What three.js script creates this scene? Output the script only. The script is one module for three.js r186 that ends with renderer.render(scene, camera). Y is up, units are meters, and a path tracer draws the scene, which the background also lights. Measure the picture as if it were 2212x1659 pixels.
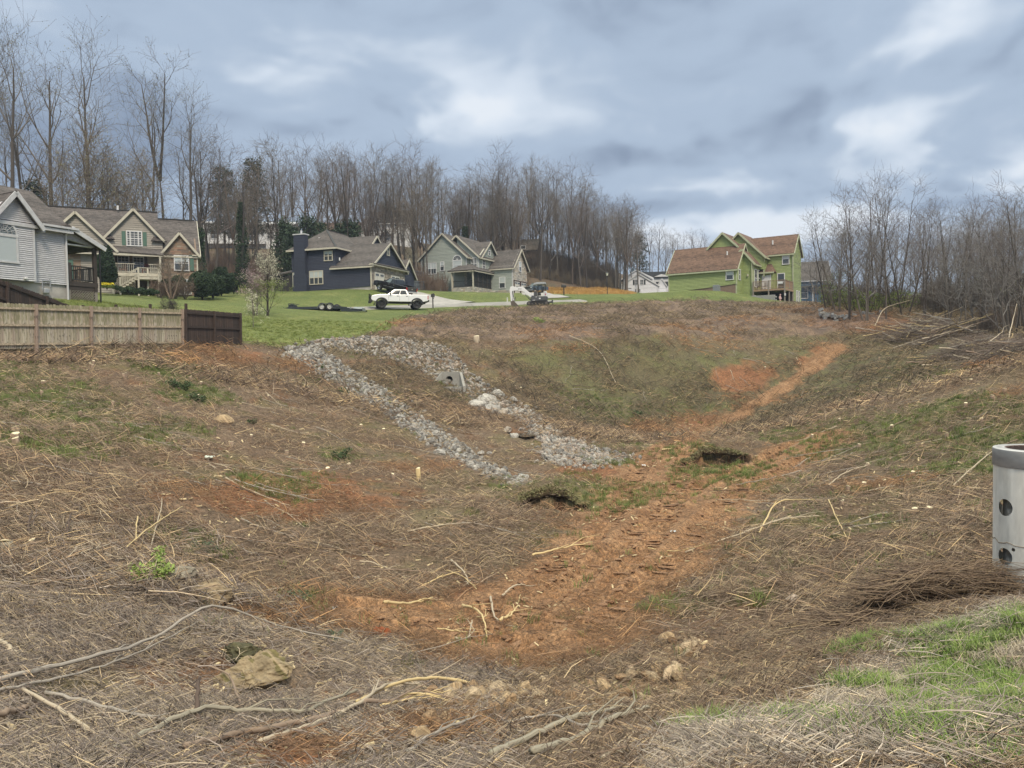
import * as THREE from 'three';
import { mergeGeometries } from 'three/addons/utils/BufferGeometryUtils.js';
import { RoundedBoxGeometry } from 'three/addons/geometries/RoundedBoxGeometry.js';
import { MarchingCubes } from 'three/addons/objects/MarchingCubes.js';
import { Brush, Evaluator, SUBTRACTION } from 'three-bvh-csg';

// ---------------------------------------------------------------- camera, sky, sun, exposure
const scene = new THREE.Scene();
const F = 1660, CX = 1106, CY = 829.5;
const camera = new THREE.PerspectiveCamera(2 * Math.atan(CY / F) * 180 / Math.PI, 4 / 3, 0.1, 3000);
camera.position.set(0, 0, 0);
camera.rotation.order = 'YXZ';
camera.rotation.set(-2.0 * Math.PI / 180, 0, -0.9 * Math.PI / 180);
camera.updateMatrixWorld();
const renderer = new THREE.WebGLRenderer({ antialias: true });
renderer.setSize(1024, 768);
renderer.toneMapping = THREE.LinearToneMapping;
renderer.toneMappingExposure = 1.92;
renderer.shadowMap.enabled = true;
const SUN = new THREE.Vector3(0.2, 0.74, 0.64).normalize();
const sun = new THREE.DirectionalLight(0xffeed6, 1.5);
sun.position.copy(SUN).multiplyScalar(200).add(new THREE.Vector3(0, 0, -60));
sun.target.position.set(0, 0, -60);
sun.castShadow = true; sun.shadow.radius = 26;
Object.assign(sun.shadow.camera, { left: -130, right: 130, top: 130, bottom: -130, near: 1, far: 500 });
sun.shadow.mapSize.set(4096, 4096);
scene.add(sun, sun.target);
scene.fog = new THREE.FogExp2(0xb4c2d6, 0.00035);

// ---------------------------------------------------------------- random numbers and noise
function rngOf(seed) { let a = seed >>> 0; return () => { a = (a + 0x6D2B79F5) | 0; let t = Math.imul(a ^ (a >>> 15), 1 | a); t = (t + Math.imul(t ^ (t >>> 7), 61 | t)) ^ t; return ((t ^ (t >>> 14)) >>> 0) / 4294967296; }; }
const R0 = rngOf(7);
const hash2 = (i, j) => { let h = Math.imul(i, 374761393) + Math.imul(j, 668265263) | 0; h = Math.imul(h ^ (h >>> 13), 1274126177); return ((h ^ (h >>> 16)) >>> 0) / 4294967296; };
function vn(x, y) {
  const i = Math.floor(x), j = Math.floor(y), fx = x - i, fy = y - j, u = fx * fx * (3 - 2 * fx), v = fy * fy * (3 - 2 * fy);
  const a = hash2(i, j), b = hash2(i + 1, j), c = hash2(i, j + 1), d = hash2(i + 1, j + 1);
  return a + (b - a) * u + (c - a) * v + (a - b - c + d) * u * v;
}
function fbm(x, y, o = 4) { let s = 0, a = 0.5, n = 0; for (let k = 0; k < o; k++) { s += a * vn(x, y); n += a; a *= 0.5; x = x * 2.03 + 17.1; y = y * 2.03 + 9.7; } return s / n; }
const clamp = (x, a = 0, b = 1) => Math.min(b, Math.max(a, x));
const sstep = (a, b, x) => { const t = clamp((x - a) / (b - a)); return t * t * (3 - 2 * t); };
const lerp = (a, b, t) => a + (b - a) * t;
const mixc = (a, b, t) => [lerp(a[0], b[0], t), lerp(a[1], b[1], t), lerp(a[2], b[2], t)];

// a direction for a point of the photograph (2212 x 1659), a place for a depth along it
function ray(vx, vy) { return new THREE.Vector3((vx - CX) / F, -(vy - CY) / F, -1).applyEuler(camera.rotation); }
function at(vx, vy, D) { const d = ray(vx, vy); return d.multiplyScalar(D / -d.z); }

// ---------------------------------------------------------------- overcast sky
{
  const W = 2048, H = 1024, data = new Float32Array(W * H * 4);
  const gaps = [[985, 262, 0.06, 0.034, 0.34], [930, 120, 0.09, 0.05, 0.22], [1110, 205, 0.05, 0.025, 0.22], [1225, 235, 0.06, 0.02, 0.2], [1950, 262, 0.09, 0.03, 0.34], [2010, 40, 0.09, 0.05, 0.5], [1640, 490, 0.17, 0.02, 1.15], [1570, 395, 0.12, 0.02, 0.5], [2150, 370, 0.10, 0.028, 0.6], [600, 160, 0.15, 0.07, 0.2],
    [1890, 145, 0.10, 0.05, -0.16], [1350, 330, 0.25, 0.04, -0.3], [1480, 440, 0.16, 0.02, -0.35], [350, 300, 0.3, 0.08, -0.12], [1500, 230, 0.16, 0.05, -0.25], [1250, 60, 0.2, 0.05, -0.18]].map(([x, y, a, b, s]) => {
    const d = ray(x, y).normalize(); return [Math.atan2(d.x, -d.z), Math.asin(d.y), a, b, s];
  });
  for (let j = 0; j < H; j++) for (let i = 0; i < W; i++) {
    const phi = ((i + 0.5) / W - 0.5) * 2 * Math.PI, th = ((j + 0.5) / H - 0.5) * Math.PI;
    const y = Math.sin(th), x = Math.cos(phi) * Math.cos(th), z = Math.sin(phi) * Math.cos(th);
    const el = Math.max(y, 0.0), k = 1 / (el + 0.22);
    const px = x * k * 1.75, pz = z * k * 1.75;
    const w1 = fbm(px * 0.9 + 3, pz * 0.9 + 8, 4), w2 = fbm(px * 0.9 + 31, pz * 0.9 + 18, 4);
    let n = fbm(px * 0.8 + w1 * 1.6 + 5.2, pz * 0.8 + w2 * 1.6 + 1.7, 6);
    const n2 = fbm(px * 2.6 + w2 * 2.4, pz * 2.6 + w1 * 2.4, 6);
    let v = 0.39 + (n - 0.5) * 1.0 + (n2 - 0.5) * 0.5;
    const az = Math.atan2(x, -z);
    for (const [ga, ge, sa, se, s] of gaps) {
      const da = (az - ga + (n2 - 0.5) * 0.10) / sa, de = (th - ge + (n - 0.5) * 0.06) / se, q = da * da + de * de;
      if (q < 9) v += s * Math.exp(-q) * clamp(2.6 * n2 - 0.5, 0, 2);
    }
    v = clamp(v + (fbm(px * 6 + w1 * 5, pz * 6 + w2 * 5, 4) - 0.5) * 0.3, 0, 0.95);
    const dark = [0.137, 0.174, 0.236], mid = [0.226, 0.278, 0.352], br = [0.37, 0.412, 0.468], white = [0.52, 0.53, 0.54];
    let c = v < 0.4 ? mixc(dark, mid, sstep(0, 0.4, v)) : v < 0.8 ? mixc(mid, br, sstep(0.4, 0.85, v)) : mixc(mixc(mid, br, sstep(0.4, 0.85, v)), white, (v - 0.8) / 0.45);
    const up = 1 + 2.35 * sstep(0.42, 0.95, y);                // an overcast sky is brightest overhead
    const lo = y < 0 ? 0.45 : 1;
    const o = (j * W + i) * 4;
    data[o] = c[0] * (1 + (up - 1) * 1.22) * lo; data[o + 1] = c[1] * up * lo; data[o + 2] = c[2] * (1 + (up - 1) * 0.6) * lo; data[o + 3] = 1;
  }
  const t = new THREE.DataTexture(data, W, H, THREE.RGBAFormat, THREE.FloatType);
  t.mapping = THREE.EquirectangularReflectionMapping; t.magFilter = THREE.LinearFilter; t.minFilter = THREE.LinearFilter; t.needsUpdate = true;
  scene.background = t; scene.environment = t;
}

// ---------------------------------------------------------------- helpers: names, tags, textures, geometry
const used = new Map();
function numbered(n) { const k = used.get(n) || 0; used.set(n, k + 1); return k ? n + '_' + String(k).padStart(3, '0') : n; }
function tag(o, label, category, group) { o.userData.label = label; o.userData.category = category; if (group) o.userData.group = group; return o; }
function sh(o) { o.castShadow = true; o.receiveShadow = true; return o; }
function thing(name, label, category, p = [0, 0, 0], turn = 0, group) {
  const o = new THREE.Group(); o.name = numbered(name); scene.add(o);
  if (p.isVector3) o.position.copy(p); else o.position.set(...p);
  o.rotation.y = turn; tag(o, label, category, group); return o;
}
const ATTRS = ['position', 'normal', 'uv'];
function prep(g) {
  let q = g.index ? g.toNonIndexed() : g;
  if (!q.attributes.normal) q.computeVertexNormals();
  if (!q.attributes.uv) q.setAttribute('uv', new THREE.BufferAttribute(new Float32Array(q.attributes.position.count * 2), 2));
  for (const k of Object.keys(q.attributes)) if (!ATTRS.includes(k)) q.deleteAttribute(k);
  q.morphAttributes = {}; return q;
}
function merged(gs) { gs = gs.flat(9); return gs.length === 1 ? gs[0] : mergeGeometries(gs.map(prep)); }
function obj(name, gs, mat, parent = scene) {
  const m = sh(new THREE.Mesh(Array.isArray(gs) ? merged(gs) : gs, mat));
  m.name = parent === scene ? numbered(name) : name;
  if (parent !== scene) { const k = parent.children.filter((c) => c.name === name || c.name.startsWith(name + '_0')).length; if (k) m.name = name + '_' + String(k).padStart(3, '0'); }
  parent.add(m); return m;
}
const objs = (name, list, mat, parent) => list.forEach((g) => obj(name, g, mat, parent));
function structure(o) { o.userData.kind = 'structure'; return o; }
const M4 = new THREE.Matrix4(), E1 = new THREE.Euler(), V1 = new THREE.Vector3(), V2 = new THREE.Vector3(), Q1 = new THREE.Quaternion();
function place(g, x = 0, y = 0, z = 0, rx = 0, ry = 0, rz = 0) { g.applyMatrix4(M4.compose(V1.set(x, y, z), Q1.setFromEuler(E1.set(rx, ry, rz, 'YXZ')), V2.set(1, 1, 1))); return g; }
function metreUV(g) { // box-projected uv in metres
  const q = prep(g), p = q.attributes.position, n = q.attributes.normal, uv = q.attributes.uv;
  for (let i = 0; i < p.count; i++) { const ax = Math.abs(n.getX(i)), ay = Math.abs(n.getY(i)), az = Math.abs(n.getZ(i)); if (ay > ax && ay > az) uv.setXY(i, p.getX(i), p.getZ(i)); else if (ax > az) uv.setXY(i, p.getZ(i), p.getY(i)); else uv.setXY(i, p.getX(i), p.getY(i)); }
  return q;
}
const box = (w, h, d, x = 0, y = 0, z = 0, rx = 0, ry = 0, rz = 0) => place(metreUV(new THREE.BoxGeometry(w, h, d)), x, y, z, rx, ry, rz);   // centred
const slab = (x0, x1, y0, y1, z0, z1) => metreUV(place(new THREE.BoxGeometry(x1 - x0, y1 - y0, z1 - z0), (x0 + x1) / 2, (y0 + y1) / 2, (z0 + z1) / 2));
const rbox = (w, h, d, r, x = 0, y = 0, z = 0, rx = 0, ry = 0, rz = 0) => place(new RoundedBoxGeometry(w, h, d, 2, r), x, y, z, rx, ry, rz);
function bar(a, b, w, h) { // square bar from a to b
  const A = new THREE.Vector3(...a), B = new THREE.Vector3(...b), d = B.clone().sub(A), L = d.length();
  const g = metreUV(new THREE.BoxGeometry(w, h, L));
  const m = new THREE.Matrix4().lookAt(B, A, Math.abs(d.y) > 0.99 * L ? new THREE.Vector3(1, 0, 0) : new THREE.Vector3(0, 1, 0));
  m.setPosition(A.clone().add(B).multiplyScalar(0.5)); g.applyMatrix4(m); return g;
}
function rod(a, b, r0, r1 = r0, n = 10) {
  const A = new THREE.Vector3(...a), B = new THREE.Vector3(...b), d = B.clone().sub(A), L = d.length();
  const g = new THREE.CylinderGeometry(r1, r0, L, n);
  g.applyMatrix4(new THREE.Matrix4().compose(A.add(B).multiplyScalar(0.5), new THREE.Quaternion().setFromUnitVectors(new THREE.Vector3(0, 1, 0), d.normalize()), new THREE.Vector3(1, 1, 1))); return g;
}
function extrude(pts, depth, bevel = 0, holes = []) { // pts in xy, extruded to +z
  const s = new THREE.Shape(pts.map((p) => new THREE.Vector2(...p)));
  for (const h of holes) s.holes.push(new THREE.Path(h.map((p) => new THREE.Vector2(...p))));
  return new THREE.ExtrudeGeometry(s, { depth, bevelEnabled: bevel > 0, bevelSize: bevel, bevelThickness: bevel, bevelSegments: 2, steps: 1 });
}
// many tapered tubes in one geometry
class Tubes {
  constructor() { this.p = []; this.i = []; this.c = []; this.uv = []; this.n = 0; }
  add(pts, rad, sides, col) {
    const m = pts.length; let T = new THREE.Vector3(), N = new THREE.Vector3(), B = new THREE.Vector3();
    const start = this.n; let len = 0;
    for (let k = 0; k < m; k++) {
      const a = pts[Math.max(0, k - 1)], b = pts[Math.min(m - 1, k + 1)];
      T.set(b[0] - a[0], b[1] - a[1], b[2] - a[2]).normalize();
      if (k === 0) { N.set(Math.abs(T.y) > 0.9 ? 1 : 0, Math.abs(T.y) > 0.9 ? 0 : 1, 0); }
      B.crossVectors(T, N).normalize(); N.crossVectors(B, T).normalize();
      if (k) len += Math.hypot(pts[k][0] - pts[k - 1][0], pts[k][1] - pts[k - 1][1], pts[k][2] - pts[k - 1][2]);
      for (let s = 0; s < sides; s++) {
        const a2 = s / sides * 2 * Math.PI, c = Math.cos(a2) * rad[k], d = Math.sin(a2) * rad[k];
        this.p.push(pts[k][0] + N.x * c + B.x * d, pts[k][1] + N.y * c + B.y * d, pts[k][2] + N.z * c + B.z * d);
        this.uv.push(s / sides * Math.max(0.3, rad[0] * 6), len);
        if (col) this.c.push(...col);
      }
      this.n += sides;
    }
    for (let k = 0; k < m - 1; k++) for (let s = 0; s < sides; s++) {
      const a = start + k * sides + s, b = start + k * sides + (s + 1) % sides;
      this.i.push(a, b, a + sides, b, b + sides, a + sides);
    }
    for (const [k, flip] of [[0, true], [m - 1, false]]) { const o = start + k * sides; for (let s = 1; s < sides - 1; s++) flip ? this.i.push(o, o + s + 1, o + s) : this.i.push(o, o + s, o + s + 1); }
  }
  geo() {
    const g = new THREE.BufferGeometry(); g.setAttribute('position', new THREE.Float32BufferAttribute(this.p, 3)); g.setAttribute('uv', new THREE.Float32BufferAttribute(this.uv, 2));
    if (this.c.length) g.setAttribute('color', new THREE.Float32BufferAttribute(this.c, 3));
    g.setIndex(this.i); g.computeVertexNormals(); return g;
  }
}
function tex(W, H, fn, { srgb = false, rep = [1, 1] } = {}) {
  const d = new Uint8Array(W * H * 4);
  for (let j = 0; j < H; j++) for (let i = 0; i < W; i++) { const c = fn(i / W, j / H), o = (j * W + i) * 4; for (let k = 0; k < 3; k++) d[o + k] = clamp(typeof c === 'number' ? c : c[k]) * 255; d[o + 3] = 255; }
  const t = new THREE.DataTexture(d, W, H); t.wrapS = t.wrapT = THREE.RepeatWrapping; t.magFilter = THREE.LinearFilter; t.minFilter = THREE.LinearMipmapLinearFilter; t.generateMipmaps = true;
  if (srgb) t.colorSpace = THREE.SRGBColorSpace; t.repeat.set(...rep); t.needsUpdate = true; return t;
}
// periodic noise for tiles (p cells a side)
function pn(x, y, p) { const i = Math.floor(x), j = Math.floor(y), fx = x - i, fy = y - j, u = fx * fx * (3 - 2 * fx), v = fy * fy * (3 - 2 * fy), w = (a, q) => ((a % q) + q) % q; const a = hash2(w(i, p), w(j, p)), b = hash2(w(i + 1, p), w(j, p)), c = hash2(w(i, p), w(j + 1, p)), d = hash2(w(i + 1, p), w(j + 1, p)); return a + (b - a) * u + (c - a) * v + (a - b - c + d) * u * v; }
function pf(u, v, p, o = 4) { let s = 0, a = 0.5, n = 0; for (let k = 0; k < o; k++) { s += a * pn(u * p, v * p, p); n += a; a *= 0.5; p *= 2; } return s / n; }
const col = (r, g, b) => new THREE.Color().setRGB(r, g, b);
const std = (c, rough = 0.8, extra = {}) => new THREE.MeshStandardMaterial({ color: Array.isArray(c) ? col(...c) : c, roughness: rough, ...extra });
// ---------------------------------------------------------------- the lie of the land: a smooth surface through surveyed spots
const SURVEY = [ // photograph x, y and distance in metres
  [1106, 1659, 5.0], [0, 1659, 4.6], [0, 1300, 8.5], [560, 1500, 7.6], [1100, 1400, 10.6], [1100, 1520, 7.6], [0, 1000, 15], [0, 850, 24], [300, 1000, 19], [300, 850, 28],
  [600, 1000, 23], [600, 850, 34], [600, 1200, 15.5], [300, 1200, 12.5], [820, 1000, 27], [800, 850, 39], [820, 1250, 15.4], [1180, 1030, 26.8], [975, 828, 43],
  [1240, 1010, 28.4], [1185, 1085, 22.2], [1540, 990, 29.5], [1400, 900, 45], [1400, 730, 56], [1250, 830, 49], [1550, 900, 44], [1700, 820, 49], [1800, 745, 55], [1560, 800, 51], [1900, 700, 58],
  [2212, 790, 30], [2050, 745, 44], [1700, 1000, 27.5], [1600, 1100, 20.5], [1450, 1300, 13.2], [1300, 1200, 16.6], [2100, 900, 25], [1900, 850, 37], [1900, 1000, 24], [2150, 1100, 14.5], [1850, 1150, 15.5], [2170, 1265, 9.5], [2239, 1275, 9.6], [2239, 1200, 10.8],
  [1900, 1400, 7.2], [2200, 1550, 4.5], [1700, 1659, 4.1], [1600, 1450, 8.4],
  [0, 757, 32], [200, 757, 33.8], [400, 750, 38.5], [521, 748, 43], [620, 748, 47], [750, 736, 50], [880, 737, 53], [1106, 735, 56], [1106, 700, 66], [1106, 663, 87], [700, 712, 56], [700, 672, 79], [450, 690, 57],
  [1400, 700, 67], [1400, 656, 88], [1650, 656, 90], [1650, 700, 63], [1800, 690, 62], [1800, 662, 84], [2000, 697, 56], [2100, 735, 46], [2212, 762, 37],
  [803, 626, 101], [635, 630, 105], [600, 645, 93], [860, 664, 90], [930, 660, 94], [911, 631, 130], [1106, 632, 122], [1445, 634, 110.5], [1591, 638, 105.5], [1551, 627, 103.5], [1680, 652, 100], [1750, 656, 103], [1340, 634, 200], [1250, 640, 135], [1300, 649, 97], [1780, 655, 135],
  [428, 641, 86], [260, 634, 83], [146, 643, 47.6], [60, 655, 43], [250, 652, 60], [430, 662, 62], [165, 636, 75],
  [200, 600, 125], [600, 600, 138], [600, 545, 165], [520, 530, 180], [850, 525, 195], [1106, 605, 168], [1250, 600, 190], [0, 560, 140], [1450, 625, 240], [1900, 665, 110], [2200, 700, 90], [2300, 690, 150], [1700, 640, 240],
].map(([x, y, D]) => { const p = at(x, y, D); return [p.x, p.z, p.y]; }).concat([
  [0, 0.5, -1.62], [1.5, -1.5, -1.75], [-1.5, -1.5, -1.75], [0, 4, -1.5], [-10, 3, -1.3], [10, 3, -1.4], [-25, -5, 0.2], [-40, -20, 2], [18, -8, -1.2], [28, -20, -0.4], [45, -40, 1.5], [70, -60, 4],
  [-70, -60, 10], [-100, -110, 20], [-140, -200, 34], [-60, -260, 38], [0, -280, 38], [60, -330, 28], [150, -300, 20], [120, -180, 12], [110, -90, 5], [160, -40, 6], [-90, -10, 8], [0, 60, 0], [60, 50, 0], [-60, 50, 2], [-160, -400, 38], [160, -450, 24], [0, 160, 0], [-200, -60, 20], [220, -160, 14], [0, -420, 36],
]);
const TPS = (() => {
  const n = SURVEY.length, N = n + 3, A = [], k = (r2) => (r2 < 1e-9 ? 0 : r2 * Math.log(r2) * 0.5);
  for (let i = 0; i < n; i++) { const row = new Float64Array(N + 1); for (let j = 0; j < n; j++) { const dx = SURVEY[i][0] - SURVEY[j][0], dz = SURVEY[i][1] - SURVEY[j][1]; row[j] = k(dx * dx + dz * dz); } const d = Math.hypot(SURVEY[i][0], SURVEY[i][1]); row[i] += 0.2 + d * 0.02; row[n] = 1; row[n + 1] = SURVEY[i][0]; row[n + 2] = SURVEY[i][1]; row[N] = SURVEY[i][2]; A.push(row); }
  for (let q = 0; q < 3; q++) { const row = new Float64Array(N + 1); for (let j = 0; j < n; j++) row[j] = q === 0 ? 1 : SURVEY[j][q - 1]; A.push(row); }
  for (let c = 0; c < N; c++) { let p = c; for (let r = c + 1; r < N; r++) if (Math.abs(A[r][c]) > Math.abs(A[p][c])) p = r; [A[c], A[p]] = [A[p], A[c]]; for (let r = c + 1; r < N; r++) { const f = A[r][c] / A[c][c]; if (f) for (let q = c; q <= N; q++) A[r][q] -= f * A[c][q]; } }
  const w = new Float64Array(N); for (let r = N - 1; r >= 0; r--) { let s = A[r][N]; for (let q = r + 1; q < N; q++) s -= A[r][q] * w[q]; w[r] = s / A[r][r]; }
  return (x, z) => { let s = w[n] + w[n + 1] * x + w[n + 2] * z; for (let j = 0; j < n; j++) { const dx = x - SURVEY[j][0], dz = z - SURVEY[j][1]; s += w[j] * k(dx * dx + dz * dz); } return s; };
})();
const HB = (x, z) => { const r = Math.hypot(x, z); const t = sstep(300, 620, r); return r > 620 ? 15 : lerp(TPS(x, z), 15, t); };
function hit(vx, vy, from = 2, to = 400) { // where the line of sight meets the ground
  const d = ray(vx, vy); d.multiplyScalar(1 / -d.z); let a = from, b = from;
  for (let s = from; s < to; s *= 1.012) { b = s; if (HB(d.x * s, -s) > d.y * s) break; a = s; }
  for (let k = 0; k < 24; k++) { const m = (a + b) / 2; if (HB(d.x * m, -m) > d.y * m) b = m; else a = m; }
  return new THREE.Vector3(d.x * b, d.y * b, -b);
}
const poly = (pts) => { const q = pts.map(([x, y, D]) => { const p = D ? at(x, y, D) : hit(x, y); return [p.x, p.z]; }); q.bb = [Math.min(...q.map((p) => p[0])), Math.max(...q.map((p) => p[0])), Math.min(...q.map((p) => p[1])), Math.max(...q.map((p) => p[1]))]; return q; };
function inside(q, x, z) { if (x < q.bb[0] || x > q.bb[1] || z < q.bb[2] || z > q.bb[3]) return false; let r = false; for (let i = 0, j = q.length - 1; i < q.length; j = i++) { if ((q[i][1] > z) !== (q[j][1] > z) && x < (q[j][0] - q[i][0]) * (z - q[i][1]) / (q[j][1] - q[i][1]) + q[i][0]) r = !r; } return r; }
const line = (pts) => pts.map(([x, y]) => { const p = hit(x, y); return [p.x, p.z]; });
function nearLine(q, x, z) { // [distance to the line, length along it, side]
  let best = 1e9, along = 0, sd = 0, acc = 0;
  for (let i = 0; i + 1 < q.length; i++) { const dx = q[i + 1][0] - q[i][0], dz = q[i + 1][1] - q[i][1], L = Math.hypot(dx, dz), t = clamp(((x - q[i][0]) * dx + (z - q[i][1]) * dz) / (L * L)); const ex = x - q[i][0] - t * dx, ez = z - q[i][1] - t * dz, d = Math.hypot(ex, ez); if (d < best) { best = d; along = acc + t * L; sd = Math.sign(dx * ez - dz * ex); } acc += L; }
  return [best, along, sd];
}
// regions
const LAWN = poly([[300, 720, 47], [524, 748, 44.5], [610, 746], [690, 738], [780, 727], [845, 712], [850, 700], [880, 686], [1000, 670], [1100, 664.5], [1250, 657], [1400, 653], [1560, 651], [1650, 656, 92], [1700, 650, 103], [1640, 640, 125], [1440, 620, 170], [1330, 640, 205], [1200, 640, 128], [1150, 600, 133], [1106, 600, 138], [900, 600, 138], [850, 600, 122], [760, 600, 120], [600, 600, 116], [430, 600, 112], [250, 600, 102], [100, 600, 95], [-100, 600, 80], [-250, 600, 40], [-50, 720, 36], [200, 720, 38]]);
const PAD = poly([[845, 712], [870, 690], [1000, 669], [1106, 663.5], [1400, 654], [1650, 656, 90], [1800, 662, 84], [1930, 695], [1800, 715], [1400, 725], [1106, 733], [900, 730]]);
const STRAW = poly([[1150, 620, 128], [1210, 640, 117], [1340, 642, 140], [1375, 642, 160], [1300, 620, 172], [1180, 610, 158], [1128, 610, 139]]);
const NEARGRASS = poly([[2260, 1310], [2060, 1350], [1880, 1420], [1700, 1540], [1480, 1590], [1350, 1720], [2300, 1720]]);
const RUBBLE = poly([[860, 1570], [960, 1500], [1040, 1470], [1150, 1475], [1260, 1460], [1380, 1470], [1430, 1390], [1520, 1380], [1520, 1500], [1430, 1520], [1330, 1555], [1200, 1570], [1080, 1600], [960, 1640], [880, 1640]]);
const TRACKS = [line([[1130, 1330], [1230, 1270], [1330, 1180], [1390, 1100], [1415, 1040], [1440, 985], [1530, 925], [1630, 870], [1700, 830], [1760, 785], [1810, 745]]), line([[1150, 1390], [1270, 1290], [1380, 1210], [1480, 1110], [1560, 1050], [1680, 1000], [1760, 955]]), line([[820, 1330], [960, 1335], [1080, 1360], [1190, 1370]])];
const PITS = [[1185, 1088, 1.15, 0.95, 1.7], [1545, 994, 1.3, 1.1, 1.3]].map(([x, y, a, b, d]) => { const p = hit(x, y); return [p.x, p.z, a, b, d]; });
// tops of the pipe and the near hollow are left to objects. spots of colour: photograph x, y, radius in metres, strength
const spots = (l) => l.map(([x, y, r, s]) => { const p = hit(x, y); return [p.x, p.z, r, s]; });
const REDS = spots([[500, 1085, 1.0, 1], [620, 1075, 1.5, 1], [720, 1060, 1.6, 0.8], [800, 1080, 1.4, 0.7], [390, 1100, 0.8, 0.6], [900, 1330, 1.1, 1], [1000, 1340, 1.2, 1], [1080, 1300, 1.2, 0.9], [810, 1345, 0.7, 1], [1180, 1330, 1.2, 0.8], [1200, 1270, 1.3, 0.6], [1600, 820, 1.9, 1], [1640, 800, 1.4, 0.8], [1580, 850, 1.4, 0.6], [1560, 905, 2, 0.7], [1430, 930, 2, 0.6], [1520, 915, 2.2, 0.8], [1660, 860, 1.8, 0.7], [1790, 755, 1.5, 0.9], [1760, 780, 1.4, 0.9], [1280, 1020, 1.4, 1], [1360, 1030, 1.2, 0.8], [880, 700, 2.4, 0.9], [850, 707, 2, 0.8], [1500, 1020, 2, 0.4], [1350, 1120, 2.2, 0.7], [1420, 1200, 1.8, 0.5], [1750, 670, 4, 0.7], [1830, 690, 3.5, 0.9], [1900, 700, 3, 0.8], [1980, 705, 2, 0.8], [1200, 725, 4, 0.5], [1500, 728, 4, 0.5], [1700, 1000, 1.6, 0.5], [1900, 1050, 1.5, 0.4], [2100, 800, 1.5, 0.6], [1830, 800, 2, 0.3], [2190, 850, 0.8, 0.6], [880, 1010, 1.4, 0.6], [960, 1000, 1.2, 0.6], [700, 950, 2, 0.25], [1600, 700, 4, 0.35], [500, 765, 2.0, 0.8], [420, 775, 1.8, 0.6], [560, 775, 2, 0.6], [620, 790, 2, 0.5], [640, 1650, 0.4, 1], [950, 1600, 0.5, 0.6], [560, 1360, 0.5, 0.6], [1250, 1350, 1.0, 0.6], [1060, 660, 3, 0.4]]);
const GREENS = spots([[60, 830, 2, 0.7], [100, 880, 2.4, 0.8], [380, 800, 1.6, 0.9], [420, 850, 1.6, 0.9], [250, 940, 1.4, 0.8], [110, 960, 1.2, 0.8], [350, 920, 1.4, 0.5], [30, 800, 2, 0.5], [590, 1050, 1.0, 0.7], [650, 1040, 0.8, 0.6], [730, 985, 0.7, 0.9], [430, 1180, 0.7, 0.6], [640, 1300, 0.6, 0.4], [1250, 1066, 1.0, 0.7], [1120, 1050, 1.2, 0.5], [1300, 1080, 1.3, 0.7], [1320, 1000, 1.0, 0.8], [1250, 1040, 1.0, 0.7], [1540, 1025, 1.5, 1.0], [1480, 985, 1.2, 0.7], [1620, 1010, 1.0, 0.7], [1330, 960, 1.4, 0.5], [1000, 850, 1.6, 0.5], [1150, 780, 2.6, 0.8], [1240, 830, 2.4, 0.7], [1050, 770, 2, 0.6], [1300, 880, 2.6, 0.6], [1400, 840, 3, 0.35], [1450, 780, 3.4, 0.35], [1700, 740, 2.6, 0.6], [1850, 950, 2.2, 0.7], [1750, 930, 2, 0.5], [2000, 900, 2, 0.7], [2100, 950, 1.6, 0.7], [1960, 980, 1.4, 0.5], [1950, 830, 2.6, 0.5], [2010, 760, 3, 0.6], [2170, 880, 1, 0.8], [2050, 1010, 1.2, 0.7], [1800, 1080, 1, 0.5], [1700, 1050, 1.2, 0.4], [2130, 1000, 1, 0.8], [1470, 1310, 0.6, 0.8], [1600, 1260, 0.5, 0.8], [1640, 1300, 0.4, 0.8], [1870, 1230, 0.5, 0.7], [1980, 1220, 0.4, 0.7], [1230, 1560, 0.2, 0.9], [300, 760, 2, 0.3], [820, 760, 2, 0.3], [880, 860, 2, 0.3], [1250, 700, 2.6, 0.5], [740, 830, 1.5, 0.3], [1380, 1060, 1.2, 0.5]]);
const GRASSY = spots([[2170, 1490, 0.55, 1], [2120, 1540, 0.4, 1], [2060, 1385, 0.5, 1], [1900, 1392, 0.4, 1], [1960, 1375, 0.35, 0.9], [2180, 1365, 0.6, 1], [2130, 1645, 0.45, 1], [2200, 1620, 0.4, 1], [1810, 1640, 0.2, 0.8], [1650, 1560, 0.18, 0.8], [1540, 1582, 0.25, 1], [1600, 1560, 0.2, 0.9], [1770, 1575, 0.25, 0.8], [2000, 1585, 0.25, 0.9], [2060, 1620, 0.25, 0.8], [1860, 1470, 0.25, 0.7], [2060, 1480, 0.2, 0.7], [2090, 1440, 0.3, 0.8], [1700, 1600, 0.2, 0.7]]);
const spotAt = (l, x, z) => { let m = 0; for (const [a, b, r, s] of l) { const dx = x - a, dz = (z - b) * 0.8, q = (dx * dx + dz * dz) / (r * r); if (q < 3) m = Math.max(m, s * (1 - sstep(0.15, 1.9, q))); } return m; };
function trackAt(x, z) { // [how much a track, ridge height]
  let m = 0, h = 0;
  for (const T of TRACKS) { const [d, s] = nearLine(T, x, z); if (d < 2.6) { const e = Math.abs(d - 0.72); const far = sstep(30, 38, Math.hypot(x, z)); m = Math.max(m, 1 - sstep(lerp(0.9, 0.2, far), lerp(2.4, 1.5, far), d + far * (fbm(x * 0.8, z * 0.8, 3) - 0.5) * 1.4)); const tread = 1 - sstep(0.16, 0.34, e); h = Math.min(h, -0.11 * tread) + tread * 0.05 * Math.sin(s * 2 * Math.PI / 0.3 + vn(x * 2, z * 2) * 1.2) + 0.13 * (1 - sstep(0.0, 0.16, Math.abs(e - 0.42))) * vn(x * 3, z * 3); } }
  return [m, h];
}
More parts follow.
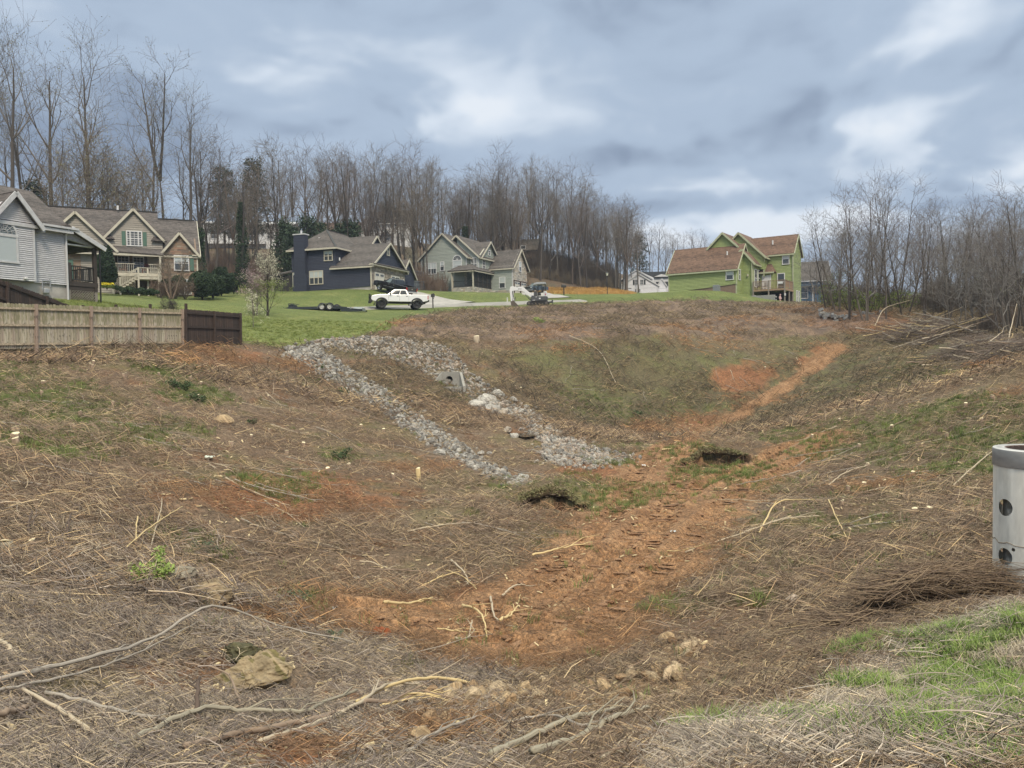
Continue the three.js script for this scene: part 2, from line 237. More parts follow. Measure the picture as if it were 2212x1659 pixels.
const MOUND = [[520, 1420, 0.75, 0.30], [430, 1320, 0.8, 0.26], [560, 1475, 0.55, 0.2], [300, 1260, 0.9, 0.2]].map(([x, y, r, h]) => { const p = hit(x, y); return [p.x, p.z, r, h]; });
function moundAt(x, z) { let h = 0; for (const [a, b, r, k] of MOUND) { const q = ((x - a) ** 2 + (z - b) ** 2) / (r * r); if (q < 8) h += k * Math.exp(-q); } return h; }
function pitAt(x, z) { let h = 0; for (const [a, b, ra, rb, d] of PITS) { const an = (fbm(x * 1.3 + a, z * 1.3, 3) - 0.5) * 0.5, q = Math.sqrt(((x - a) / ra) ** 2 + ((z - b) / rb) ** 2) + an; h += -d * (1 - sstep(0.86, 1.0, q)) + 0.42 * Math.exp(-(((x - a) / (ra * 1.3)) ** 2) - (((z - b + rb * 1.75) / (rb * 0.8)) ** 2)) * sstep(0.95, 1.05, q); } return h; }
const lawnAt = (x, z) => { const jx = (fbm(x * 0.5, z * 0.5, 3) - 0.5) * 1.6, jz = (fbm(x * 0.5 + 40, z * 0.5, 3) - 0.5) * 1.6; return inside(LAWN, x + jx, z + jz); };
const PUDDLE = poly([[1062, 903], [1085, 901], [1120, 912], [1150, 930], [1160, 948], [1135, 952], [1105, 938], [1080, 922]]), PUDDLE_Y = (() => { const p = hit(1140, 945); return p.y + 0.1; })();
// rough ground: clods, hummocks, ruts
function H(x, z) {
  const r = Math.hypot(x, z), h = HB(x, z);
  if (r > 130) return h + (fbm(x * 0.06, z * 0.06, 3) - 0.5) * 3 * sstep(130, 200, r);
  if (r > 30 && inside(LAWN, x, z)) return h + (fbm(x * 0.16, z * 0.16, 2) - 0.5) * 0.3;
  const [tm, th] = r < 70 ? trackAt(x, z) : [0, 0];
  const rs = sstep(0.6, 2.2, Math.hypot(x - 6.4, z + 9.4)); let d = -0.28 * Math.exp(-((x - 6.3) ** 2 + (z + 9.2) ** 2) / 1.6); d += (fbm(x * 0.55, z * 0.55, 3) - 0.5) * 0.36 * (1 - 0.6 * tm) * rs + (fbm(x * 3.1 + 9, z * 3.1, 3) - 0.5) * 0.15 * (1 - 0.55 * tm);
  if (r < 16) d += (fbm(x * 11, z * 11, 2) - 0.5) * 0.05;
  if (r > 55 && inside(PAD, x, z)) d += (fbm(x * 0.35 + 4, z * 0.5, 3) - 0.45) * 0.9 + (fbm(x * 1.3, z * 1.3, 3) - 0.5) * 0.4;
  if (r > 24 && r < 36 && inside(PUDDLE, x, z)) return Math.min(h, PUDDLE_Y - 0.12);
  return h + d * sstep(0.5, 3, r) + th + (r < 40 ? pitAt(x, z) : 0) + (r < 14 ? moundAt(x, z) : 0);
}
function normalAt(x, z, e = 0.25) { return new THREE.Vector3(HB(x - e, z) - HB(x + e, z), 2 * e, HB(x, z - e) - HB(x, z + e)).normalize(); }
const ground = (vx, vy) => { const p = hit(vx, vy); p.y = H(p.x, p.z); return p; };
// the colour of the bare surface, with far-slope and pit shade painted in
function soil(x, z) {
  const r = Math.hypot(x, z), n1 = fbm(x * 0.35, z * 0.35, 4), n2 = fbm(x * 1.7 + 30, z * 1.7, 4), n3 = fbm(x * 6 + 3, z * 6, 3);
  if (r > 34 && lawnAt(x, z)) {
    if (inside(STRAW, x + (n2 - 0.5) * 9, z + (n1 - 0.5) * 6)) return mixc([0.42, 0.245, 0.07], [0.54, 0.34, 0.115], n2);
    let c = mixc([0.085, 0.13, 0.02], [0.165, 0.195, 0.045], clamp(n1 * 1.4 - 0.1 + (n2 - 0.5) * 0.9));
    c = mixc(c, [0.3, 0.29, 0.10], sstep(0.56, 0.78, n2 * 0.6 + n1 * 0.4) * 0.7);
    const front = 1 - sstep(50, 78, -z);
    c = mixc(c, [0.25, 0.275, 0.07], front * 0.55 * clamp(n2 * 1.6 - 0.2));
    return mixc(c, mixc(c, [0.24, 0.29, 0.10], n3), 0.35);
  }
  if (r > 100) { let c = mixc([0.12, 0.085, 0.055], [0.2, 0.135, 0.085], n2); return mixc(c, [0.09, 0.10, 0.05], sstep(0.5, 0.7, n1) * 0.5); }
  let c = mixc([0.17, 0.108, 0.066], [0.225, 0.165, 0.115], clamp(n1 * 1.5 - 0.25));
  c = mixc(c, [0.21, 0.105, 0.052], sstep(0.52, 0.72, n2) * 0.75);
  const farwallShade = sstep(38, 46, r) * sstep(0, 8, x + 2) * (1 - sstep(54, 60, r)); c = mixc(c, mixc([0.11, 0.088, 0.054], [0.155, 0.14, 0.07], n2), farwallShade * 0.85);  // slope shading painted into the far bank as darker olive-brown
  const right = sstep(4, 14, x) * sstep(9, 18, r);
  c = mixc(c, [0.15, 0.155, 0.058], clamp((sstep(0.5, 0.62, fbm(x * 0.5 + 70, z * 0.5, 4)) * 0.55 + right * 0.3) * clamp(n2 * 2 - 0.4)));
  const rd = spotAt(REDS, x, z); if (rd > 0) c = mixc(c, mixc([0.235, 0.10, 0.047], [0.33, 0.16, 0.08], n3), sstep(0.2, 0.55, rd * 0.9 - (1 - n2) * 0.5 + (n3 - 0.5) * 0.3));
  const pt = pitAt(x, z); if (pt < -0.12) return mixc([0.13, 0.05, 0.022], [0.07, 0.038, 0.02], n3);  // red earth of the pits, darkened in colour to stand for shade
  const g = spotAt(GREENS, x, z); if (g > 0) c = mixc(c, mixc([0.10, 0.145, 0.032], [0.19, 0.225, 0.06], n3), clamp(g * 1.35 - n2 * 0.9 - n3 * 0.25) * (r > 38 ? 0.6 : 0.85));
  if (r < 70) { const [tm] = trackAt(x, z); if (tm > 0) c = mixc(c, mixc([0.25, 0.128, 0.06], [0.40, 0.235, 0.125], clamp(n2 * 1.1 + (n3 - 0.5) * 1.5)), sstep(0.3, 0.6, tm * 0.75 + (n2 - 0.5) * 0.7 + (n3 - 0.5) * 0.35)); }
  if (r < 13 && r > 6 && inside(RUBBLE, x + (n2 - 0.5), z + (n1 - 0.5))) c = mixc(c, mixc([0.26, 0.16, 0.09], [0.4, 0.27, 0.16], n3), 0.7);
  if (r < 16 && inside(NEARGRASS, x + (n1 - 0.5) * 1.2, z + (n2 - 0.5) * 0.8)) { c = mixc([0.27, 0.22, 0.165], [0.17, 0.125, 0.085], n2); c = mixc([0.36, 0.3, 0.235], [0.25, 0.19, 0.14], n2); c = mixc(c, [0.13, 0.185, 0.04], clamp(spotAt(GRASSY, x, z) * 1.3 - n3 * 0.5)); }
  if (r > 55 && inside(PAD, x, z)) c = mixc(c, mixc([0.15, 0.108, 0.09], [0.29, 0.2, 0.145], sstep(0.3, 0.7, n2)), 0.8);
  return c;
}
// ---------------------------------------------------------------- ground mesh: rings round the camera, finer in front and near
{
  const ang = []; for (let i = 0; i <= 420; i++) ang.push(-0.76 + 1.52 * i / 420); for (let i = 1; i < 60; i++) ang.push(0.76 + (2 * Math.PI - 1.52) * i / 60);
  const rad = [0.0]; for (let r = 0.35; r < 700;) { rad.push(r); r *= r < 4.5 ? 1.035 : r < 9 ? 1.0055 : r < 28 ? 1.0036 : r < 130 ? 1.0085 : 1.03; }
  const nA = ang.length, nR = rad.length, P = new Float32Array(nA * nR * 3), C = new Float32Array(nA * nR * 3), U = new Float32Array(nA * nR * 2), I = [];
  for (let j = 0; j < nR; j++) for (let i = 0; i < nA; i++) {
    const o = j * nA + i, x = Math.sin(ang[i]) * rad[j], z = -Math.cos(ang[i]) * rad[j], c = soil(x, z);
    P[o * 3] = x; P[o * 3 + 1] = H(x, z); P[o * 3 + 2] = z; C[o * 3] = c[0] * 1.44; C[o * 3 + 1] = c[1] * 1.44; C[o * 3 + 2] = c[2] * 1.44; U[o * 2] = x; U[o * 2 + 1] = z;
  }
  for (let j = 0; j + 1 < nR; j++) for (let i = 0; i < nA; i++) { const a = j * nA + i, b = j * nA + (i + 1) % nA, c = a + nA, d = b + nA; I.push(a, b, c, b, d, c); }
  const g = new THREE.BufferGeometry(); g.setAttribute('position', new THREE.BufferAttribute(P, 3)); g.setAttribute('color', new THREE.BufferAttribute(C, 3)); g.setAttribute('uv', new THREE.BufferAttribute(U, 2)); g.setIndex(I); g.computeVertexNormals();
  // grain: flecks of straw, bark, earth and leaf
  const grain = tex(1024, 1024, (u, v) => { const a = pf(u, v, 32, 5), b = pf(u + 0.3, v + 0.7, 128, 2), s = pf(u * 1 + 0.11, v, 64, 3); const k = 0.50 + (a - 0.5) * 0.75 + (b - 0.5) * 0.6; const f = sstep(0.64, 0.74, s) * 0.28; return [k + f, k + f * 0.9, k + f * 0.72]; }, { rep: [1 / 1.7, 1 / 1.7] });
  const bump = tex(512, 512, (u, v) => pf(u, v, 24, 5), { rep: [1 / 0.9, 1 / 0.9] });
  const m = new THREE.MeshStandardMaterial({ vertexColors: true, map: grain, bumpMap: bump, bumpScale: 0.035, roughness: 1 });
  structure(obj('ground', g, m)).castShadow = true;
}
// ---------------------------------------------------------------- shared materials
const paintTex = tex(256, 256, (u, v) => 0.86 + (pf(u, v, 16, 4) - 0.5) * 0.28, { rep: [0.5, 0.5] });
const shingle = (base, spread) => tex(512, 512, (u, v) => { // sixteen courses of eight tabs
  const row = Math.floor(v * 16), uu = u * 8 + hash2(row, 3) , t = Math.floor(uu) % 8, k = hash2(t + 91, row * 7 + 5), n = pf(u, v, 64, 2), edge = (v * 16 - row) < 0.13 ? 0.72 : 1, w = pf(u + 0.2, v * 0.5, 4, 4);
  return base.map((c) => c * (1 + (k - 0.5) * spread + (n - 0.5) * 0.35 + (w - 0.5) * 0.5) * edge);
}, { srgb: true, rep: [1 / 2.4, 1 / 2.4] });
const shingleBump = tex(512, 512, (u, v) => { const row = Math.floor(v * 16); return 1 - (v * 16 - row) * 0.8 + (hash2(Math.floor(u * 8 + hash2(row, 3)) % 8 + 91, row * 7 + 5) - 0.5) * 0.3; }, { rep: [1 / 2.4, 1 / 2.4] });
const roofMat = (c, spread = 0.3) => new THREE.MeshStandardMaterial({ map: shingle(c, spread), bumpMap: shingleBump, bumpScale: 0.02, roughness: 0.95 });
const MAT = {
  cream: std([0.6, 0.565, 0.47], 0.6, { map: paintTex }), white: std([0.76, 0.77, 0.78], 0.55, { map: paintTex }), greyTrim: std([0.62, 0.63, 0.65], 0.55, { map: paintTex }),
  glass: new THREE.MeshPhysicalMaterial({ color: col(0.055, 0.065, 0.075), roughness: 0.06, metalness: 0, specularIntensity: 1, ior: 1.6 }),
  blind: new THREE.MeshPhysicalMaterial({ color: col(0.48, 0.53, 0.54), roughness: 0.25, clearcoat: 1, clearcoatRoughness: 0.05 }),
  dark: std([0.035, 0.034, 0.034], 0.6), black: std([0.018, 0.018, 0.02], 0.45), darkWood: std([0.062, 0.05, 0.044], 0.75, { map: paintTex }), steel: std([0.45, 0.46, 0.47], 0.4, { metalness: 0.7 }),
  concrete: std([0.5, 0.48, 0.45], 0.9, { map: tex(512, 512, (u, v) => 0.8 + (pf(u, v, 8, 6) - 0.5) * 0.5, { rep: [0.3, 0.3] }) }), block: std([0.36, 0.36, 0.36], 0.95, { map: paintTex }),
  roofBrown: roofMat([0.34, 0.318, 0.31]), roofGrey: roofMat([0.345, 0.325, 0.315], 0.2), roofRed: roofMat([0.42, 0.335, 0.285], 0.25), roofBlack: roofMat([0.11, 0.115, 0.135], 0.2), roofTan: roofMat([0.36, 0.33, 0.3], 0.3),
  shutter: std([0.075, 0.15, 0.115], 0.6), door: std([0.72, 0.70, 0.63], 0.5, { map: paintTex }), deckTan: std([0.36, 0.25, 0.165], 0.85, { map: paintTex }), deckGrey: std([0.30, 0.27, 0.235], 0.85, { map: paintTex }),
  brick: std([0.26, 0.19, 0.145], 0.95, { map: paintTex }), utility: std([0.20, 0.22, 0.23], 0.6), galv: std([0.42, 0.44, 0.46], 0.5, { metalness: 0.5 }),
};
const boardMats = (c) => [0.94, 1, 1.05].map((k) => std(c.map((x) => x * k * 1.12), 0.62, { map: paintTex }));
const BOARD = { lilac: boardMats([0.56, 0.565, 0.59]), tan: boardMats([0.33, 0.305, 0.27]), navy: boardMats([0.036, 0.042, 0.068]), sage: boardMats([0.345, 0.38, 0.345]), green: boardMats([0.31, 0.375, 0.15]), white: boardMats([0.72, 0.74, 0.78]), blue: boardMats([0.045, 0.115, 0.2]) };

function clipBand(pts, y0, y1) { // part of a polygon between two heights
  const cut = (p, y, keepAbove) => { const out = []; for (let i = 0; i < p.length; i++) { const a = p[i], b = p[(i + 1) % p.length], ia = keepAbove ? a[1] >= y : a[1] <= y, ib = keepAbove ? b[1] >= y : b[1] <= y; if (ia) out.push(a); if (ia !== ib) { const t = (y - a[1]) / (b[1] - a[1]); out.push([a[0] + (b[0] - a[0]) * t, y]); } } return out; };
  const q = cut(pts, y0, true); return q.length > 2 ? cut(q, y1, false) : [];
}
let boardCount = 0;
// a wall in its own axes: x along it, z outwards. pts is its outline; boards lap over the core
function wall(parent, { x = 0, z = 0, ang = 0, pts, boards, course = 0.18, core = MAT.block, t = 0.16, from = -99, name = 'wall' }) {
  const w = obj(name, metreUV(place(extrude(pts, t), 0, 0, -t)), core, parent); w.position.set(x, 0, z); w.rotation.y = ang;
  if (boards) {
    const ys = pts.map((p) => p[1]), lo = Math.max(from, Math.min(...ys)), hi = Math.max(...ys);
    let k = 0;
    for (let y = lo; y < hi - 0.03; y += course) {
      const b = clipBand(pts, y, Math.min(hi, y + course + 0.02)); if (b.length < 3) continue;
      const P = [], U = [], nb = b.length, top = Math.max(...b.map((p) => p[1]));
      const pos = (p, out) => [p[0], p[1], out ? lerp(0.06, 0.006, (p[1] - y) / course) : 0.002];
      const push = (A, B2, C2) => { for (const q of [A, B2, C2]) { P.push(...q); U.push(q[0] + k * 0.37, q[1]); } };
      for (let i = 1; i + 1 < nb; i++) push(pos(b[0], 1), pos(b[i], 1), pos(b[i + 1], 1));
      for (let i = 0; i < nb; i++) { const a = b[i], c = b[(i + 1) % nb]; push(pos(a, 1), pos(a, 0), pos(c, 0)); push(pos(a, 1), pos(c, 0), pos(c, 1)); }
      const g = new THREE.BufferGeometry(); g.setAttribute('position', new THREE.Float32BufferAttribute(P, 3)); g.setAttribute('uv', new THREE.Float32BufferAttribute(U, 2)); g.computeVertexNormals();
      const m = sh(new THREE.Mesh(g, boards[Math.floor(hash2(k, boardCount++) * 3)])); m.name = k ? 'siding_board_' + String(k).padStart(3, '0') : 'siding_board'; w.add(m); k++;
    }
  }
  return w;
}
// stone veneer: uneven courses of blocks, joined, on a wall
function veneer(parent, { x = 0, z = 0, ang = 0, pts, tones, hgt = 0.2, len = 0.42, seed = 1, holes = [] }) {
  const r = rngOf(seed), P = [], C = [], xs = pts.map((p) => p[0]), ys = pts.map((p) => p[1]);
  const core = wall(parent, { x, z, ang, pts, core: std([0.27, 0.24, 0.2], 1) });
  for (let y = Math.min(...ys); y < Math.max(...ys);) { const h = hgt * (0.6 + r() * 0.8); for (let u = Math.min(...xs) - r() * len; u < Math.max(...xs);) { const L = len * (0.5 + r()); const q0 = clipBand(pts, y + 0.012, y + h - 0.012); const lo = Math.min(...q0.map((p) => p[0])), hi = Math.max(...q0.map((p) => p[0])); const a = Math.max(u + 0.01, lo), b = Math.min(u + L - 0.01, hi); if (q0.length > 2 && b - a > 0.05 && !holes.some((o) => a < o[1] && b > o[0] && y < o[3] && y + h > o[2])) { const d = 0.02 + r() * 0.05, g = prep(new THREE.BoxGeometry(b - a, h - 0.024, d)); place(g, (a + b) / 2, y + h / 2, d / 2 + 0.004, (r() - 0.5) * 0.1, (r() - 0.5) * 0.08, 0); const c = tones[Math.floor(r() * tones.length)], k = 0.8 + r() * 0.4; P.push(g); for (let i = 0; i < 36; i++) C.push(c[0] * k, c[1] * k, c[2] * k); } u += L; } y += h; }
  const g = mergeGeometries(P); g.setAttribute('color', new THREE.Float32BufferAttribute(C, 3));
  const m = obj('stone_veneer', g, MAT.stone || (MAT.stone = new THREE.MeshStandardMaterial({ vertexColors: true, roughness: 0.95, bumpMap: paintTex, bumpScale: 0.02 })), core); m.userData.kind = 'stuff'; return core;
}
// a flat piece of roof: outline seen from above, first edge along the eave
function roofPlane(pts, t = 0.16) {
  const v = pts.map((p) => new THREE.Vector3(...p)), e1 = v[1].clone().sub(v[0]).normalize(), n = new THREE.Vector3();
  for (let i = 0; i < v.length; i++) { const a = v[i], b = v[(i + 1) % v.length]; n.x += (a.y - b.y) * (a.z + b.z); n.y += (a.z - b.z) * (a.x + b.x); n.z += (a.x - b.x) * (a.y + b.y); }
  n.normalize(); if (n.y < 0) { n.negate(); v.reverse(); }
  const e2 = n.clone().cross(e1), P = [], U = [], dn = n.clone().multiplyScalar(-t), add = (a, b, c) => { for (const q of [a, b, c]) { P.push(q.x, q.y, q.z); U.push(q.dot(e1), q.dot(e2)); } };
  const w = v.map((q) => q.clone().add(dn));
  for (let i = 1; i + 1 < v.length; i++) { add(v[0], v[i], v[i + 1]); add(w[0], w[i + 1], w[i]); }
  for (let i = 0; i < v.length; i++) { const j = (i + 1) % v.length; add(v[i], w[i], w[j]); add(v[i], w[j], v[j]); }
  const g = new THREE.BufferGeometry(); g.setAttribute('position', new THREE.Float32BufferAttribute(P, 3)); g.setAttribute('uv', new THREE.Float32BufferAttribute(U, 2)); g.computeVertexNormals(); return g;
}
// a gable roof: ridge starts at (x, z) and runs len in direction ang; trim boards along eaves and rakes
function gable(parent, { x, z, ang = 0, len, half, ye, yr, oe = 0.35, og = 0.3, og0, mat, trim, ends = [1, 1], sides = [1, 1], half2 }) {
  const o0 = og0 ?? og, c = Math.cos(ang), s = -Math.sin(ang), at3 = (a, y, b) => [x + a * c - b * s, y, z + a * s + b * c], roofs = [], tr = [];
  const halves = [half2 ?? half, half];
  [-1, 1].forEach((sd, i) => {
    if (!sides[i]) return; const hw = halves[i], sl = (yr - ye) / hw, y0 = ye - oe * sl, b = sd * (hw + oe);
    roofs.push(roofPlane([at3(-o0, y0, b), at3(len + og, y0, b), at3(len + og, yr, 0), at3(-o0, yr, 0)]));
    if (trim) {
      tr.push(bar(at3(-o0, y0 - 0.17, b + sd * 0.03), at3(len + og, y0 - 0.17, b + sd * 0.03), 0.08, 0.19));
      [[-o0 - 0.035, 0], [len + og + 0.035, 1]].forEach(([a, e]) => { if (ends[e]) tr.push(bar(at3(a, y0 - 0.16, b), at3(a, yr - 0.14, 0), 0.07, 0.24)); });
    }
  });
  obj('roof', roofs, mat, parent); if (trim) obj('trim_board', tr, trim, parent);
}
// a window: frame with its sash bars, pane a sub-part
function win(parent, { x = 0, z = 0, ang = 0, u, y, w, h, cols = 1, rows = 2, units = 1, mat = MAT.white, blind = 0, grid, fr = 0.1 }) {
  const fs = [], fr2 = fr, D = 0.09;
  fs.push(slab(-w / 2 - fr2, w / 2 + fr2, h, h + fr2 * 1.1, 0.0, D), slab(-w / 2 - fr2 - 0.02, w / 2 + fr2 + 0.02, -fr2, 0, 0, D + 0.02), slab(-w / 2 - fr2, -w / 2, 0, h, 0, D), slab(w / 2, w / 2 + fr2, 0, h, 0, D));
  for (let i = 1; i < units; i++) fs.push(slab(-w / 2 + w * i / units - 0.06, -w / 2 + w * i / units + 0.06, 0, h, 0, D - 0.004));
  fs.push(slab(-w / 2, w / 2, h / 2 - 0.04, h / 2 + 0.04, 0, D - 0.012));
  const bars = (n, m) => { for (let i = 1; i < n; i++) fs.push(slab(-w / 2 + w * i / n - 0.018, -w / 2 + w * i / n + 0.018, 0, h, 0.03, D - 0.03)); for (let j = 1; j < m; j++) fs.push(slab(-w / 2, w / 2, h * j / m - 0.018, h * j / m + 0.018, 0.03, D - 0.033)); };
  if (grid) bars(...grid);
  const f = obj('window', fs, mat, parent); const c = Math.cos(ang), s = -Math.sin(ang);
  f.position.set(x + u * c + 0.03 * -s * 0, y, z + u * s); f.rotation.y = ang; f.position.add(new THREE.Vector3(Math.sin(ang), 0, Math.cos(ang)).multiplyScalar(0.012));
  obj('pane', slab(-w / 2, w / 2, 0, blind ? h * (1 - blind) : h, 0.03, 0.044), MAT.glass, f);
  if (blind) obj('blind', slab(-w / 2, w / 2, h * (1 - blind), h, 0.028, 0.046), MAT.blind, f);
  return f;
}
function part(parent, name, gs, mat, { x = 0, z = 0, ang = 0, y = 0, u = 0 } = {}) { const m = obj(name, gs, mat, parent); m.position.set(x + u * Math.cos(ang), y, z - u * Math.sin(ang)); m.rotation.y = ang; return m; }
function garageDoor(parent, { x, z, ang, u, w = 2.5, h = 2.2, y = 0, mat = MAT.door }) {
  const gs = []; for (let j = 0; j < 4; j++) for (let i = 0; i < 4; i++) gs.push(slab(-w / 2 + w * i / 4 + 0.03, -w / 2 + w * (i + 1) / 4 - 0.03, h * j / 4 + 0.03, h * (j + 1) / 4 - 0.03, 0.05, 0.085));
  gs.push(slab(-w / 2, w / 2, 0, h, 0.0, 0.055));
  const d = part(parent, 'garage_door', gs, mat, { x, z, ang, u, y });
  for (let k = 0; k < 2; k++) { const p = obj('pane', [0, 1, 2].map((i) => slab(-w / 2 + 0.18 + k * w / 2 + i * 0.3, -w / 2 + 0.44 + k * w / 2 + i * 0.3, h * 0.80, h * 0.92, 0.08, 0.095)), MAT.glass, d); }
  return d;
}
function railing(parent, a, b, { h = 0.95, mat, pick = 0.12, r = 0.035, name = 'railing' }) { // a, b: [x, y, z] at floor level
  const A = new THREE.Vector3(...a), B = new THREE.Vector3(...b), L = A.distanceTo(B), n = Math.max(2, Math.round(L / pick));
  const rail = obj(name, [bar([a[0], a[1] + h, a[2]], [b[0], b[1] + h, b[2]], 0.12, 0.06), bar([a[0], a[1] + 0.12, a[2]], [b[0], b[1] + 0.12, b[2]], 0.06, 0.06)], mat, parent);
  for (let i = 1; i < n; i++) { const p = A.clone().lerp(B, i / n); obj('baluster', box(r, h - 0.14, r, p.x, p.y + 0.12 + (h - 0.14) / 2, p.z), mat, rail); }
  return rail;
}
function lattice(parent, { x, z, ang, w, h, y, mat }) {
  const gs = [], st = 0.17; for (let k = -h; k < w; k += st) { for (const s of [1, -1]) { let x0 = s > 0 ? k : k + h, x1 = s > 0 ? k + h : k, pts = [[x0, 0], [x1, h]]; const cl = (p) => p; const dx = x1 - x0; let t0 = 0, t1 = 1; if (dx > 0) { t0 = Math.max(0, (0 - x0) / dx); t1 = Math.min(1, (w - x0) / dx); } else { t0 = Math.max(0, (w - x0) / dx); t1 = Math.min(1, (0 - x0) / dx); } if (t1 - t0 > 0.06) gs.push(bar([x0 + dx * t0, h * t0, s * 0.012], [x0 + dx * t1, h * t1, s * 0.012], 0.045, 0.02)); } }
  return part(parent, 'lattice', gs, mat, { x, z, ang, y });
}
function house(name, label, p, yaw) { return thing(name, label, 'house', p, yaw * Math.PI / 180); }
const RT = Math.PI / 2;

// ---------------------------------------------------------------- grey-white house on the left, seen along its side
{
  const h = house('grey_siding_house', 'pale grey horizontal siding house at the left edge with round-topped window', at(69.5, 640, 45), 65);
  const B = BOARD.lilac, T = MAT.greyTrim;
  wall(h, { x: 0.02, z: 0, pts: [[0, 0.82], [2.2, 0.82], [2.2, 4.3], [0, 4.3]], boards: B, course: 0.115, core: MAT.greyTrim });
  wall(h, { x: -4.4, z: 0.35, pts: [[0, 0.84], [4.4, 0.84], [4.4, 4.3], [3.25, 5.75], [1.85, 4.3], [0, 4.3]].map(([a, b]) => [a, b]), core: MAT.greyTrim, boards: B, course: 0.115 });
  wall(h, { x: 0, z: 0.33, ang: RT, pts: [[0, 0.84], [0.34, 0.84], [0.34, 4.3], [0, 4.3]], core: T });
  wall(h, { x: 2.2, z: 0, ang: RT, pts: [[0, 0.82], [8, 0.82], [8, 4.3], [0, 4.3]], boards: B, course: 0.115, core: T });
  obj('foundation', [slab(-8, 2.19, -3, 0.82, -8, -0.05)], MAT.concrete, h);
  objs('corner_board', [slab(-0.1, 0.03, 0.84, 4.3, 0.34, 0.40), slab(2.1, 2.24, 0.82, 4.2, 0.02, 0.06), slab(-0.02, 0.04, 0.82, 4.3, 0.0, 0.34)], T, h);
  gable(h, { x: -1.15, z: 0.35, ang: RT, len: 4.2, half: 1.2, ye: 4.4, yr: 5.85, oe: 0.35, og0: 0.35, og: 0, mat: MAT.roofBrown, trim: T, ends: [1, 0] });
  gable(h, { x: -9, z: -3.4, len: 11.2, half: 3.4, ye: 4.45, yr: 6.9, oe: 0.4, og: 0.2, mat: MAT.roofBrown, trim: T, ends: [0, 0] });
  wall(h, { x: 2.2, z: 0, ang: RT, pts: [[0, 4.3], [6.8, 4.3], [3.4, 6.7]], boards: B, course: 0.115, core: T });
  // taller roof behind at the far left
  obj('roof', [roofPlane([[-9, 5.3, -3.6], [1.9, 5.3, -3.6], [-1.2, 8.6, -6.8], [-9, 8.6, -6.8]]), roofPlane([[1.9, 5.3, -3.6], [1.9, 5.3, -10], [-1.2, 8.6, -6.8]])], MAT.roofBrown, h);
  obj('upper_wall', slab(-9, 1.5, 2, 5.2, -10, -4), BOARD.lilac[0], h);
  obj('gutter', [bar([0.45, 4.2, 0.5], [2.7, 4.2, 0.5], 0.12, 0.12)], T, h);
  obj('downspout', [rod([2.14, 4.1, 0.42], [2.14, 3.8, 0.12], 0.07), rod([2.14, 3.82, 0.12], [2.14, -0.2, 0.12], 0.06, 0.06)], T, h);
  // round-topped window
  const w = 1.35, f = obj('window', [extrude(Array.from({ length: 17 }, (_, i) => [Math.cos(i * Math.PI / 16) * 0.78, Math.sin(i * Math.PI / 16) * 0.78]), 0.05, 0, [Array.from({ length: 17 }, (_, i) => [Math.cos(i * Math.PI / 16) * 0.67, 0.03 + Math.sin(i * Math.PI / 16) * 0.64])]), slab(-0.78, 0.78, -0.14, 0, 0, 0.07), slab(-0.78, -0.67, -1.5, -0.14, 0, 0.06), slab(0.67, 0.78, -1.5, -0.14, 0, 0.06), slab(-0.82, 0.82, -1.6, -1.5, 0, 0.08),
    ...[1, 2, 3, 4, 5, 6, 7].map((k) => bar([Math.cos(k * Math.PI / 8) * 0.2, 0.03 + Math.sin(k * Math.PI / 8) * 0.2, 0.035], [Math.cos(k * Math.PI / 8) * 0.68, Math.sin(k * Math.PI / 8) * 0.66, 0.035], 0.03, 0.02)), ...[0.22, 0.46].flatMap((rr) => Array.from({ length: 12 }, (_, i) => bar([Math.cos(i * Math.PI / 12) * rr, 0.02 + Math.sin(i * Math.PI / 12) * rr, 0.035], [Math.cos((i + 1) * Math.PI / 12) * rr, 0.02 + Math.sin((i + 1) * Math.PI / 12) * rr, 0.035], 0.03, 0.02)))], MAT.greyTrim, h);
  f.position.set(-1.75, 3.35, 0.39);
  obj('pane', [extrude(Array.from({ length: 17 }, (_, i) => [Math.cos(i * Math.PI / 16) * 0.68, Math.sin(i * Math.PI / 16) * 0.66]), 0.012)], std([0.12, 0.15, 0.16], 0.08), f);
  const bl = []; for (let k = 0; k < 20; k++) bl.push(slab(-0.67, 0.67, -1.5 + k * 0.068, -1.5 + k * 0.068 + 0.062, 0.004, 0.03)); obj('blind', bl, MAT.blind, f);
  // porch at the end: lean-to roof, dark deck, posts, railing, lattice
  wall(h, { x: 2.22, z: 0.03, pts: [[0, 3.62], [2.0, 3.3], [2.0, 3.36], [0, 4.35]], boards: B, course: 0.115, core: T });
  obj('porch_roof', [roofPlane([[4.5, 3.3, 0.4], [4.5, 3.3, -5], [2.0, 4.5, -5], [2.0, 4.5, 0.4]])], MAT.roofBrown, h);
  obj('porch_trim', [bar([2.3, 4.25, 0.46], [4.55, 3.2, 0.46], 0.07, 0.26), slab(2.24, 4.3, 3.28, 3.36, -0.2, 0.03)], T, h);
  for (const [px, pz] of [[4.1, -0.05], [4.1, -4.6]]) obj('porch_post', box(0.2, 3.1, 0.2, px, 2.1, pz), MAT.darkWood, h);
  obj('deck', [slab(2.25, 4.2, 0.55, 0.78, -4.8, 0.02), slab(2.25, 4.22, 0.8, 1.08, -4.8, 0.06)], MAT.darkWood, h);
  railing(h, [2.4, 1.08, -0.02], [4.05, 1.08, -0.02], { mat: MAT.dark, pick: 0.13 }); railing(h, [4.1, 1.08, -0.1], [4.1, 1.08, -4.6], { mat: MAT.dark, pick: 0.14 }); railing(h, [2.3, 1.08, -4.6], [4.1, 1.08, -4.6], { mat: MAT.dark, pick: 0.14 });
  obj('newel_post', [box(0.16, 1.2, 0.16, 2.36, 1.6, 0)], MAT.darkWood, h);
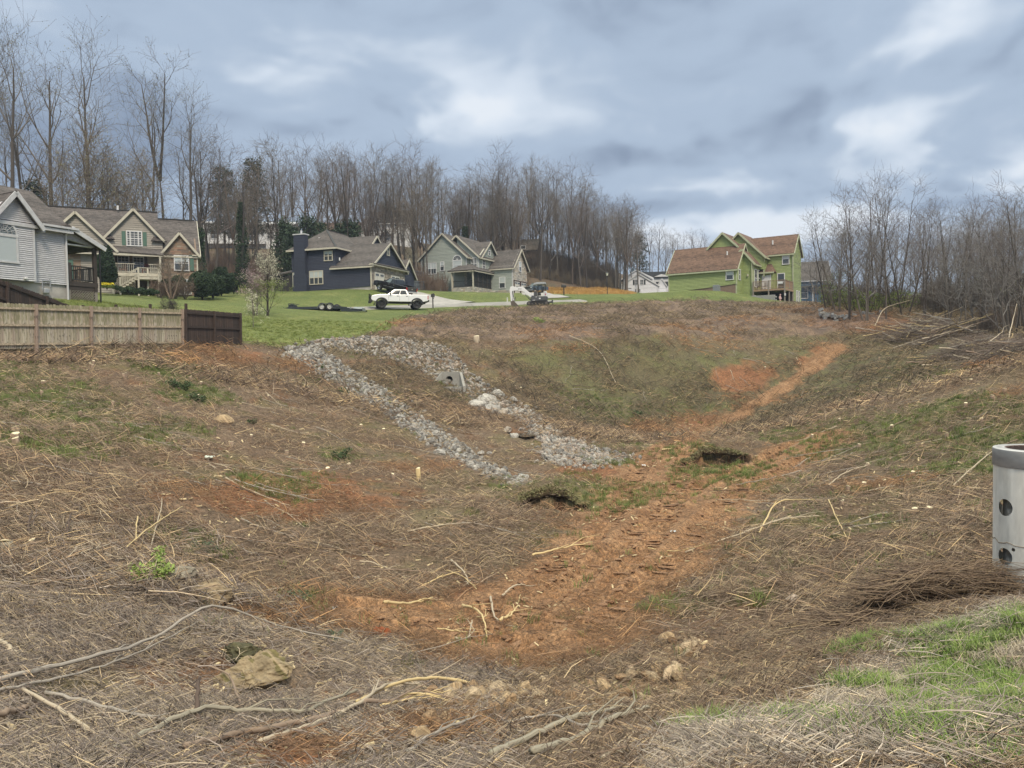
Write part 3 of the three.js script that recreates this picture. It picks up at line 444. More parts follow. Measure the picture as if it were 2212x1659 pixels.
  objs('support_post', [slab(4.02, 4.2, -1, 0.6, -0.14, 0.02), slab(2.26, 2.4, -1, 0.6, -0.14, 0.02)], MAT.deckGrey, h);
  lattice(h, { x: 2.42, z: 0.0, ang: 0, w: 1.58, h: 1.0, y: -0.45, mat: MAT.deckGrey }); lattice(h, { x: 4.14, z: -0.1, ang: RT, w: 4.4, h: 1.0, y: -0.45, mat: MAT.deckGrey });
  obj('drain_pipe', [rod([4.3, 3.2, 0.2], [4.3, -0.3, 0.16], 0.05), rod([4.3, -0.25, 0.16], [4.55, -0.5, 0.5], 0.09)], MAT.black, h);
  obj('vent_hood', [rbox(0.22, 0.14, 0.16, 0.05, -0.62, 0.96, 0.46)], MAT.white, h);
  obj('gas_meter', [rbox(0.34, 0.3, 0.22, 0.06, 0.75, 0.35, 0.16), rod([0.55, 0.35, 0.12], [0.55, 0.95, 0.12], 0.03), rod([0.55, 0.95, 0.12], [1.05, 0.95, 0.12], 0.03), rod([1.05, 0.6, 0.1], [1.05, 1.1, 0.1], 0.03)], MAT.galv, h);
}
// ---------------------------------------------------------------- tan house with stone front and green shutters
{
  const h = house('tan_stone_house', 'large tan siding and stone house with green shutters and three front gables', at(428, 640, 86), 25);
  const B = BOARD.tan, T = MAT.cream, tones = [[0.27, 0.20, 0.15], [0.34, 0.25, 0.18], [0.2, 0.155, 0.125], [0.3, 0.19, 0.14], [0.36, 0.3, 0.24]];
  // main block and right block
  wall(h, { x: -15.5, z: -2.2, pts: [[0, -1], [15.5, -1], [15.5, 5.4], [0, 5.4]], core: MAT.brick });
  gable(h, { x: -16, z: -6.6, len: 12.0, half: 5.6, ye: 5.2, yr: 10.2, oe: 0.3, og: 0.2, mat: MAT.roofBrown, trim: T, ends: [0, 0] });
  objs('ridge_cap', [bar([-16, 10.22, -6.6], [-3.8, 10.22, -6.6], 0.3, 0.1), bar([-3.8, 9.32, -5.6], [0.1, 9.32, -5.6], 0.3, 0.1)], MAT.dark, h);
  obj('roof', [roofPlane([[-16, 9.4, -8.4], [-5.2, 9.4, -8.4], [-5.2, 10.7, -9.4], [-16, 10.7, -9.4]])], MAT.roofBrown, h);
  gable(h, { x: -5, z: -5.6, len: 5.1, half: 5.4, ye: 4.75, yr: 9.3, oe: 0.35, og: 0.25, mat: MAT.roofBrown, trim: T, ends: [0, 1] });
  wall(h, { x: 0, z: -0.1, ang: RT, pts: [[0, -1], [10.8, -1], [10.8, 4.75], [5.5, 9.2], [0, 4.75]], core: MAT.brick });
  veneer(h, { x: -3.6, z: 0, pts: [[0, -0.6], [3.6, -0.6], [3.6, 4.75], [1.85, 6.85], [0.1, 4.75], [0, 4.7]], tones, seed: 5, hgt: 0.17, len: 0.5 });
  gable(h, { x: -1.75, z: 0, ang: RT, len: 4.4, half: 1.75, ye: 4.85, yr: 7.0, oe: 0.3, og0: 0.35, og: 0, mat: MAT.roofBrown, trim: T, ends: [1, 0] });
  objs('eave_return', [slab(-4, -3.4, 4.42, 4.55, -0.3, 0.36), slab(-0.5, 0.3, 4.42, 4.55, -0.3, 0.36)], T, h);
  objs('corner_board', [slab(-0.06, 0.08, -0.6, 4.5, -0.02, 0.08)], T, h);
  // middle gable over the porch
  wall(h, { x: -9.2, z: -0.7, pts: [[0, 5.1], [5.75, 5.1], [5.75, 6.3], [2.95, 9.2], [0, 6.2]], boards: B, course: 0.23, core: T });
  gable(h, { x: -6.25, z: -0.7, ang: RT, len: 6, half: 2.6, ye: 6.55, yr: 9.45, oe: 0.4, og0: 0.35, og: 0, mat: MAT.roofBrown, trim: T, ends: [1, 0] });
  objs('eave_return', [roofPlane([[-9.7, 6.0, -0.25], [-8.1, 6.0, -0.25], [-8.5, 6.5, -0.7], [-9.5, 6.5, -0.7]]), roofPlane([[-4.6, 6.0, -0.25], [-3, 6.0, -0.25], [-3.2, 6.5, -0.7], [-4.3, 6.5, -0.7]])], MAT.roofBrown, h);
  wall(h, { x: -3.46, z: -0.75, ang: RT, pts: [[0, 4.6], [3, 4.6], [3, 6.4], [0, 6.4]], boards: B, course: 0.23, core: T });
  win(h, { x: 0, z: -0.7, u: -6.22, y: 5.45, w: 1.35, h: 1.45, grid: [4, 6], blind: 0 });
  obj('sidelight_bar', [slab(-6.68, -6.6, 5.45, 6.9, -0.66, -0.58), slab(-5.84, -5.76, 5.45, 6.9, -0.66, -0.58)], MAT.white, h);
  for (const u of [-7.25, -5.19]) part(h, 'shutter', [slab(-0.19, 0.19, 0, 1.5, 0, 0.06), slab(-0.14, 0.14, 0.1, 0.7, 0.05, 0.075), slab(-0.14, 0.14, 0.8, 1.4, 0.05, 0.075)], MAT.shutter, { z: -0.68, u, y: 5.42 });
  // left gable
  wall(h, { x: -15.2, z: 0.6, pts: [[0, -1], [7.0, -1], [7.0, 4.9], [3.55, 8.3], [0, 4.9]], boards: B, course: 0.23, core: T, from: 0.2 });
  gable(h, { x: -11.65, z: 0.6, ang: RT, len: 7, half: 3.45, ye: 5.0, yr: 8.55, oe: 0.4, og0: 0.35, og: 0, mat: MAT.roofBrown, trim: T, ends: [1, 0] });
  wall(h, { x: -8.2, z: 0.6, ang: RT, pts: [[0, -1], [3, -1], [3, 4.9], [0, 4.9]], boards: B, course: 0.23, core: T });
  veneer(h, { x: -15.2, z: 0.66, pts: [[0, -0.5], [3.9, -0.5], [3.9, 4.2], [0, 4.2]], tones, seed: 9, hgt: 0.17, len: 0.5 });
  obj('pent_roof', [roofPlane([[-15.4, 4.25, 1.35], [-8.3, 4.25, 1.35], [-8.3, 4.8, 0.6], [-15.4, 4.8, 0.6]])], MAT.roofBrown, h);
  obj('trim_board', [slab(-15.4, -8.1, 4.08, 4.22, 1.2, 1.38), slab(-14.6, -13.2, 7.15, 7.35, 0.3, 1.0)], T, h);
  win(h, { z: 0.6, u: -12.2, y: 5.3, w: 0.8, h: 0.85, blind: 0.5 }); win(h, { z: 0.73, u: -13.1, y: 1.4, w: 1.0, h: 2.0, blind: 0.4 }); part(h, 'shutter', [slab(-0.22, 0.22, 0, 2.1, 0, 0.06)], MAT.shutter, { z: 0.74, u: -12.2, y: 1.4 });
  // porch with its roof, floor, posts, railings and steps
  obj('porch_roof', [roofPlane([[-8.6, 4.55, 1.0], [-3.4, 4.35, 1.0], [-3.4, 5.2, -0.8], [-8.6, 5.35, -0.8]])], MAT.roofBrown, h);
  obj('porch_beam', [slab(-8.5, -3.5, 4.12, 4.42, 0.7, 0.92)], T, h);
  veneer(h, { x: -8.2, z: -2.1, pts: [[0, 2.3], [4.7, 2.3], [4.7, 4.6], [0, 4.6]], tones: [[0.16, 0.115, 0.09], [0.2, 0.15, 0.12], [0.14, 0.11, 0.095]], seed: 12, hgt: 0.17, len: 0.5 });
  win(h, { z: -2.0, u: -7.4, y: 2.75, w: 1.0, h: 1.6, grid: [3, 6] }); win(h, { z: -2.0, u: -5.9, y: 2.75, w: 0.95, h: 1.55, grid: [3, 6] });
  part(h, 'door', [slab(-0.55, 0.55, 0, 2.2, 0, 0.08), slab(-0.65, -0.55, 0, 2.3, 0, 0.12), slab(0.55, 0.65, 0, 2.3, 0, 0.12)], std([0.42, 0.40, 0.35], 0.6), { z: -2.0, u: -4.35, y: 2.32 });
  obj('porch_floor', [slab(-8.4, -3.6, 2.1, 2.32, -2.1, 0.85), slab(-8.42, -3.6, 1.95, 2.12, 0.7, 0.9)], T, h);
  for (const px of [-8.35, -3.75]) obj('porch_post', box(0.2, 4.2, 0.2, px, 2.0, 0.78), T, h);
  railing(h, [-8.2, 2.32, 0.8], [-6.2, 2.32, 0.8], { mat: T, h: 0.95, pick: 0.18 });
  railing(h, [-4.9, 2.32, 0.8], [-3.8, 2.32, 0.8], { mat: T, h: 0.95, pick: 0.18 });
  obj('landing', [slab(-5.95, -3.9, 1.5, 1.75, 0.9, 2.4)], T, h);
  railing(h, [-5.9, 1.75, 2.35], [-3.95, 1.75, 2.35], { mat: T, h: 0.95, pick: 0.16 }); railing(h, [-3.95, 1.75, 2.35], [-3.95, 1.75, 0.95], { mat: T, h: 0.95, pick: 0.16 });
  for (const [px, pz] of [[-5.9, 2.35], [-3.95, 2.35], [-3.95, 1.0], [-5.0, 1.6]]) obj('landing_post', box(0.17, 3.0, 0.17, px, 1.25, pz), T, h);
  railing(h, [-6.0, 1.75, 2.35], [-7.6, 0.75, 2.35], { mat: T, h: 0.9, pick: 0.18 }); railing(h, [-6.0, 1.75, 1.3], [-7.6, 0.75, 1.3], { mat: T, h: 0.9, pick: 0.18 });
  for (let k = 0; k < 6; k++) obj('step', slab(-6.3 - k * 0.28, -6.0 - k * 0.28, 1.42 - k * 0.2, 1.58 - k * 0.2, 1.35, 2.3), T, h);
  for (const pz of [2.35, 1.3]) obj('newel_post', box(0.15, 1.8, 0.15, -7.65, 0.75, pz), T, h);
  lattice(h, { x: -8.2, z: 0.8, ang: 0, w: 2.0, h: 1.7, y: 0.2, mat: T });
  win(h, { z: 0.08, u: -1.6, y: 2.85, w: 1.35, h: 1.5, units: 2, blind: 0.4 }); part(h, 'shutter', [slab(-0.2, 0.2, 0, 1.7, 0, 0.06)], MAT.shutter, { z: 0.09, u: -0.55, y: 2.8 });
  win(h, { z: 0.08, u: -1.35, y: 0.25, w: 1.2, h: 1.5, units: 2, blind: 0.3 });
  obj('vent_cap', [rod([-7.9, 10.1, -6.0], [-7.9, 10.6, -6.0], 0.12)], MAT.white, h);
}
// ---------------------------------------------------------------- navy house with stone garage
{
  const h = house('navy_siding_house', 'dark navy siding house with tall chimney and stone double garage', at(803, 625, 101), -19.3);
  const B = BOARD.navy, T = MAT.cream, tones = [[0.33, 0.29, 0.25], [0.26, 0.23, 0.2], [0.38, 0.34, 0.29], [0.3, 0.25, 0.2], [0.22, 0.2, 0.18]];
  wall(h, { x: -12.2, z: 0, pts: [[0, 0.1], [12.2, 0.45], [12.2, 3.35], [6.8, 3.35], [6.8, 5.8], [0, 5.8]], boards: B, course: 0.21, core: MAT.dark });
  obj('foundation', [slab(-12.15, -0.03, -3, 0.46, -9.3, -0.06)], MAT.concrete, h);
  for (const u of [-7.3, -5.3]) obj('crawl_vent', slab(u - 0.35, u + 0.35, -0.25, 0.05, -0.08, -0.02), MAT.dark, h);
  wall(h, { x: -5.4, z: 0, ang: RT, pts: [[0, 3], [10, 3], [10, 5.8], [0, 5.8]], boards: B, course: 0.21, core: MAT.dark });
  wall(h, { x: -12.2, z: -10, ang: -RT, pts: [[0, -1], [10, -1], [10, 5.8], [0, 5.8]], core: BOARD.navy[0] });
  const O = 0.5, x0 = -12.2 - O, x1 = -5.4 + O, z0 = O, z1 = -11, xm = -8.9, y0 = 5.75, y1 = 8.9;
  obj('roof', [roofPlane([[x0, y0, z0], [x1, y0, z0], [xm, y1, -3.6]]), roofPlane([[x1, y0, z0], [x1, y0, z1], [xm, y1, -8.5], [xm, y1, -3.6]]), roofPlane([[x0, y0, z1], [x0, y0, z0], [xm, y1, -3.6], [xm, y1, -8.5]]), roofPlane([[x1, y0, z1], [x0, y0, z1], [xm, y1, -8.5]])], MAT.roofGrey, h);
  obj('ridge_cap', [bar([xm, y1 + 0.02, -3.6], [xm, y1 + 0.02, -8.5], 0.25, 0.08), bar([xm, y1, -3.6], [x1, y0 + 0.02, z0], 0.25, 0.08)], MAT.dark, h);
  obj('fascia', [bar([x0, y0 - 0.1, z0 + 0.04], [x1, y0 - 0.1, z0 + 0.04], 0.08, 0.22), bar([x1 + 0.04, y0 - 0.1, z0], [x1 + 0.04, y0 - 0.1, z1], 0.08, 0.22), bar([x0 - 0.04, y0 - 0.1, z0], [x0 - 0.04, y0 - 0.1, z1], 0.08, 0.22)], T, h);
  gable(h, { x: -8.6, z: -8.6, len: 4.6, half: 2, ye: 6.7, yr: 8.5, oe: 0.3, og: 0.2, mat: MAT.roofGrey, trim: T, ends: [0, 1] });
  wall(h, { x: -4.05, z: -6.6, ang: RT, pts: [[0, 5.0], [4, 5.0], [4, 6.7], [2, 8.3], [0, 6.7]], boards: B, course: 0.21, core: MAT.dark });
  // garage wing
  gable(h, { x: -6.0, z: -4.7, len: 6.0, half: 4.7, ye: 3.4, yr: 6.7, oe: 0.45, og: 0.4, og0: 0, mat: MAT.roofGrey, trim: T, ends: [0, 1] });
  wall(h, { x: 0.02, z: 0, ang: RT, pts: [[0.2, 3.4], [9.2, 3.4], [4.7, 6.5]], boards: B, course: 0.21, core: MAT.dark });
  obj('cornice', [bar([0.3, 3.25, 0.5], [0.3, 3.25, -9.9], 0.5, 0.2)], T, h);
  obj('roof', [roofPlane([[0.62, 3.36, 0.4], [0.62, 3.36, -9.8], [0.02, 3.62, -9.8], [0.02, 3.62, 0.4]], 0.08)], MAT.roofGrey, h);
  veneer(h, { x: 0.0, z: 0, ang: RT, pts: [[0, -0.4], [9.4, -0.4], [9.4, 3.3], [0, 3.3]], tones, seed: 21, hgt: 0.24, len: 0.5, holes: [[0.75, 3.35, 0, 2.35], [5.2, 7.9, 0, 2.35]] });
  garageDoor(h, { x: 0.02, z: 0, ang: RT, u: 2.05, w: 2.6, h: 2.35 }); garageDoor(h, { x: 0.02, z: 0, ang: RT, u: 6.55, w: 2.6, h: 2.35 });
  obj('downspout', [rod([-0.05, 3.2, 0.45], [-0.05, 2.9, 0.1], 0.06), rod([-0.05, 2.92, 0.1], [-0.05, 0, 0.1], 0.06)], T, h);
  obj('corner_board', slab(-0.08, 0.06, 0.1, 3.3, 0.01, 0.08), T, h);
  gable(h, { x: -5, z: -11.2, len: 4.6, half: 2.0, ye: 3.0, yr: 5.2, oe: 0.4, og: 0.3, mat: MAT.roofGrey, trim: T, ends: [0, 1] });
  wall(h, { x: -0.4, z: -9.4, ang: RT, pts: [[0, -0.4], [3.8, -0.4], [3.8, 3.0], [1.9, 5.0], [0, 3.0]], boards: B, course: 0.21, core: MAT.dark });
  // chimney
  const ch = obj('chimney', [slab(-11.35, -9.75, -0.5, 7.7, -0.3, 0.6), slab(-11.55, -9.55, -0.5, 2.4, -0.3, 0.58)], MAT.dark, h);
  let ck = 0; for (let y = -0.4; y < 7.6; y += 0.21) { const low = y < 2.3; const m = sh(new THREE.Mesh(slab(low ? -11.6 : -11.4, low ? -9.5 : -9.7, y, y + 0.2, 0.5, 0.645), B[Math.floor(hash2(ck, 77) * 3)])); m.name = 'siding_board' + (ck ? '_' + String(ck).padStart(3, '0') : ''); ck++; ch.add(m); const m2 = sh(new THREE.Mesh(slab(low ? -9.6 : -9.78, low ? -9.46 : -9.67, y, y + 0.2, -0.2, 0.5), B[Math.floor(hash2(ck, 78) * 3)])); m2.name = 'siding_board_' + String(ck).padStart(3, '0'); ck++; ch.add(m2); }
  obj('chimney_cap', [slab(-11.5, -9.6, 7.7, 7.85, -0.4, 0.72), rod([-10.5, 7.8, 0.1], [-10.5, 8.35, 0.1], 0.13)], MAT.greyTrim, h);
  // side porch
  obj('porch_roof', [roofPlane([[-15.4, 2.55, 0.6], [-12.2, 2.9, 0.2], [-12.2, 3.7, -3], [-14.6, 3.5, -3]])], MAT.roofGrey, h);
  obj('porch_post', box(0.16, 3.0, 0.16, -15.1, 1.1, 0.4), T, h); obj('porch_screen', [slab(-15, -12.3, 0.1, 2.5, -0.06, 0), slab(-15.1, -12.3, -1, 0.1, -3, 0.0)], std([0.03, 0.028, 0.03], 0.7), h);
  for (let k = 0; k < 4; k++) obj('screen_bar', slab(-14.6 + k * 0.65, -14.54 + k * 0.65, 0.1, 2.5, 0.0, 0.05), MAT.darkWood, h);
  win(h, { z: 0.02, u: -8.35, y: 1.1, w: 1.95, h: 1.65, units: 3, mat: T, grid: [3, 2], blind: 0.5 }); win(h, { z: 0.02, u: -6.4, y: 4.15, w: 1.15, h: 1.15, units: 2, mat: T, blind: 0.3 }); win(h, { z: 0.02, u: -11.75, y: 0.9, w: 0.42, h: 1.75, mat: T, blind: 0.5 });
  win(h, { x: 0.03, z: 0, ang: RT, u: 4.55, y: 5.0, w: 0.6, h: 0.95, mat: T, grid: [2, 3] });
  objs('pipe_vent', [rod([-5.1, 4.1, 1.0 - 1.6], [-5.1, 4.5, -0.6], 0.1), rod([-9.0, 7.0, -1.9], [-9.0, 7.6, -1.9], 0.12)], MAT.white, h);
  obj('house_number', slab(0.06, 0.1, 1.3, 2.1, -9.1, -8.85), MAT.white, h);
}
// ---------------------------------------------------------------- grey-green house in the middle
{
  const h = house('grey_green_house', 'grey-green siding house with screened corner porch and pale stone garage', at(911, 630, 130), -25);
  const B = BOARD.sage, T = MAT.cream, tones = [[0.46, 0.43, 0.38], [0.4, 0.38, 0.34], [0.52, 0.49, 0.44], [0.43, 0.37, 0.3], [0.35, 0.34, 0.32]];
  wall(h, { x: 0, z: 0, pts: [[0, -0.5], [8.65, -0.5], [8.65, 5.5], [4.32, 9.3], [0, 5.5]], boards: B, course: 0.24, core: T });
  gable(h, { x: 4.32, z: 0, ang: RT, len: 10, half: 4.33, ye: 5.6, yr: 9.45, oe: 0.45, og0: 0.4, og: 0.2, mat: MAT.roofGrey, trim: T, ends: [1, 1] });
  wall(h, { x: 0, z: -10, ang: -RT, pts: [[0, -1], [10, -1], [10, 5.5], [0, 5.5]], boards: B, course: 0.24, core: T });
  wall(h, { x: 8.65, z: 0, ang: RT, pts: [[0, -0.5], [1.3, -0.5], [1.3, 5.5], [0, 5.5]], boards: B, course: 0.24, core: T });
  // second block, set back, with its own parallel gable
  gable(h, { x: 6.3, z: -1.2, ang: RT, len: 8, half: 4.0, ye: 5.55, yr: 9.1, oe: 0.4, og0: 0.4, og: 0, mat: MAT.roofGrey, trim: T, ends: [1, 0] });
  wall(h, { x: 8.65, z: -1.2, pts: [[0, -0.5], [1.6, -0.5], [1.6, 5.5], [0, 5.5]], boards: B, course: 0.24, core: T });
  wall(h, { x: 6, z: -1.21, pts: [[0, 5.4], [4.1, 5.4], [0.4, 8.9]], boards: B, course: 0.24, core: T });
  wall(h, { x: 10.25, z: -1.2, ang: RT, pts: [[0, -0.5], [7.2, -0.5], [7.2, 5.5], [3.8, 8.1], [0.4, 5.5], [0, 5.5]], boards: B, course: 0.24, core: T });
  gable(h, { x: 5.5, z: -5, len: 4.8, half: 3.2, ye: 5.5, yr: 8.25, oe: 0.4, og: 0.4, mat: MAT.roofGrey, trim: T, ends: [0, 1] });
  // garage
  gable(h, { x: 10.2, z: -7.9, len: 4.5, half: 2.9, ye: 3.95, yr: 7.0, oe: 0.35, og: 0.35, og0: 0, mat: MAT.roofGrey, trim: T, ends: [0, 1] });
  wall(h, { x: 10.25, z: -5, pts: [[0, -0.3], [4.35, -0.3], [4.35, 3.95], [0, 3.95]], boards: B, course: 0.24, core: T });
  veneer(h, { x: 14.6, z: -5, ang: RT, pts: [[0, -1], [5.8, -1], [5.8, 3.95], [2.9, 6.85], [0, 3.95]], tones, seed: 31, hgt: 0.22, len: 0.5, holes: [[0.5, 2.7, -1, 1.55], [3.1, 5.3, -1, 1.55]] });
  for (const u of [1.6, 4.2]) { garageDoor(h, { x: 14.62, z: -5, ang: RT, u, w: 2.1, h: 2.2, y: -0.75 }); part(h, 'door_frame', [slab(-1.15, -1.05, 0, 2.3, 0, 0.12), slab(1.05, 1.15, 0, 2.3, 0, 0.12), slab(-1.15, 1.15, 2.2, 2.35, 0, 0.13)], std([0.06, 0.035, 0.03], 0.6), { x: 14.62, z: -5, ang: RT, u, y: -0.75 }); }
  win(h, { x: 14.64, z: -5, ang: RT, u: 2.9, y: 3.3, w: 0.8, h: 1.5, blind: 0.5 });
  objs('corner_board', [slab(14.5, 14.64, -0.3, 3.9, -5.0, -4.93), slab(10.2, 10.34, -0.3, 5.4, -1.2, -1.13), slab(8.58, 8.7, -0.3, 5.4, 0, 0.07), slab(-0.05, 0.08, -0.3, 5.4, 0.0, 0.07)], MAT.greyTrim, h);
  veneer(h, { x: 10.3, z: -4.95, pts: [[0, -1.2], [4.3, -1.2], [4.3, -0.3], [0, -0.1]], tones, seed: 37 });
  // screened porch round the corner
  const P0 = [6.9, 1.7], P1 = [10.7, 1.7], P2 = [10.7, -5];
  obj('porch_roof', [roofPlane([[6.3, 2.85, 2.3], [11.3, 2.85, 2.3], [9.4, 4.0, -0.2], [7.3, 4.0, -0.2]]), roofPlane([[11.3, 2.85, 2.3], [11.3, 2.85, -5.2], [10.0, 3.7, -5.2], [9.4, 4.0, -0.2]]), roofPlane([[6.3, 2.85, 0], [6.3, 2.85, 2.3], [7.3, 4.0, -0.2]])], MAT.roofGrey, h);
  obj('porch_beam', [bar([6.4, 2.7, 2.15], [11.15, 2.7, 2.15], 0.12, 0.28), bar([11.15, 2.7, 2.15], [11.15, 2.7, -5], 0.12, 0.28)], T, h);
  for (const [px, pz] of [[6.95, 1.7], [10.7, 1.7]]) obj('porch_post', box(0.2, 2.9, 0.2, px, 1.3, pz), T, h);
  for (const pz of [0, -1.7, -3.3, -4.7]) obj('screen_post', box(0.12, 2.6, 0.12, 10.7, 1.4, pz), MAT.darkWood, h);
  obj('porch_floor', slab(6.9, 10.75, 0.0, 0.2, -5, 1.75), MAT.darkWood, h);
  veneer(h, { x: 6.85, z: 1.78, pts: [[0, -1.6], [3.9, -1.6], [3.9, 0.05], [0, 0.05]], tones, seed: 33 }); veneer(h, { x: 10.76, z: 1.78, ang: RT, pts: [[0, -1.6], [6.7, -1.6], [6.7, 0.05], [0, 0.05]], tones, seed: 34 });
  railing(h, [7.0, 0.2, 1.7], [10.6, 0.2, 1.7], { mat: MAT.dark, pick: 0.16 }); railing(h, [10.7, 0.2, 1.6], [10.7, 0.2, -4.9], { mat: MAT.dark, pick: 0.16 });
  obj('insect_screen', [slab(10.66, 10.68, 0.2, 2.6, -4.9, 1.6)], new THREE.MeshPhysicalMaterial({ color: col(0.03, 0.03, 0.03), roughness: 0.9, opacity: 0.55, transparent: true }), h);
  veneer(h, { x: 8.3, z: 0.05, pts: [[0, 0.2], [0.4, 0.2], [0.4, 2.7], [0, 2.7]], tones, seed: 35 });
  win(h, { z: 0.02, u: 1.95, y: 2.85, w: 1.9, h: 1.75, units: 2, grid: [4, 2], blind: 0.5 }); win(h, { z: 0.02, u: 4.1, y: 3.3, w: 0.6, h: 1.35, blind: 0.4 }); win(h, { z: 0.02, u: 1.0, y: 0.65, w: 0.75, h: 0.95 }); win(h, { z: 0.02, u: 4.35, y: 0.5, w: 0.75, h: 1.25, blind: 0.4 });
  win(h, { z: 0.02, u: 6.95, y: 3.35, w: 1.5, h: 1.35, blind: 0.9 }); 
  const fan = part(h, 'fan_window', [extrude(Array.from({ length: 13 }, (_, i) => [Math.cos(i * Math.PI / 12) * 0.85, Math.sin(i * Math.PI / 12) * 0.85]), 0.08, 0, [Array.from({ length: 13 }, (_, i) => [Math.cos(i * Math.PI / 12) * 0.72, 0.04 + Math.sin(i * Math.PI / 12) * 0.68])]), ...[1, 2, 3, 4, 5].map((k) => bar([0, 0.04, 0.06], [Math.cos(k * Math.PI / 6) * 0.74, Math.sin(k * Math.PI / 6) * 0.74, 0.06], 0.04, 0.03))], MAT.white, { z: 0.03, u: 6.95, y: 4.82 }); obj('pane', extrude(Array.from({ length: 13 }, (_, i) => [Math.cos(i * Math.PI / 12) * 0.72, Math.sin(i * Math.PI / 12) * 0.72]), 0.04), MAT.glass, fan);
  win(h, { z: -1.18, u: 9.45, y: 3.35, w: 0.95, h: 1.75, units: 2, grid: [4, 2] }); win(h, { x: 10.27, z: -1.2, ang: RT, u: 1.7, y: 3.2, w: 0.8, h: 1.7, grid: [2, 4] }); win(h, { x: 10.27, z: -1.2, ang: RT, u: 3.8, y: 6.0, w: 0.6, h: 0.7 });
  win(h, { z: -4.98, u: 12.7, y: 0.35, w: 0.95, h: 1.7, blind: 0.55 });
  objs('downspout', [rod([6.9, 2.7, 2.0], [6.9, -1, 1.85], 0.06), rod([10.75, 2.7, 2.0], [10.75, -1.4, 1.85], 0.06)], T, h);
}
// ---------------------------------------------------------------- white house far off, end on
{
  const h = house('white_gabled_house', 'small white house with black shutters and black roof standing past the tan field', at(1338, 634, 200), -8);
  const B = BOARD.white, T = MAT.white;
  wall(h, { x: 0, z: 0, pts: [[0, -1], [9.9, -1], [9.9, 1.95], [4.95, 4.95], [0, 1.95]], boards: B, course: 0.3, core: T });
  gable(h, { x: 4.95, z: 0, ang: RT, len: 9, half: 4.95, ye: 2.0, yr: 5.05, oe: 0.3, og0: 0.25, og: 0, mat: MAT.roofBlack, trim: T, ends: [1, 0] });
  wall(h, { x: 1, z: -4, pts: [[0, 0], [8, 0], [8, 4.2], [3.5, 6.4], [0, 4.3]], boards: B, course: 0.3, core: T });
  gable(h, { x: 4.5, z: -4, ang: RT, len: 7, half: 3.8, ye: 4.2, yr: 6.5, oe: 0.3, og0: 0.25, og: 0, mat: MAT.roofBlack, trim: T, ends: [1, 0] });
  wall(h, { x: 9.9, z: 0, ang: RT, pts: [[0, -1], [9, -1], [9, 1.95], [0, 1.95]], boards: B, course: 0.3, core: T });
  wall(h, { x: 9.9, z: -3.5, pts: [[0, -1], [7, -1], [7, 2.1], [0, 2.1]], boards: B, course: 0.3, core: T });
  obj('roof', [roofPlane([[9.6, 2.1, -3.2], [17.2, 2.1, -3.2], [17.2, 4.4, -7], [9.6, 4.4, -7]])], MAT.roofBlack, h);
  gable(h, { x: 11, z: -2.6, ang: RT, len: 3, half: 1.1, ye: 2.2, yr: 3.9, oe: 0.2, og0: 0.2, og: 0, mat: MAT.roofBlack, trim: T, ends: [1, 0] }); wall(h, { x: 9.9, z: -2.6, pts: [[0, -1], [2.2, -1], [2.2, 2.2], [1.1, 3.7], [0, 2.2]], boards: B, course: 0.3, core: T });
  wall(h, { x: 9, z: -5, ang: 0, pts: [[0, 2], [5, 2], [5, 4.5], [2, 5.2], [0, 4.5]], core: T }); obj('roof', [roofPlane([[7, 4.3, -4.6], [14.5, 4.3, -4.6], [14.5, 6.2, -8], [5, 6.2, -8]])], MAT.roofBlack, h);
  for (const u of [4.45, 5.75]) win(h, { z: 0.02, u, y: 2.15, w: 0.75, h: 1.2, grid: [2, 4] }); for (const u of [3.7, 6.5]) part(h, 'shutter', slab(-0.2, 0.2, 0, 1.3, 0, 0.06), MAT.black, { z: 0.04, u, y: 2.1 });
  for (const u of [4.2, 5.2]) win(h, { z: 0.02, u, y: 0.35, w: 0.3, h: 0.6, fr: 0.05 }); obj('wall_vent', slab(2.3, 3.1, 1.15, 1.3, 0.04, 0.08), MAT.dark, h);
  objs('downspout', [rod([0.1, 1.9, 0.1], [0.1, -1, 0.1], 0.07), rod([9.85, 1.9, 0.1], [9.85, -1, 0.1], 0.07)], MAT.white, h);
}
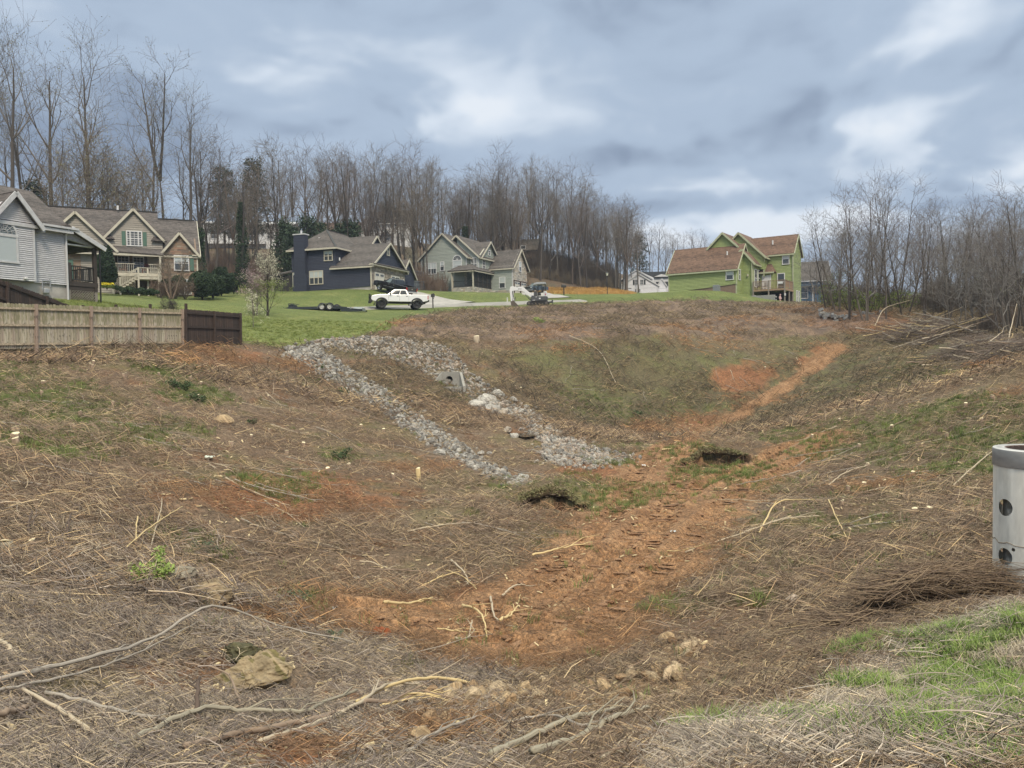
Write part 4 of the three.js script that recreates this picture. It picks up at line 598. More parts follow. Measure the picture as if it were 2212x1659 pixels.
// ---------------------------------------------------------------- green house with raised deck
{
  const h = house('green_siding_house', 'bright green siding house with reddish brown roofs and a raised rear deck', at(1445, 634, 110.5), -34);
  const B = BOARD.green, T = std([0.5, 0.53, 0.36], 0.6, { map: paintTex });
  wall(h, { x: 0, z: 0, pts: [[0, 0.05], [9.8, 0.75], [9.8, 3.1], [0, 3.1]], boards: B, course: 0.19, core: T });
  obj('foundation', slab(0.03, 9.75, -3, 0.8, -6, -0.05), MAT.brick, h);
  gable(h, { x: 0, z: -3.1, len: 9.8, half: 3.1, ye: 3.15, yr: 6.55, oe: 0.35, og: 0.25, mat: MAT.roofRed, trim: T, ends: [1, 1] });
  wall(h, { x: 9.8, z: 0, ang: RT, pts: [[0, -2.5], [6.2, -2.5], [6.2, 3.1], [3.1, 6.4], [0, 3.1]], boards: B, course: 0.19, core: T, from: -1.2 });
  // middle block
  wall(h, { x: 8.3, z: -2.4, pts: [[0, -2.5], [3.0, -2.5], [3.0, 3.9], [1.5, 5.6], [0, 3.9]], boards: B, course: 0.19, core: T, from: -1.6 });
  gable(h, { x: 9.8, z: -2.4, ang: RT, len: 6, half: 1.5, ye: 4.0, yr: 5.75, oe: 0.4, og0: 0.35, og: 0, mat: MAT.roofRed, trim: T, ends: [1, 0] });
  wall(h, { x: 11.3, z: -2.4, ang: RT, pts: [[0, -2.5], [5, -2.5], [5, 3.9], [0, 3.9]], boards: B, course: 0.19, core: T });
  // dormer gable and cross gable on top
  wall(h, { x: 5.05, z: -2.9, pts: [[0, 5.4], [3.8, 5.4], [3.8, 6.5], [1.9, 8.2], [0, 6.5]], boards: B, course: 0.19, core: T });
  gable(h, { x: 6.95, z: -2.9, ang: RT, len: 6, half: 1.9, ye: 6.55, yr: 8.35, oe: 0.35, og0: 0.35, og: 0, mat: MAT.roofRed, trim: T, ends: [1, 0] });
  wall(h, { x: 5.0, z: -5, pts: [[0, 3], [7.1, 3], [7.1, 4.95], [3.55, 8.3], [0, 4.95]], boards: B, course: 0.19, core: T });
  gable(h, { x: 8.55, z: -5, ang: RT, len: 6, half: 3.55, ye: 5.0, yr: 8.45, oe: 0.4, og0: 0.35, og: 0, mat: MAT.roofRed, trim: T, ends: [1, 0] });
  wall(h, { x: 12.1, z: -5, ang: RT, pts: [[0, 2], [3, 2], [3, 4.95], [0, 4.95]], boards: B, course: 0.19, core: T });
  // right block
  wall(h, { x: 11.2, z: -6.5, pts: [[0, -3], [4.4, -3], [4.4, 5.4], [0, 5.4]], boards: B, course: 0.19, core: T, from: -1.9 });
  wall(h, { x: 15.6, z: -6.5, ang: RT, pts: [[0, -3], [4.4, -3], [4.4, 5.4], [2.2, 7.8], [0, 5.4]], boards: B, course: 0.19, core: T, from: -1.9 });
  gable(h, { x: 9, z: -8.7, len: 6.6, half: 2.2, ye: 5.45, yr: 7.95, oe: 0.35, og: 0.25, mat: MAT.roofRed, trim: T, ends: [0, 1] });
  obj('bay_roof', [roofPlane([[11.2, 2.55, -5.0], [13.4, 2.55, -5.0], [12.7, 3.8, -6.5], [11.2, 3.8, -6.5]]), roofPlane([[13.4, 2.55, -5], [13.4, 2.55, -6.5], [12.7, 3.8, -6.5]])], MAT.roofRed, h);
  obj('bay_trim', [bar([11.2, 2.45, -5.0], [13.4, 2.45, -5.0], 0.1, 0.2)], T, h);
  wall(h, { x: 11.2, z: -5.4, pts: [[0, -0.1], [2, -0.1], [2, 2.5], [0, 2.5]], boards: B, course: 0.19, core: T });
  wall(h, { x: 13.2, z: -5.4, ang: RT, pts: [[0, -0.1], [1.1, -0.1], [1.1, 2.5], [0, 2.5]], boards: B, course: 0.19, core: T });
  objs('corner_board', [slab(-0.06, 0.1, 0, 3.1, 0, 0.08), slab(9.7, 9.86, 0.7, 3.1, 0, 0.08), slab(11.2, 11.36, -1.8, 3.8, -2.4, -2.32), slab(15.5, 15.66, -1.9, 5.3, -6.5, -6.42)], T, h);
  objs('downspout', [rod([0.02, 3.0, 0.2], [0.02, -0.2, 0.12], 0.06), rod([11.2, 3.7, -2.1], [11.2, -1.7, -2.25], 0.06), rod([12.15, 4.8, -4.8], [12.15, 4.0, -4.9], 0.07), rod([15.62, 5.2, -6.3], [15.62, -1.8, -6.38], 0.06)], T, h);
  win(h, { z: 0.02, u: 8.85, y: 1.4, w: 0.9, h: 1.4, mat: MAT.white, blind: 0.6 }); win(h, { x: 9.82, z: 0, ang: RT, u: 1.0, y: 1.4, w: 0.6, h: 1.3 }); win(h, { z: -6.48, u: 14.65, y: 3.65, w: 0.8, h: 1.35, blind: 0.5 });
  win(h, { x: 11.32, z: -2.4, ang: RT, u: 1.0, y: 0.5, w: 1.0, h: 2.3, mat: MAT.white }); win(h, { x: 11.32, z: -2.4, ang: RT, u: 2.6, y: 0.7, w: 0.8, h: 2.1, mat: MAT.white });
  part(h, 'door', [slab(-0.5, 0.5, 0, 2.1, 0, 0.08), slab(-0.62, -0.5, 0, 2.2, 0, 0.12), slab(0.5, 0.62, 0, 2.2, 0, 0.12)], MAT.white, { z: -5.38, u: 12.3, y: 0 }); win(h, { z: -6.48, u: 14.0, y: 0.1, w: 0.85, h: 2.2, mat: MAT.white });
  obj('wall_lamp', rbox(0.2, 0.3, 0.2, 0.04, 10.6, 2.0, -2.25), MAT.cream, h); objs('roof_vent', [rod([8.1, 4.9, -1.2], [8.1, 5.4, -1.2], 0.1), rod([12.6, 6.6, -7.4], [12.6, 7.2, -7.4], 0.1)], MAT.white, h);
  for (const v of [[15.66, -8.3], [15.66, -9.6]]) { win(h, { x: 15.62, z: -6.5, ang: RT, u: -v[1] - 6.5, y: -1.6, w: 0.5, h: 1.5 }); }
  // deck
  const DM = MAT.deckTan;
  const dk = obj('deck', [slab(11.35, 15.7, -0.32, -0.06, -2.15, -2.0), slab(15.55, 15.7, -0.32, -0.06, -6.4, -2.15)], DM, h); for (let k = 0; k < 28; k++) obj('deck_board', slab(11.35, 15.65, -0.06, -0.02, -6.4 + k * 0.152, -6.4 + k * 0.152 + 0.14), DM, dk);
  railing(h, [11.4, -0.02, -2.05], [15.62, -0.02, -2.05], { mat: DM, h: 1.05, pick: 0.14 }); railing(h, [15.62, -0.02, -2.1], [15.62, -0.02, -6.4], { mat: DM, h: 1.05, pick: 0.14 });
  for (const [px, pz] of [[11.42, -2.05], [13.5, -2.05], [15.62, -2.05], [15.62, -4.4], [15.62, -6.3]]) obj('deck_post', box(0.15, 4.2, 0.15, px, -1.0, pz), MAT.deckGrey, h);
  obj('sail_board', slab(14.7, 15.4, 0.55, 0.85, -2.02, -1.98), MAT.white, h);
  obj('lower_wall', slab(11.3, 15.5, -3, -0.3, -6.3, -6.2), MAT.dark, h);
  for (const [px, py] of [[11.7, -1.0], [15.7, -0.95]]) obj('deck_light', rbox(0.2, 0.32, 0.12, 0.03, px, py, -1.92), MAT.white, h);
}
// a low wall of grey blocks and the things under the deck
{
  const p = at(1640, 650, 104), t = thing('block_retaining_wall', 'low grey concrete block wall in front of the green house deck', 'retaining wall', [p.x, p.y, p.z], -34 * Math.PI / 180);
  for (let j = 0; j < 6; j++) for (let i = 0; i < 8; i++) obj('block', rbox(0.39, 0.19, 0.3, 0.012, i * 0.4 + (j % 2) * 0.2 - 0.9, 0.62 - j * 0.2, 0), MAT.block, t);
  const r = thing('grey_air_conditioner', 'grey air conditioner on the mound beside the green house wall', 'air conditioner', at(1548, 630, 104.2), -0.6);
  obj('casing', rbox(0.8, 0.9, 0.8, 0.05, 0, 0.42, 0), MAT.utility, r); obj('grille', Array.from({ length: 9 }, (_, i) => slab(-0.36 + i * 0.08, -0.33 + i * 0.08, 0.05, 0.8, 0.4, 0.43)), MAT.galv, r); obj('fan_guard', [rod([0, 0.86, 0], [0, 0.92, 0], 0.34, 0.3, 16)], MAT.dark, r);
}
// far houses
function hillHouse(name, label, p, yaw, w, d, hgt, rise, wallM, roofM, opts = {}) {
  const h = house(name, label, p, yaw);
  wall(h, { x: -w / 2, z: 0, pts: [[0, -3], [w, -3], [w, hgt], [0, hgt]], core: wallM }); wall(h, { x: w / 2, z: 0, ang: RT, pts: [[0, -3], [d, -3], [d, hgt], [d / 2, hgt + rise * 0.95], [0, hgt]], core: wallM }); wall(h, { x: -w / 2, z: -d, ang: -RT, pts: [[0, -3], [d, -3], [d, hgt], [d / 2, hgt + rise * 0.95], [0, hgt]], core: wallM });
  gable(h, { x: -w / 2, z: -d / 2, len: w, half: d / 2, ye: hgt, yr: hgt + rise, mat: roofM, trim: opts.trim || MAT.white, oe: 0.5 });
  for (const [u, y, ww, hh] of opts.win || []) win(h, { z: 0.02, u, y, w: ww, h: hh, mat: MAT.white, fr: 0.08 });
  return h;
}
{
  const h = hillHouse('white_ranch_house', 'long low white house on the hill behind the tall ivy-covered trunk', at(535, 523, 172), 8, 20, 8, 4.2, 1.0, MAT.white, MAT.white, { win: [[-7, 0.8, 1.4, 1.5], [-3.5, 0.8, 1.4, 1.5], [1, 0.3, 2.2, 2.2], [5, 0.8, 1.4, 1.5], [8, 0.8, 1.2, 1.4]] });
  for (const u of [-9, -5, -1, 3]) obj('column', rod([u, 0, 1.4], [u, 3.7, 1.4], 0.16), MAT.white, h); obj('porch_roof', slab(-10.2, 4, 3.7, 4.0, 0, 1.8), MAT.white, h); obj('porch_floor', slab(-10.2, 4, -0.6, 0, 0, 1.8), MAT.white, h);
  const g = hillHouse('white_hill_house', 'white two-storey house with dark grey roof high among the bare trees', at(850, 524, 190), -6, 8.2, 8, 5.2, 3.4, MAT.white, MAT.roofBlack, { win: [[-2, 3.3, 0.8, 1.2], [0.8, 3.3, 0.8, 1.2], [2.8, 3.3, 0.8, 1.2], [2.2, 0.6, 0.8, 1.2], [-1.5, 0.6, 1, 1.3]] });
  gable(g, { x: -6.2, z: 1, ang: RT, len: 6, half: 2.4, ye: 4, yr: 6.6, mat: MAT.roofBlack, trim: MAT.white, ends: [1, 0] }); wall(g, { x: -8.6, z: 1, pts: [[0, -3], [4.8, -3], [4.8, 4], [2.4, 6.4], [0, 4]], core: MAT.white }); win(g, { z: 1.02, u: -6.2, y: 2.8, w: 0.8, h: 1.1 }); obj('chimney', slab(-4.2, -3.0, 4, 8.0, -3, -2), MAT.brick, g);
  gable(g, { x: -1.5, z: 0.8, ang: RT, len: 1.5, half: 1.3, ye: 2.2, yr: 3.4, mat: MAT.roofBlack, trim: MAT.white, ends: [1, 0] });
  hillHouse('brown_roofed_house', 'brown-roofed house half hidden on the slope behind the grey-green house', at(1112, 552, 178), -12, 10, 8, 1.4, 2.8, MAT.brick, MAT.roofTan, { trim: MAT.darkWood, win: [[-3, 0.8, 1, 1.3], [2, 0.8, 1, 1.3]] });
  hillHouse('red_roofed_house', 'low house with dull red roof behind the cedar trees on the hill', at(722, 517, 185), 4, 12, 7, 2.2, 2.4, MAT.white, MAT.roofRed, { win: [[-4.5, 0.5, 1, 1.2], [0, 0.5, 1, 1.2]] });
  const b = house('blue_siding_house', 'blue siding house behind saplings at the right of the green house', at(1720, 652, 135), -14);
  wall(b, { x: 0, z: 0, pts: [[0, -1], [5.6, -1], [5.6, 3.9], [0, 3.9]], boards: BOARD.blue, course: 0.24, core: MAT.dark }); wall(b, { x: 5.6, z: 0, ang: RT, pts: [[0, -1], [9, -1], [9, 3.9], [4.5, 7], [0, 3.9]], boards: BOARD.blue, course: 0.24, core: MAT.dark });
  gable(b, { x: -2, z: -4.5, len: 7.6, half: 4.5, ye: 3.95, yr: 7.4, mat: MAT.roofGrey, trim: MAT.greyTrim }); obj('corner_board', slab(5.4, 5.62, -1, 3.8, 0, 0.1), MAT.white, b);
  obj('porch_beam', slab(-0.5, 5.6, 2.7, 2.85, 0.2, 1.2), BOARD.blue[0], b); for (const u of [2.6, 5.4]) obj('porch_post', box(0.16, 3.4, 0.16, u, 1.1, 1.1), MAT.greyTrim, b); for (const u of [2.6, 3.7]) obj('porch_lamp', rbox(0.16, 0.16, 0.16, 0.05, u, 3.0, 0.1), MAT.white, b); win(b, { z: 0.02, u: 1.2, y: 0.6, w: 1.3, h: 1.9 });
}
// ---------------------------------------------------------------- trees
const barkBump = tex(256, 256, (u, v) => pf(u * 1, v * 0.25, 32, 4), { rep: [2, 0.6] });
const BARK = { grey: std([0.098, 0.084, 0.074], 0.95, { bumpMap: barkBump, bumpScale: 0.03 }), dark: std([0.06, 0.051, 0.047], 0.95, { bumpMap: barkBump, bumpScale: 0.03 }), pale: std([0.17, 0.15, 0.128], 0.95, { bumpMap: barkBump, bumpScale: 0.02 }), brown: std([0.13, 0.1, 0.082], 0.95, { bumpMap: barkBump, bumpScale: 0.02 }), red: std([0.2, 0.145, 0.115], 0.9) };
const TWIG = { ash: std([0.19, 0.178, 0.168], 0.95), grey: std([0.15, 0.132, 0.118], 0.95), purple: std([0.15, 0.125, 0.118], 0.95), tan: std([0.18, 0.148, 0.115], 0.95), dark: std([0.075, 0.064, 0.06], 0.95) };
const leafMat = (c, tr = 0.3) => new THREE.MeshPhysicalMaterial({ color: col(...c), roughness: 0.8, side: THREE.DoubleSide, transmission: 0, sheen: 0 });
const LEAF = { bud: leafMat([0.2, 0.205, 0.11]), ivy: leafMat([0.022, 0.05, 0.016]), holly: leafMat([0.02, 0.042, 0.016]), pine: leafMat([0.028, 0.044, 0.026]), cedar: leafMat([0.03, 0.055, 0.025]), white: leafMat([0.6, 0.58, 0.46]), pink: leafMat([0.6, 0.42, 0.47]), lime: leafMat([0.22, 0.28, 0.07]), spring: leafMat([0.15, 0.2, 0.045]), yellow: leafMat([0.7, 0.58, 0.03]), box: leafMat([0.03, 0.055, 0.022]) };
// one tree as { trunk, crown, tips }; a: how it grows
function growTree(seed, a) {
  const r = rngOf(seed), trunk = new Tubes(), crown = new Tubes(), tips = [], D = new THREE.Vector3();
  const { h, rt, first = 0.4, limbs = 12, lean = 0.035, up = 0.35, ang = 0.7, lim = 0.42, levels = 3, forks = 0, kids = [5, 5, 4], stems = 1, wig = 0.12, rmin = 0.019, spreadTop = 0.45 } = a;
  function branch(p, d, len, rad, lv, T, sides) {
    const n = lv === 0 ? 9 : lv === 1 ? 6 : lv === 2 ? 4 : 3, pts = [[p.x, p.y, p.z]], rs = [rad], q = p.clone(), dir = d.clone(), nodes = [];
    for (let i = 1; i <= n; i++) {
      dir.x += (r() - 0.5) * wig * 2 * (lv ? 1.7 : 0.3); dir.z += (r() - 0.5) * wig * 2 * (lv ? 1.7 : 0.3); dir.y += lv ? up * (lv === 1 ? 0.2 : 0.1) : 0.06; dir.normalize();
      q.addScaledVector(dir, len / n); pts.push([q.x, q.y, q.z]); rs.push(Math.max(rmin * 0.7, rad * (1 - (lv === 0 ? 0.78 : 0.85) * i / n))); nodes.push([q.clone(), dir.clone(), rs[i], i / n]);
    }
    T.add(pts, rs, sides); return nodes;
  }
  function kidsOf(nodes, len, lv) {
    if (lv > levels) { tips.push(nodes[nodes.length - 1][0], nodes[Math.floor(nodes.length / 2)][0]); return; }
    const cnt = lv === 1 ? limbs : kids[lv - 2], t0 = lv === 1 ? first : 0.25;
    for (let k = 0; k < cnt; k++) {
      const t = t0 + (1 - t0) * (k + r()) / cnt, i = Math.min(nodes.length - 1, Math.floor(t * nodes.length)), [p, d, rad] = nodes[i];
      const az = k * 2.4 + r() * 1.6, an = ang * (lv === 1 ? lerp(1.3, spreadTop, (t - first) / (1 - first)) : 0.85 + r() * 0.7);
      const s = new THREE.Vector3(Math.cos(az), 0, Math.sin(az)); s.addScaledVector(d, -s.dot(d)).normalize();
      const dir = d.clone().multiplyScalar(Math.cos(an)).addScaledVector(s, Math.sin(an)).normalize();
      const L = (lv === 1 ? h * lim * lerp(1, 0.5, (t - first) / (1 - first)) : len * (0.42 + r() * 0.25)) * (0.75 + r() * 0.45);
      const q0 = nodes[Math.max(0, i - 1)][0].clone().lerp(p, r());
      kidsOf(branch(q0, dir, L, Math.max(rmin, Math.min(rad * 0.72, L * (lv === 1 ? 0.016 : 0.0125))), lv, crown, lv === 1 ? 5 : lv === 2 ? 4 : 3), L, lv + 1);
    }
  }
  for (let s = 0; s < stems; s++) {
    const az = s / stems * 6.28 + r(), d = new THREE.Vector3(Math.cos(az) * lean * (stems > 1 ? 2 : 1) * (0.5 + r()), 1, Math.sin(az) * lean * (stems > 1 ? 2 : 1) * (0.5 + r())).normalize();
    const hh = h * (stems > 1 ? 0.75 + r() * 0.3 : 1), p0 = new THREE.Vector3(stems > 1 ? Math.cos(az) * rt * 1.6 : 0, -0.6, stems > 1 ? Math.sin(az) * rt * 1.6 : 0);
    if (forks) {
      const base = branch(p0, d, hh * first * 1.1, rt, 0, trunk, 8), end = base[base.length - 1];
      for (let f = 0; f < forks; f++) { const fa = f / forks * 6.28 + r(), fd = end[1].clone().add(new THREE.Vector3(Math.cos(fa) * 0.3, 0, Math.sin(fa) * 0.3)).normalize(); const nodes = branch(end[0], fd, hh * (1 - first) * (0.85 + r() * 0.2), rt * 0.62, 0, trunk, 7); const keep = first; kidsOf2(nodes, hh); }
    } else kidsOf(branch(p0, d, hh, rt, 0, trunk, 8), hh, 1);
  }
  function kidsOf2(nodes, hh) { const cnt = Math.ceil(limbs * 0.6); for (let k = 0; k < cnt; k++) { const t = 0.12 + 0.88 * (k + r()) / cnt, i = Math.min(nodes.length - 1, Math.floor(t * nodes.length)), [p, d, rad] = nodes[i], az = k * 2.4 + r() * 1.6, an = ang * (0.7 + r() * 0.5), s = new THREE.Vector3(Math.cos(az), 0, Math.sin(az)); s.addScaledVector(d, -s.dot(d)).normalize(); const L = hh * lim * 0.75 * (0.6 + r() * 0.5) * lerp(1, 0.55, t); kidsOf(branch(p, d.clone().multiplyScalar(Math.cos(an)).addScaledVector(s, Math.sin(an)).normalize(), L, Math.max(rmin, Math.min(rad * 0.7, L * 0.016)), 1, crown, 4), L, 2); } }
  return { trunk: trunk.geo(), crown: crown.geo(), tips };
}
// loose leaves: little faces at given spots
function leaves(spotsFn, n, size, seed, flat = 0) {
  const r = rngOf(seed), P = new Float32Array(n * 18), a = new THREE.Vector3(), b = new THREE.Vector3(), c = new THREE.Vector3(), U = new Float32Array(n * 12);
  for (let i = 0; i < n; i++) { const p = spotsFn(r, i); a.set(r() - 0.5, (r() - 0.5) * (1 - flat), r() - 0.5).normalize(); b.set(r() - 0.5, (r() - 0.5) * (1 - flat), r() - 0.5).cross(a).normalize(); const s = size * (0.55 + r() * 0.9), w = s * 0.55; a.multiplyScalar(s); b.multiplyScalar(w); const q = [p.x - a.x, p.y - a.y, p.z - a.z, p.x + b.x, p.y + b.y, p.z + b.z, p.x + a.x, p.y + a.y, p.z + a.z, p.x - a.x, p.y - a.y, p.z - a.z, p.x + a.x, p.y + a.y, p.z + a.z, p.x - b.x, p.y - b.y, p.z - b.z]; P.set(q, i * 18); }
  const g = new THREE.BufferGeometry(); g.setAttribute('position', new THREE.BufferAttribute(P, 3)); g.setAttribute('uv', new THREE.BufferAttribute(U, 2)); g.computeVertexNormals(); return g;
}
const tipLeaves = (tips, n, size, spread, seed) => leaves((r) => { const t = tips[Math.floor(r() * tips.length)]; return new THREE.Vector3(t.x + (r() - 0.5) * spread, t.y + (r() - 0.5) * spread, t.z + (r() - 0.5) * spread); }, n, size, seed);
function buildTree(name, proto, mats, extra) { // Group of parts, not yet in the scene
  const o = new THREE.Group(); o.userData.kindName = name;
  obj('trunk', proto.trunk, mats[0], o); obj('crown', proto.crown, mats[1], o);
  for (const [n, g, m] of extra || []) obj(n, g, m, o);
  return o;
}
const PROTO = [
  buildTree('bare_tree', growTree(11, { h: 24, rt: 0.3, first: 0.45, limbs: 12, lim: 0.34, ang: 0.62, kids: [6, 5, 3], up: 0.5 }), [BARK.grey, TWIG.grey]),
  buildTree('bare_tree', growTree(12, { h: 25, rt: 0.34, first: 0.5, limbs: 10, lim: 0.32, forks: 2, ang: 0.6, kids: [6, 5, 3], up: 0.5 }), [BARK.dark, TWIG.purple]),
  buildTree('bare_tree', growTree(13, { h: 22, rt: 0.26, first: 0.3, limbs: 15, lim: 0.4, ang: 0.7, kids: [6, 5, 3], up: 0.45, wig: 0.16 }), [BARK.grey, TWIG.purple]),
  buildTree('bare_tree', growTree(14, { h: 23, rt: 0.3, first: 0.35, limbs: 11, lim: 0.44, forks: 3, ang: 0.7, kids: [5, 5, 3], up: 0.4, wig: 0.15 }), [BARK.brown, TWIG.grey]),
  buildTree('bare_tree', growTree(15, { h: 20, rt: 0.2, first: 0.45, limbs: 12, lim: 0.3, ang: 0.55, kids: [6, 5, 3], up: 0.6 }), [BARK.pale, TWIG.tan]),
  buildTree('bare_tree', growTree(16, { h: 21, rt: 0.24, first: 0.25, limbs: 16, lim: 0.36, ang: 0.75, kids: [5, 5, 3], up: 0.4, wig: 0.18 }), [BARK.dark, TWIG.grey]),
];
const tall = [21, 22, 23].map((s, i) => { const p = growTree(s, { h: 27, rt: 0.36, first: [0.42, 0.36, 0.5][i], limbs: [10, 9, 11][i], lim: [0.36, 0.42, 0.32][i], ang: 0.62, forks: i === 2 ? 2 : 0, kids: [6, 5, 3], up: 0.6, wig: 0.13, rmin: 0.016 }); return buildTree('tall_bare_tree', p, [BARK.grey, TWIG.grey], [['buds', tipLeaves(p.tips, 700, 0.07, 0.6, s), LEAF.bud]]); });
const budding = [31, 32].map((s) => { const p = growTree(s, { h: 14, rt: 0.16, first: 0.2, limbs: 15, lim: 0.42, ang: 0.7, kids: [6, 5, 3], up: 0.5, stems: 2 }); return buildTree('budding_tree', p, [BARK.pale, TWIG.tan], [['buds', tipLeaves(p.tips, 1100, 0.07, 0.8, s), LEAF.bud]]); });
const sapling = [41, 42, 43, 44].map((s, i) => buildTree('bare_sapling', growTree(s, { h: [9.5, 11, 8.5, 10][i], rt: 0.085, first: 0.3, limbs: 11, lim: 0.38, ang: 0.72, kids: [5, 4, 2], up: 0.5, stems: [2, 1, 3, 2][i], lean: 0.12, wig: 0.15, rmin: 0.0085, levels: 3 }), [[BARK.grey, BARK.pale, BARK.pale, BARK.grey][i], [TWIG.ash, TWIG.grey, TWIG.ash, TWIG.purple][i]]));
function plant(proto, p, s, turn, label, category, group, sy) {
  const o = proto.placed ? proto.clone() : proto; proto.placed = true;
  o.name = numbered(proto.userData.kindName); const kn = proto.userData.kindName; o.userData = { kindName: kn }; scene.add(o);
  o.position.copy(p); o.rotation.y = turn; o.scale.set(s, sy ?? s, s); tag(o, label, category, group); return o;
}
const onGround = (vx, D) => { const d = at(vx, 700, D); d.y = H(d.x, d.z); return d; };
const topScale = (p, vx, vy, h) => { const t = at(vx, vy, -p.z); return Math.max(0.2, (t.y - p.y) / h); };
const RT3 = rngOf(303);
const ORD = ['first', 'second', 'third', 'fourth', 'fifth', 'sixth', 'seventh', 'eighth', 'ninth', 'tenth', 'eleventh', 'twelfth', 'thirteenth', 'fourteenth', 'fifteenth', 'sixteenth', 'seventeenth', 'eighteenth', 'nineteenth', 'twentieth', 'twenty-first', 'twenty-second', 'twenty-third', 'twenty-fourth', 'twenty-fifth', 'twenty-sixth', 'twenty-seventh', 'twenty-eighth', 'twenty-ninth', 'thirtieth', 'thirty-first', 'thirty-second', 'thirty-third', 'thirty-fourth'], nth = {}; const ordinal = (k) => ORD[(nth[k] = (nth[k] ?? -1) + 1)];
// the tall trees over the left houses, each where it stands: x of the trunk, top of the crown, distance
[[30, 118, 92, 0, 'tallest bare tree, cut by the left edge, behind the grey siding house'], [-12, 130, 100, 2, 'tall bare tree half outside the left edge'], [62, 250, 97, 2, 'many-branched bare tree just right of the tall tree at the left edge'], [118, 143, 104, 1, 'tall slim bare tree with bent lower limb, second of the tall ones from the left'], [192, 132, 108, 0, 'tall bare tree with a long side limb to the right, over the tan house'], [362, 168, 112, 2, 'tall forked bare tree behind the right end of the tan house roof'], [338, 250, 110, 1, 'thin bare tree tight against the left of the tall forked one'], [412, 240, 118, 0, 'tall bare tree right of the forked one, leaning crown']].forEach(([vx, vy, D, k, label], i) => {
  const p = onGround(vx, D); plant(tall[k], p, topScale(p, vx, vy, 27.5) * 0.98, i * 1.9 + 0.4, label, 'tree', 'tall bare trees above the left houses');
});
[[150, 335, 96, 0], [240, 345, 102, 1], [300, 350, 106, 0], [205, 300, 99, 1]].forEach(([vx, vy, D, k], i) => { const p = onGround(vx, D); plant(budding[k], p, topScale(p, vx, vy, 14.5), i * 2.3, ['pale budding tree behind the left end of the tan house roof', 'greenish budding tree behind the tan house ridge, right of the tall slim one', 'rounded budding tree behind the tan house middle gable', 'pale green budding tree in front of the tall tree with the long limb'][i], 'tree', 'budding trees behind the tan house'); });
// the row on the hill crest behind the houses
const ROW = [[18, 300, 112], [85, 330, 116], [135, 345, 118], [270, 352, 122], [320, 340, 125], [395, 350, 122], [432, 305, 124], [455, 345, 128], [470, 318, 120], [505, 345, 135], [560, 345, 132], [600, 322, 128], [622, 330, 140], [640, 345, 146], [660, 350, 132], [682, 342, 142], [700, 352, 150], [716, 362, 138], [735, 338, 140], [752, 345, 148], [770, 356, 140], [795, 338, 142], [812, 342, 150], [832, 352, 144], [848, 360, 140], [872, 362, 146], [895, 352, 148], [912, 380, 142], [930, 365, 150], [950, 372, 146], [962, 395, 142], [985, 445, 160], [1000, 410, 150], [1012, 392, 158], [1030, 400, 150], [1042, 372, 156], [1062, 368, 148], [1082, 372, 158], [1098, 360, 150], [1118, 366, 158], [1140, 362, 152], [1162, 370, 160], [1182, 372, 154], [1205, 375, 162], [1228, 384, 156], [1250, 390, 164], [1272, 402, 158], [1292, 418, 166], [1312, 432, 160], [1332, 448, 170], [1350, 455, 164], [1368, 468, 172], [1378, 500, 168]];
ROW.forEach(([vx, vy, D], i) => {
  const p = onGround(vx + (RT3() - 0.5) * 8, D + (vx > 1120 ? 30 : 0)), k = i % 6, hgt = [24.5, 25.5, 22.8, 24, 20.5, 21.8][k];
  const grp = vx < 480 ? ['bare tree behind the tan house', 'bare trees behind the tan house'] : vx < 980 ? ['long-trunked bare tree behind the navy house', 'bare trees on the ridge behind the navy house'] : ['bare tree of the wood beyond the grey-green house', 'bare trees of the wood behind the grey-green house'];
  plant(PROTO[k], p, topScale(p, vx, vy, hgt) * (0.94 + RT3() * 0.08), RT3() * 6.28, grp[0] + ', ' + ordinal(grp[1]) + ' from the left', 'tree', grp[1]);
});
for (let i = 0; i < 44; i++) { const vx = 470 + i * 21 + RT3() * 12, D = 165 + RT3() * 25, p = onGround(vx, D), k = (i * 5 + 3) % 6, base = vx < 980 ? 352 : vx < 1220 ? 385 : 385 + (vx - 1220) * 0.55; plant(PROTO[k], p, topScale(p, vx, base + 10 + RT3() * 45, 23), RT3() * 6.28, vx < 980 ? 'farther bare tree seen between the trunks on the ridge' : 'farther bare tree deep inside the wood', 'tree', vx < 980 ? 'farther trees on the ridge' : 'farther trees in the wood'); }
// second, lower rank in front and between
for (let i = 0; i < 88; i++) { const vx = 990 + RT3() * 370, D = (vx > 1120 ? 176 : 141) + RT3() * 14, p = onGround(vx, D), k = i % 6; plant(PROTO[k], p, 0.42 + RT3() * 0.42, RT3() * 6.28, 'small bare tree low in the wood right of the grey-green house', 'tree', 'small bare trees at the edge of the wood'); }
for (let i = 0; i < 48; i++) { const vx = 440 + RT3() * 500, D = 124 + RT3() * 26, p = onGround(vx, D), k = i % 6; plant(PROTO[k], p, 0.35 + RT3() * 0.45, RT3() * 6.28, 'small bare tree on the bank between the tan and the navy house', 'tree', 'small bare trees on the bank'); }
// the far wood between the wood and the green house
[[1392, 520, 240], [1405, 505, 250], [1422, 500, 255], [1440, 508, 262], [1455, 505, 250], [1470, 512, 268], [1490, 515, 270], [1508, 520, 275], [1525, 524, 280], [1545, 528, 285], [1410, 530, 230], [1435, 535, 235], [1380, 505, 232]].forEach(([vx, vy, D], i) => { const p = onGround(vx, D), k = (i * 5 + 2) % 6; plant(PROTO[k], p, topScale(p, vx, vy, 23), i * 1.7, 'far bare tree on the skyline between the white and the green house', 'tree', 'far bare trees above the white house'); });
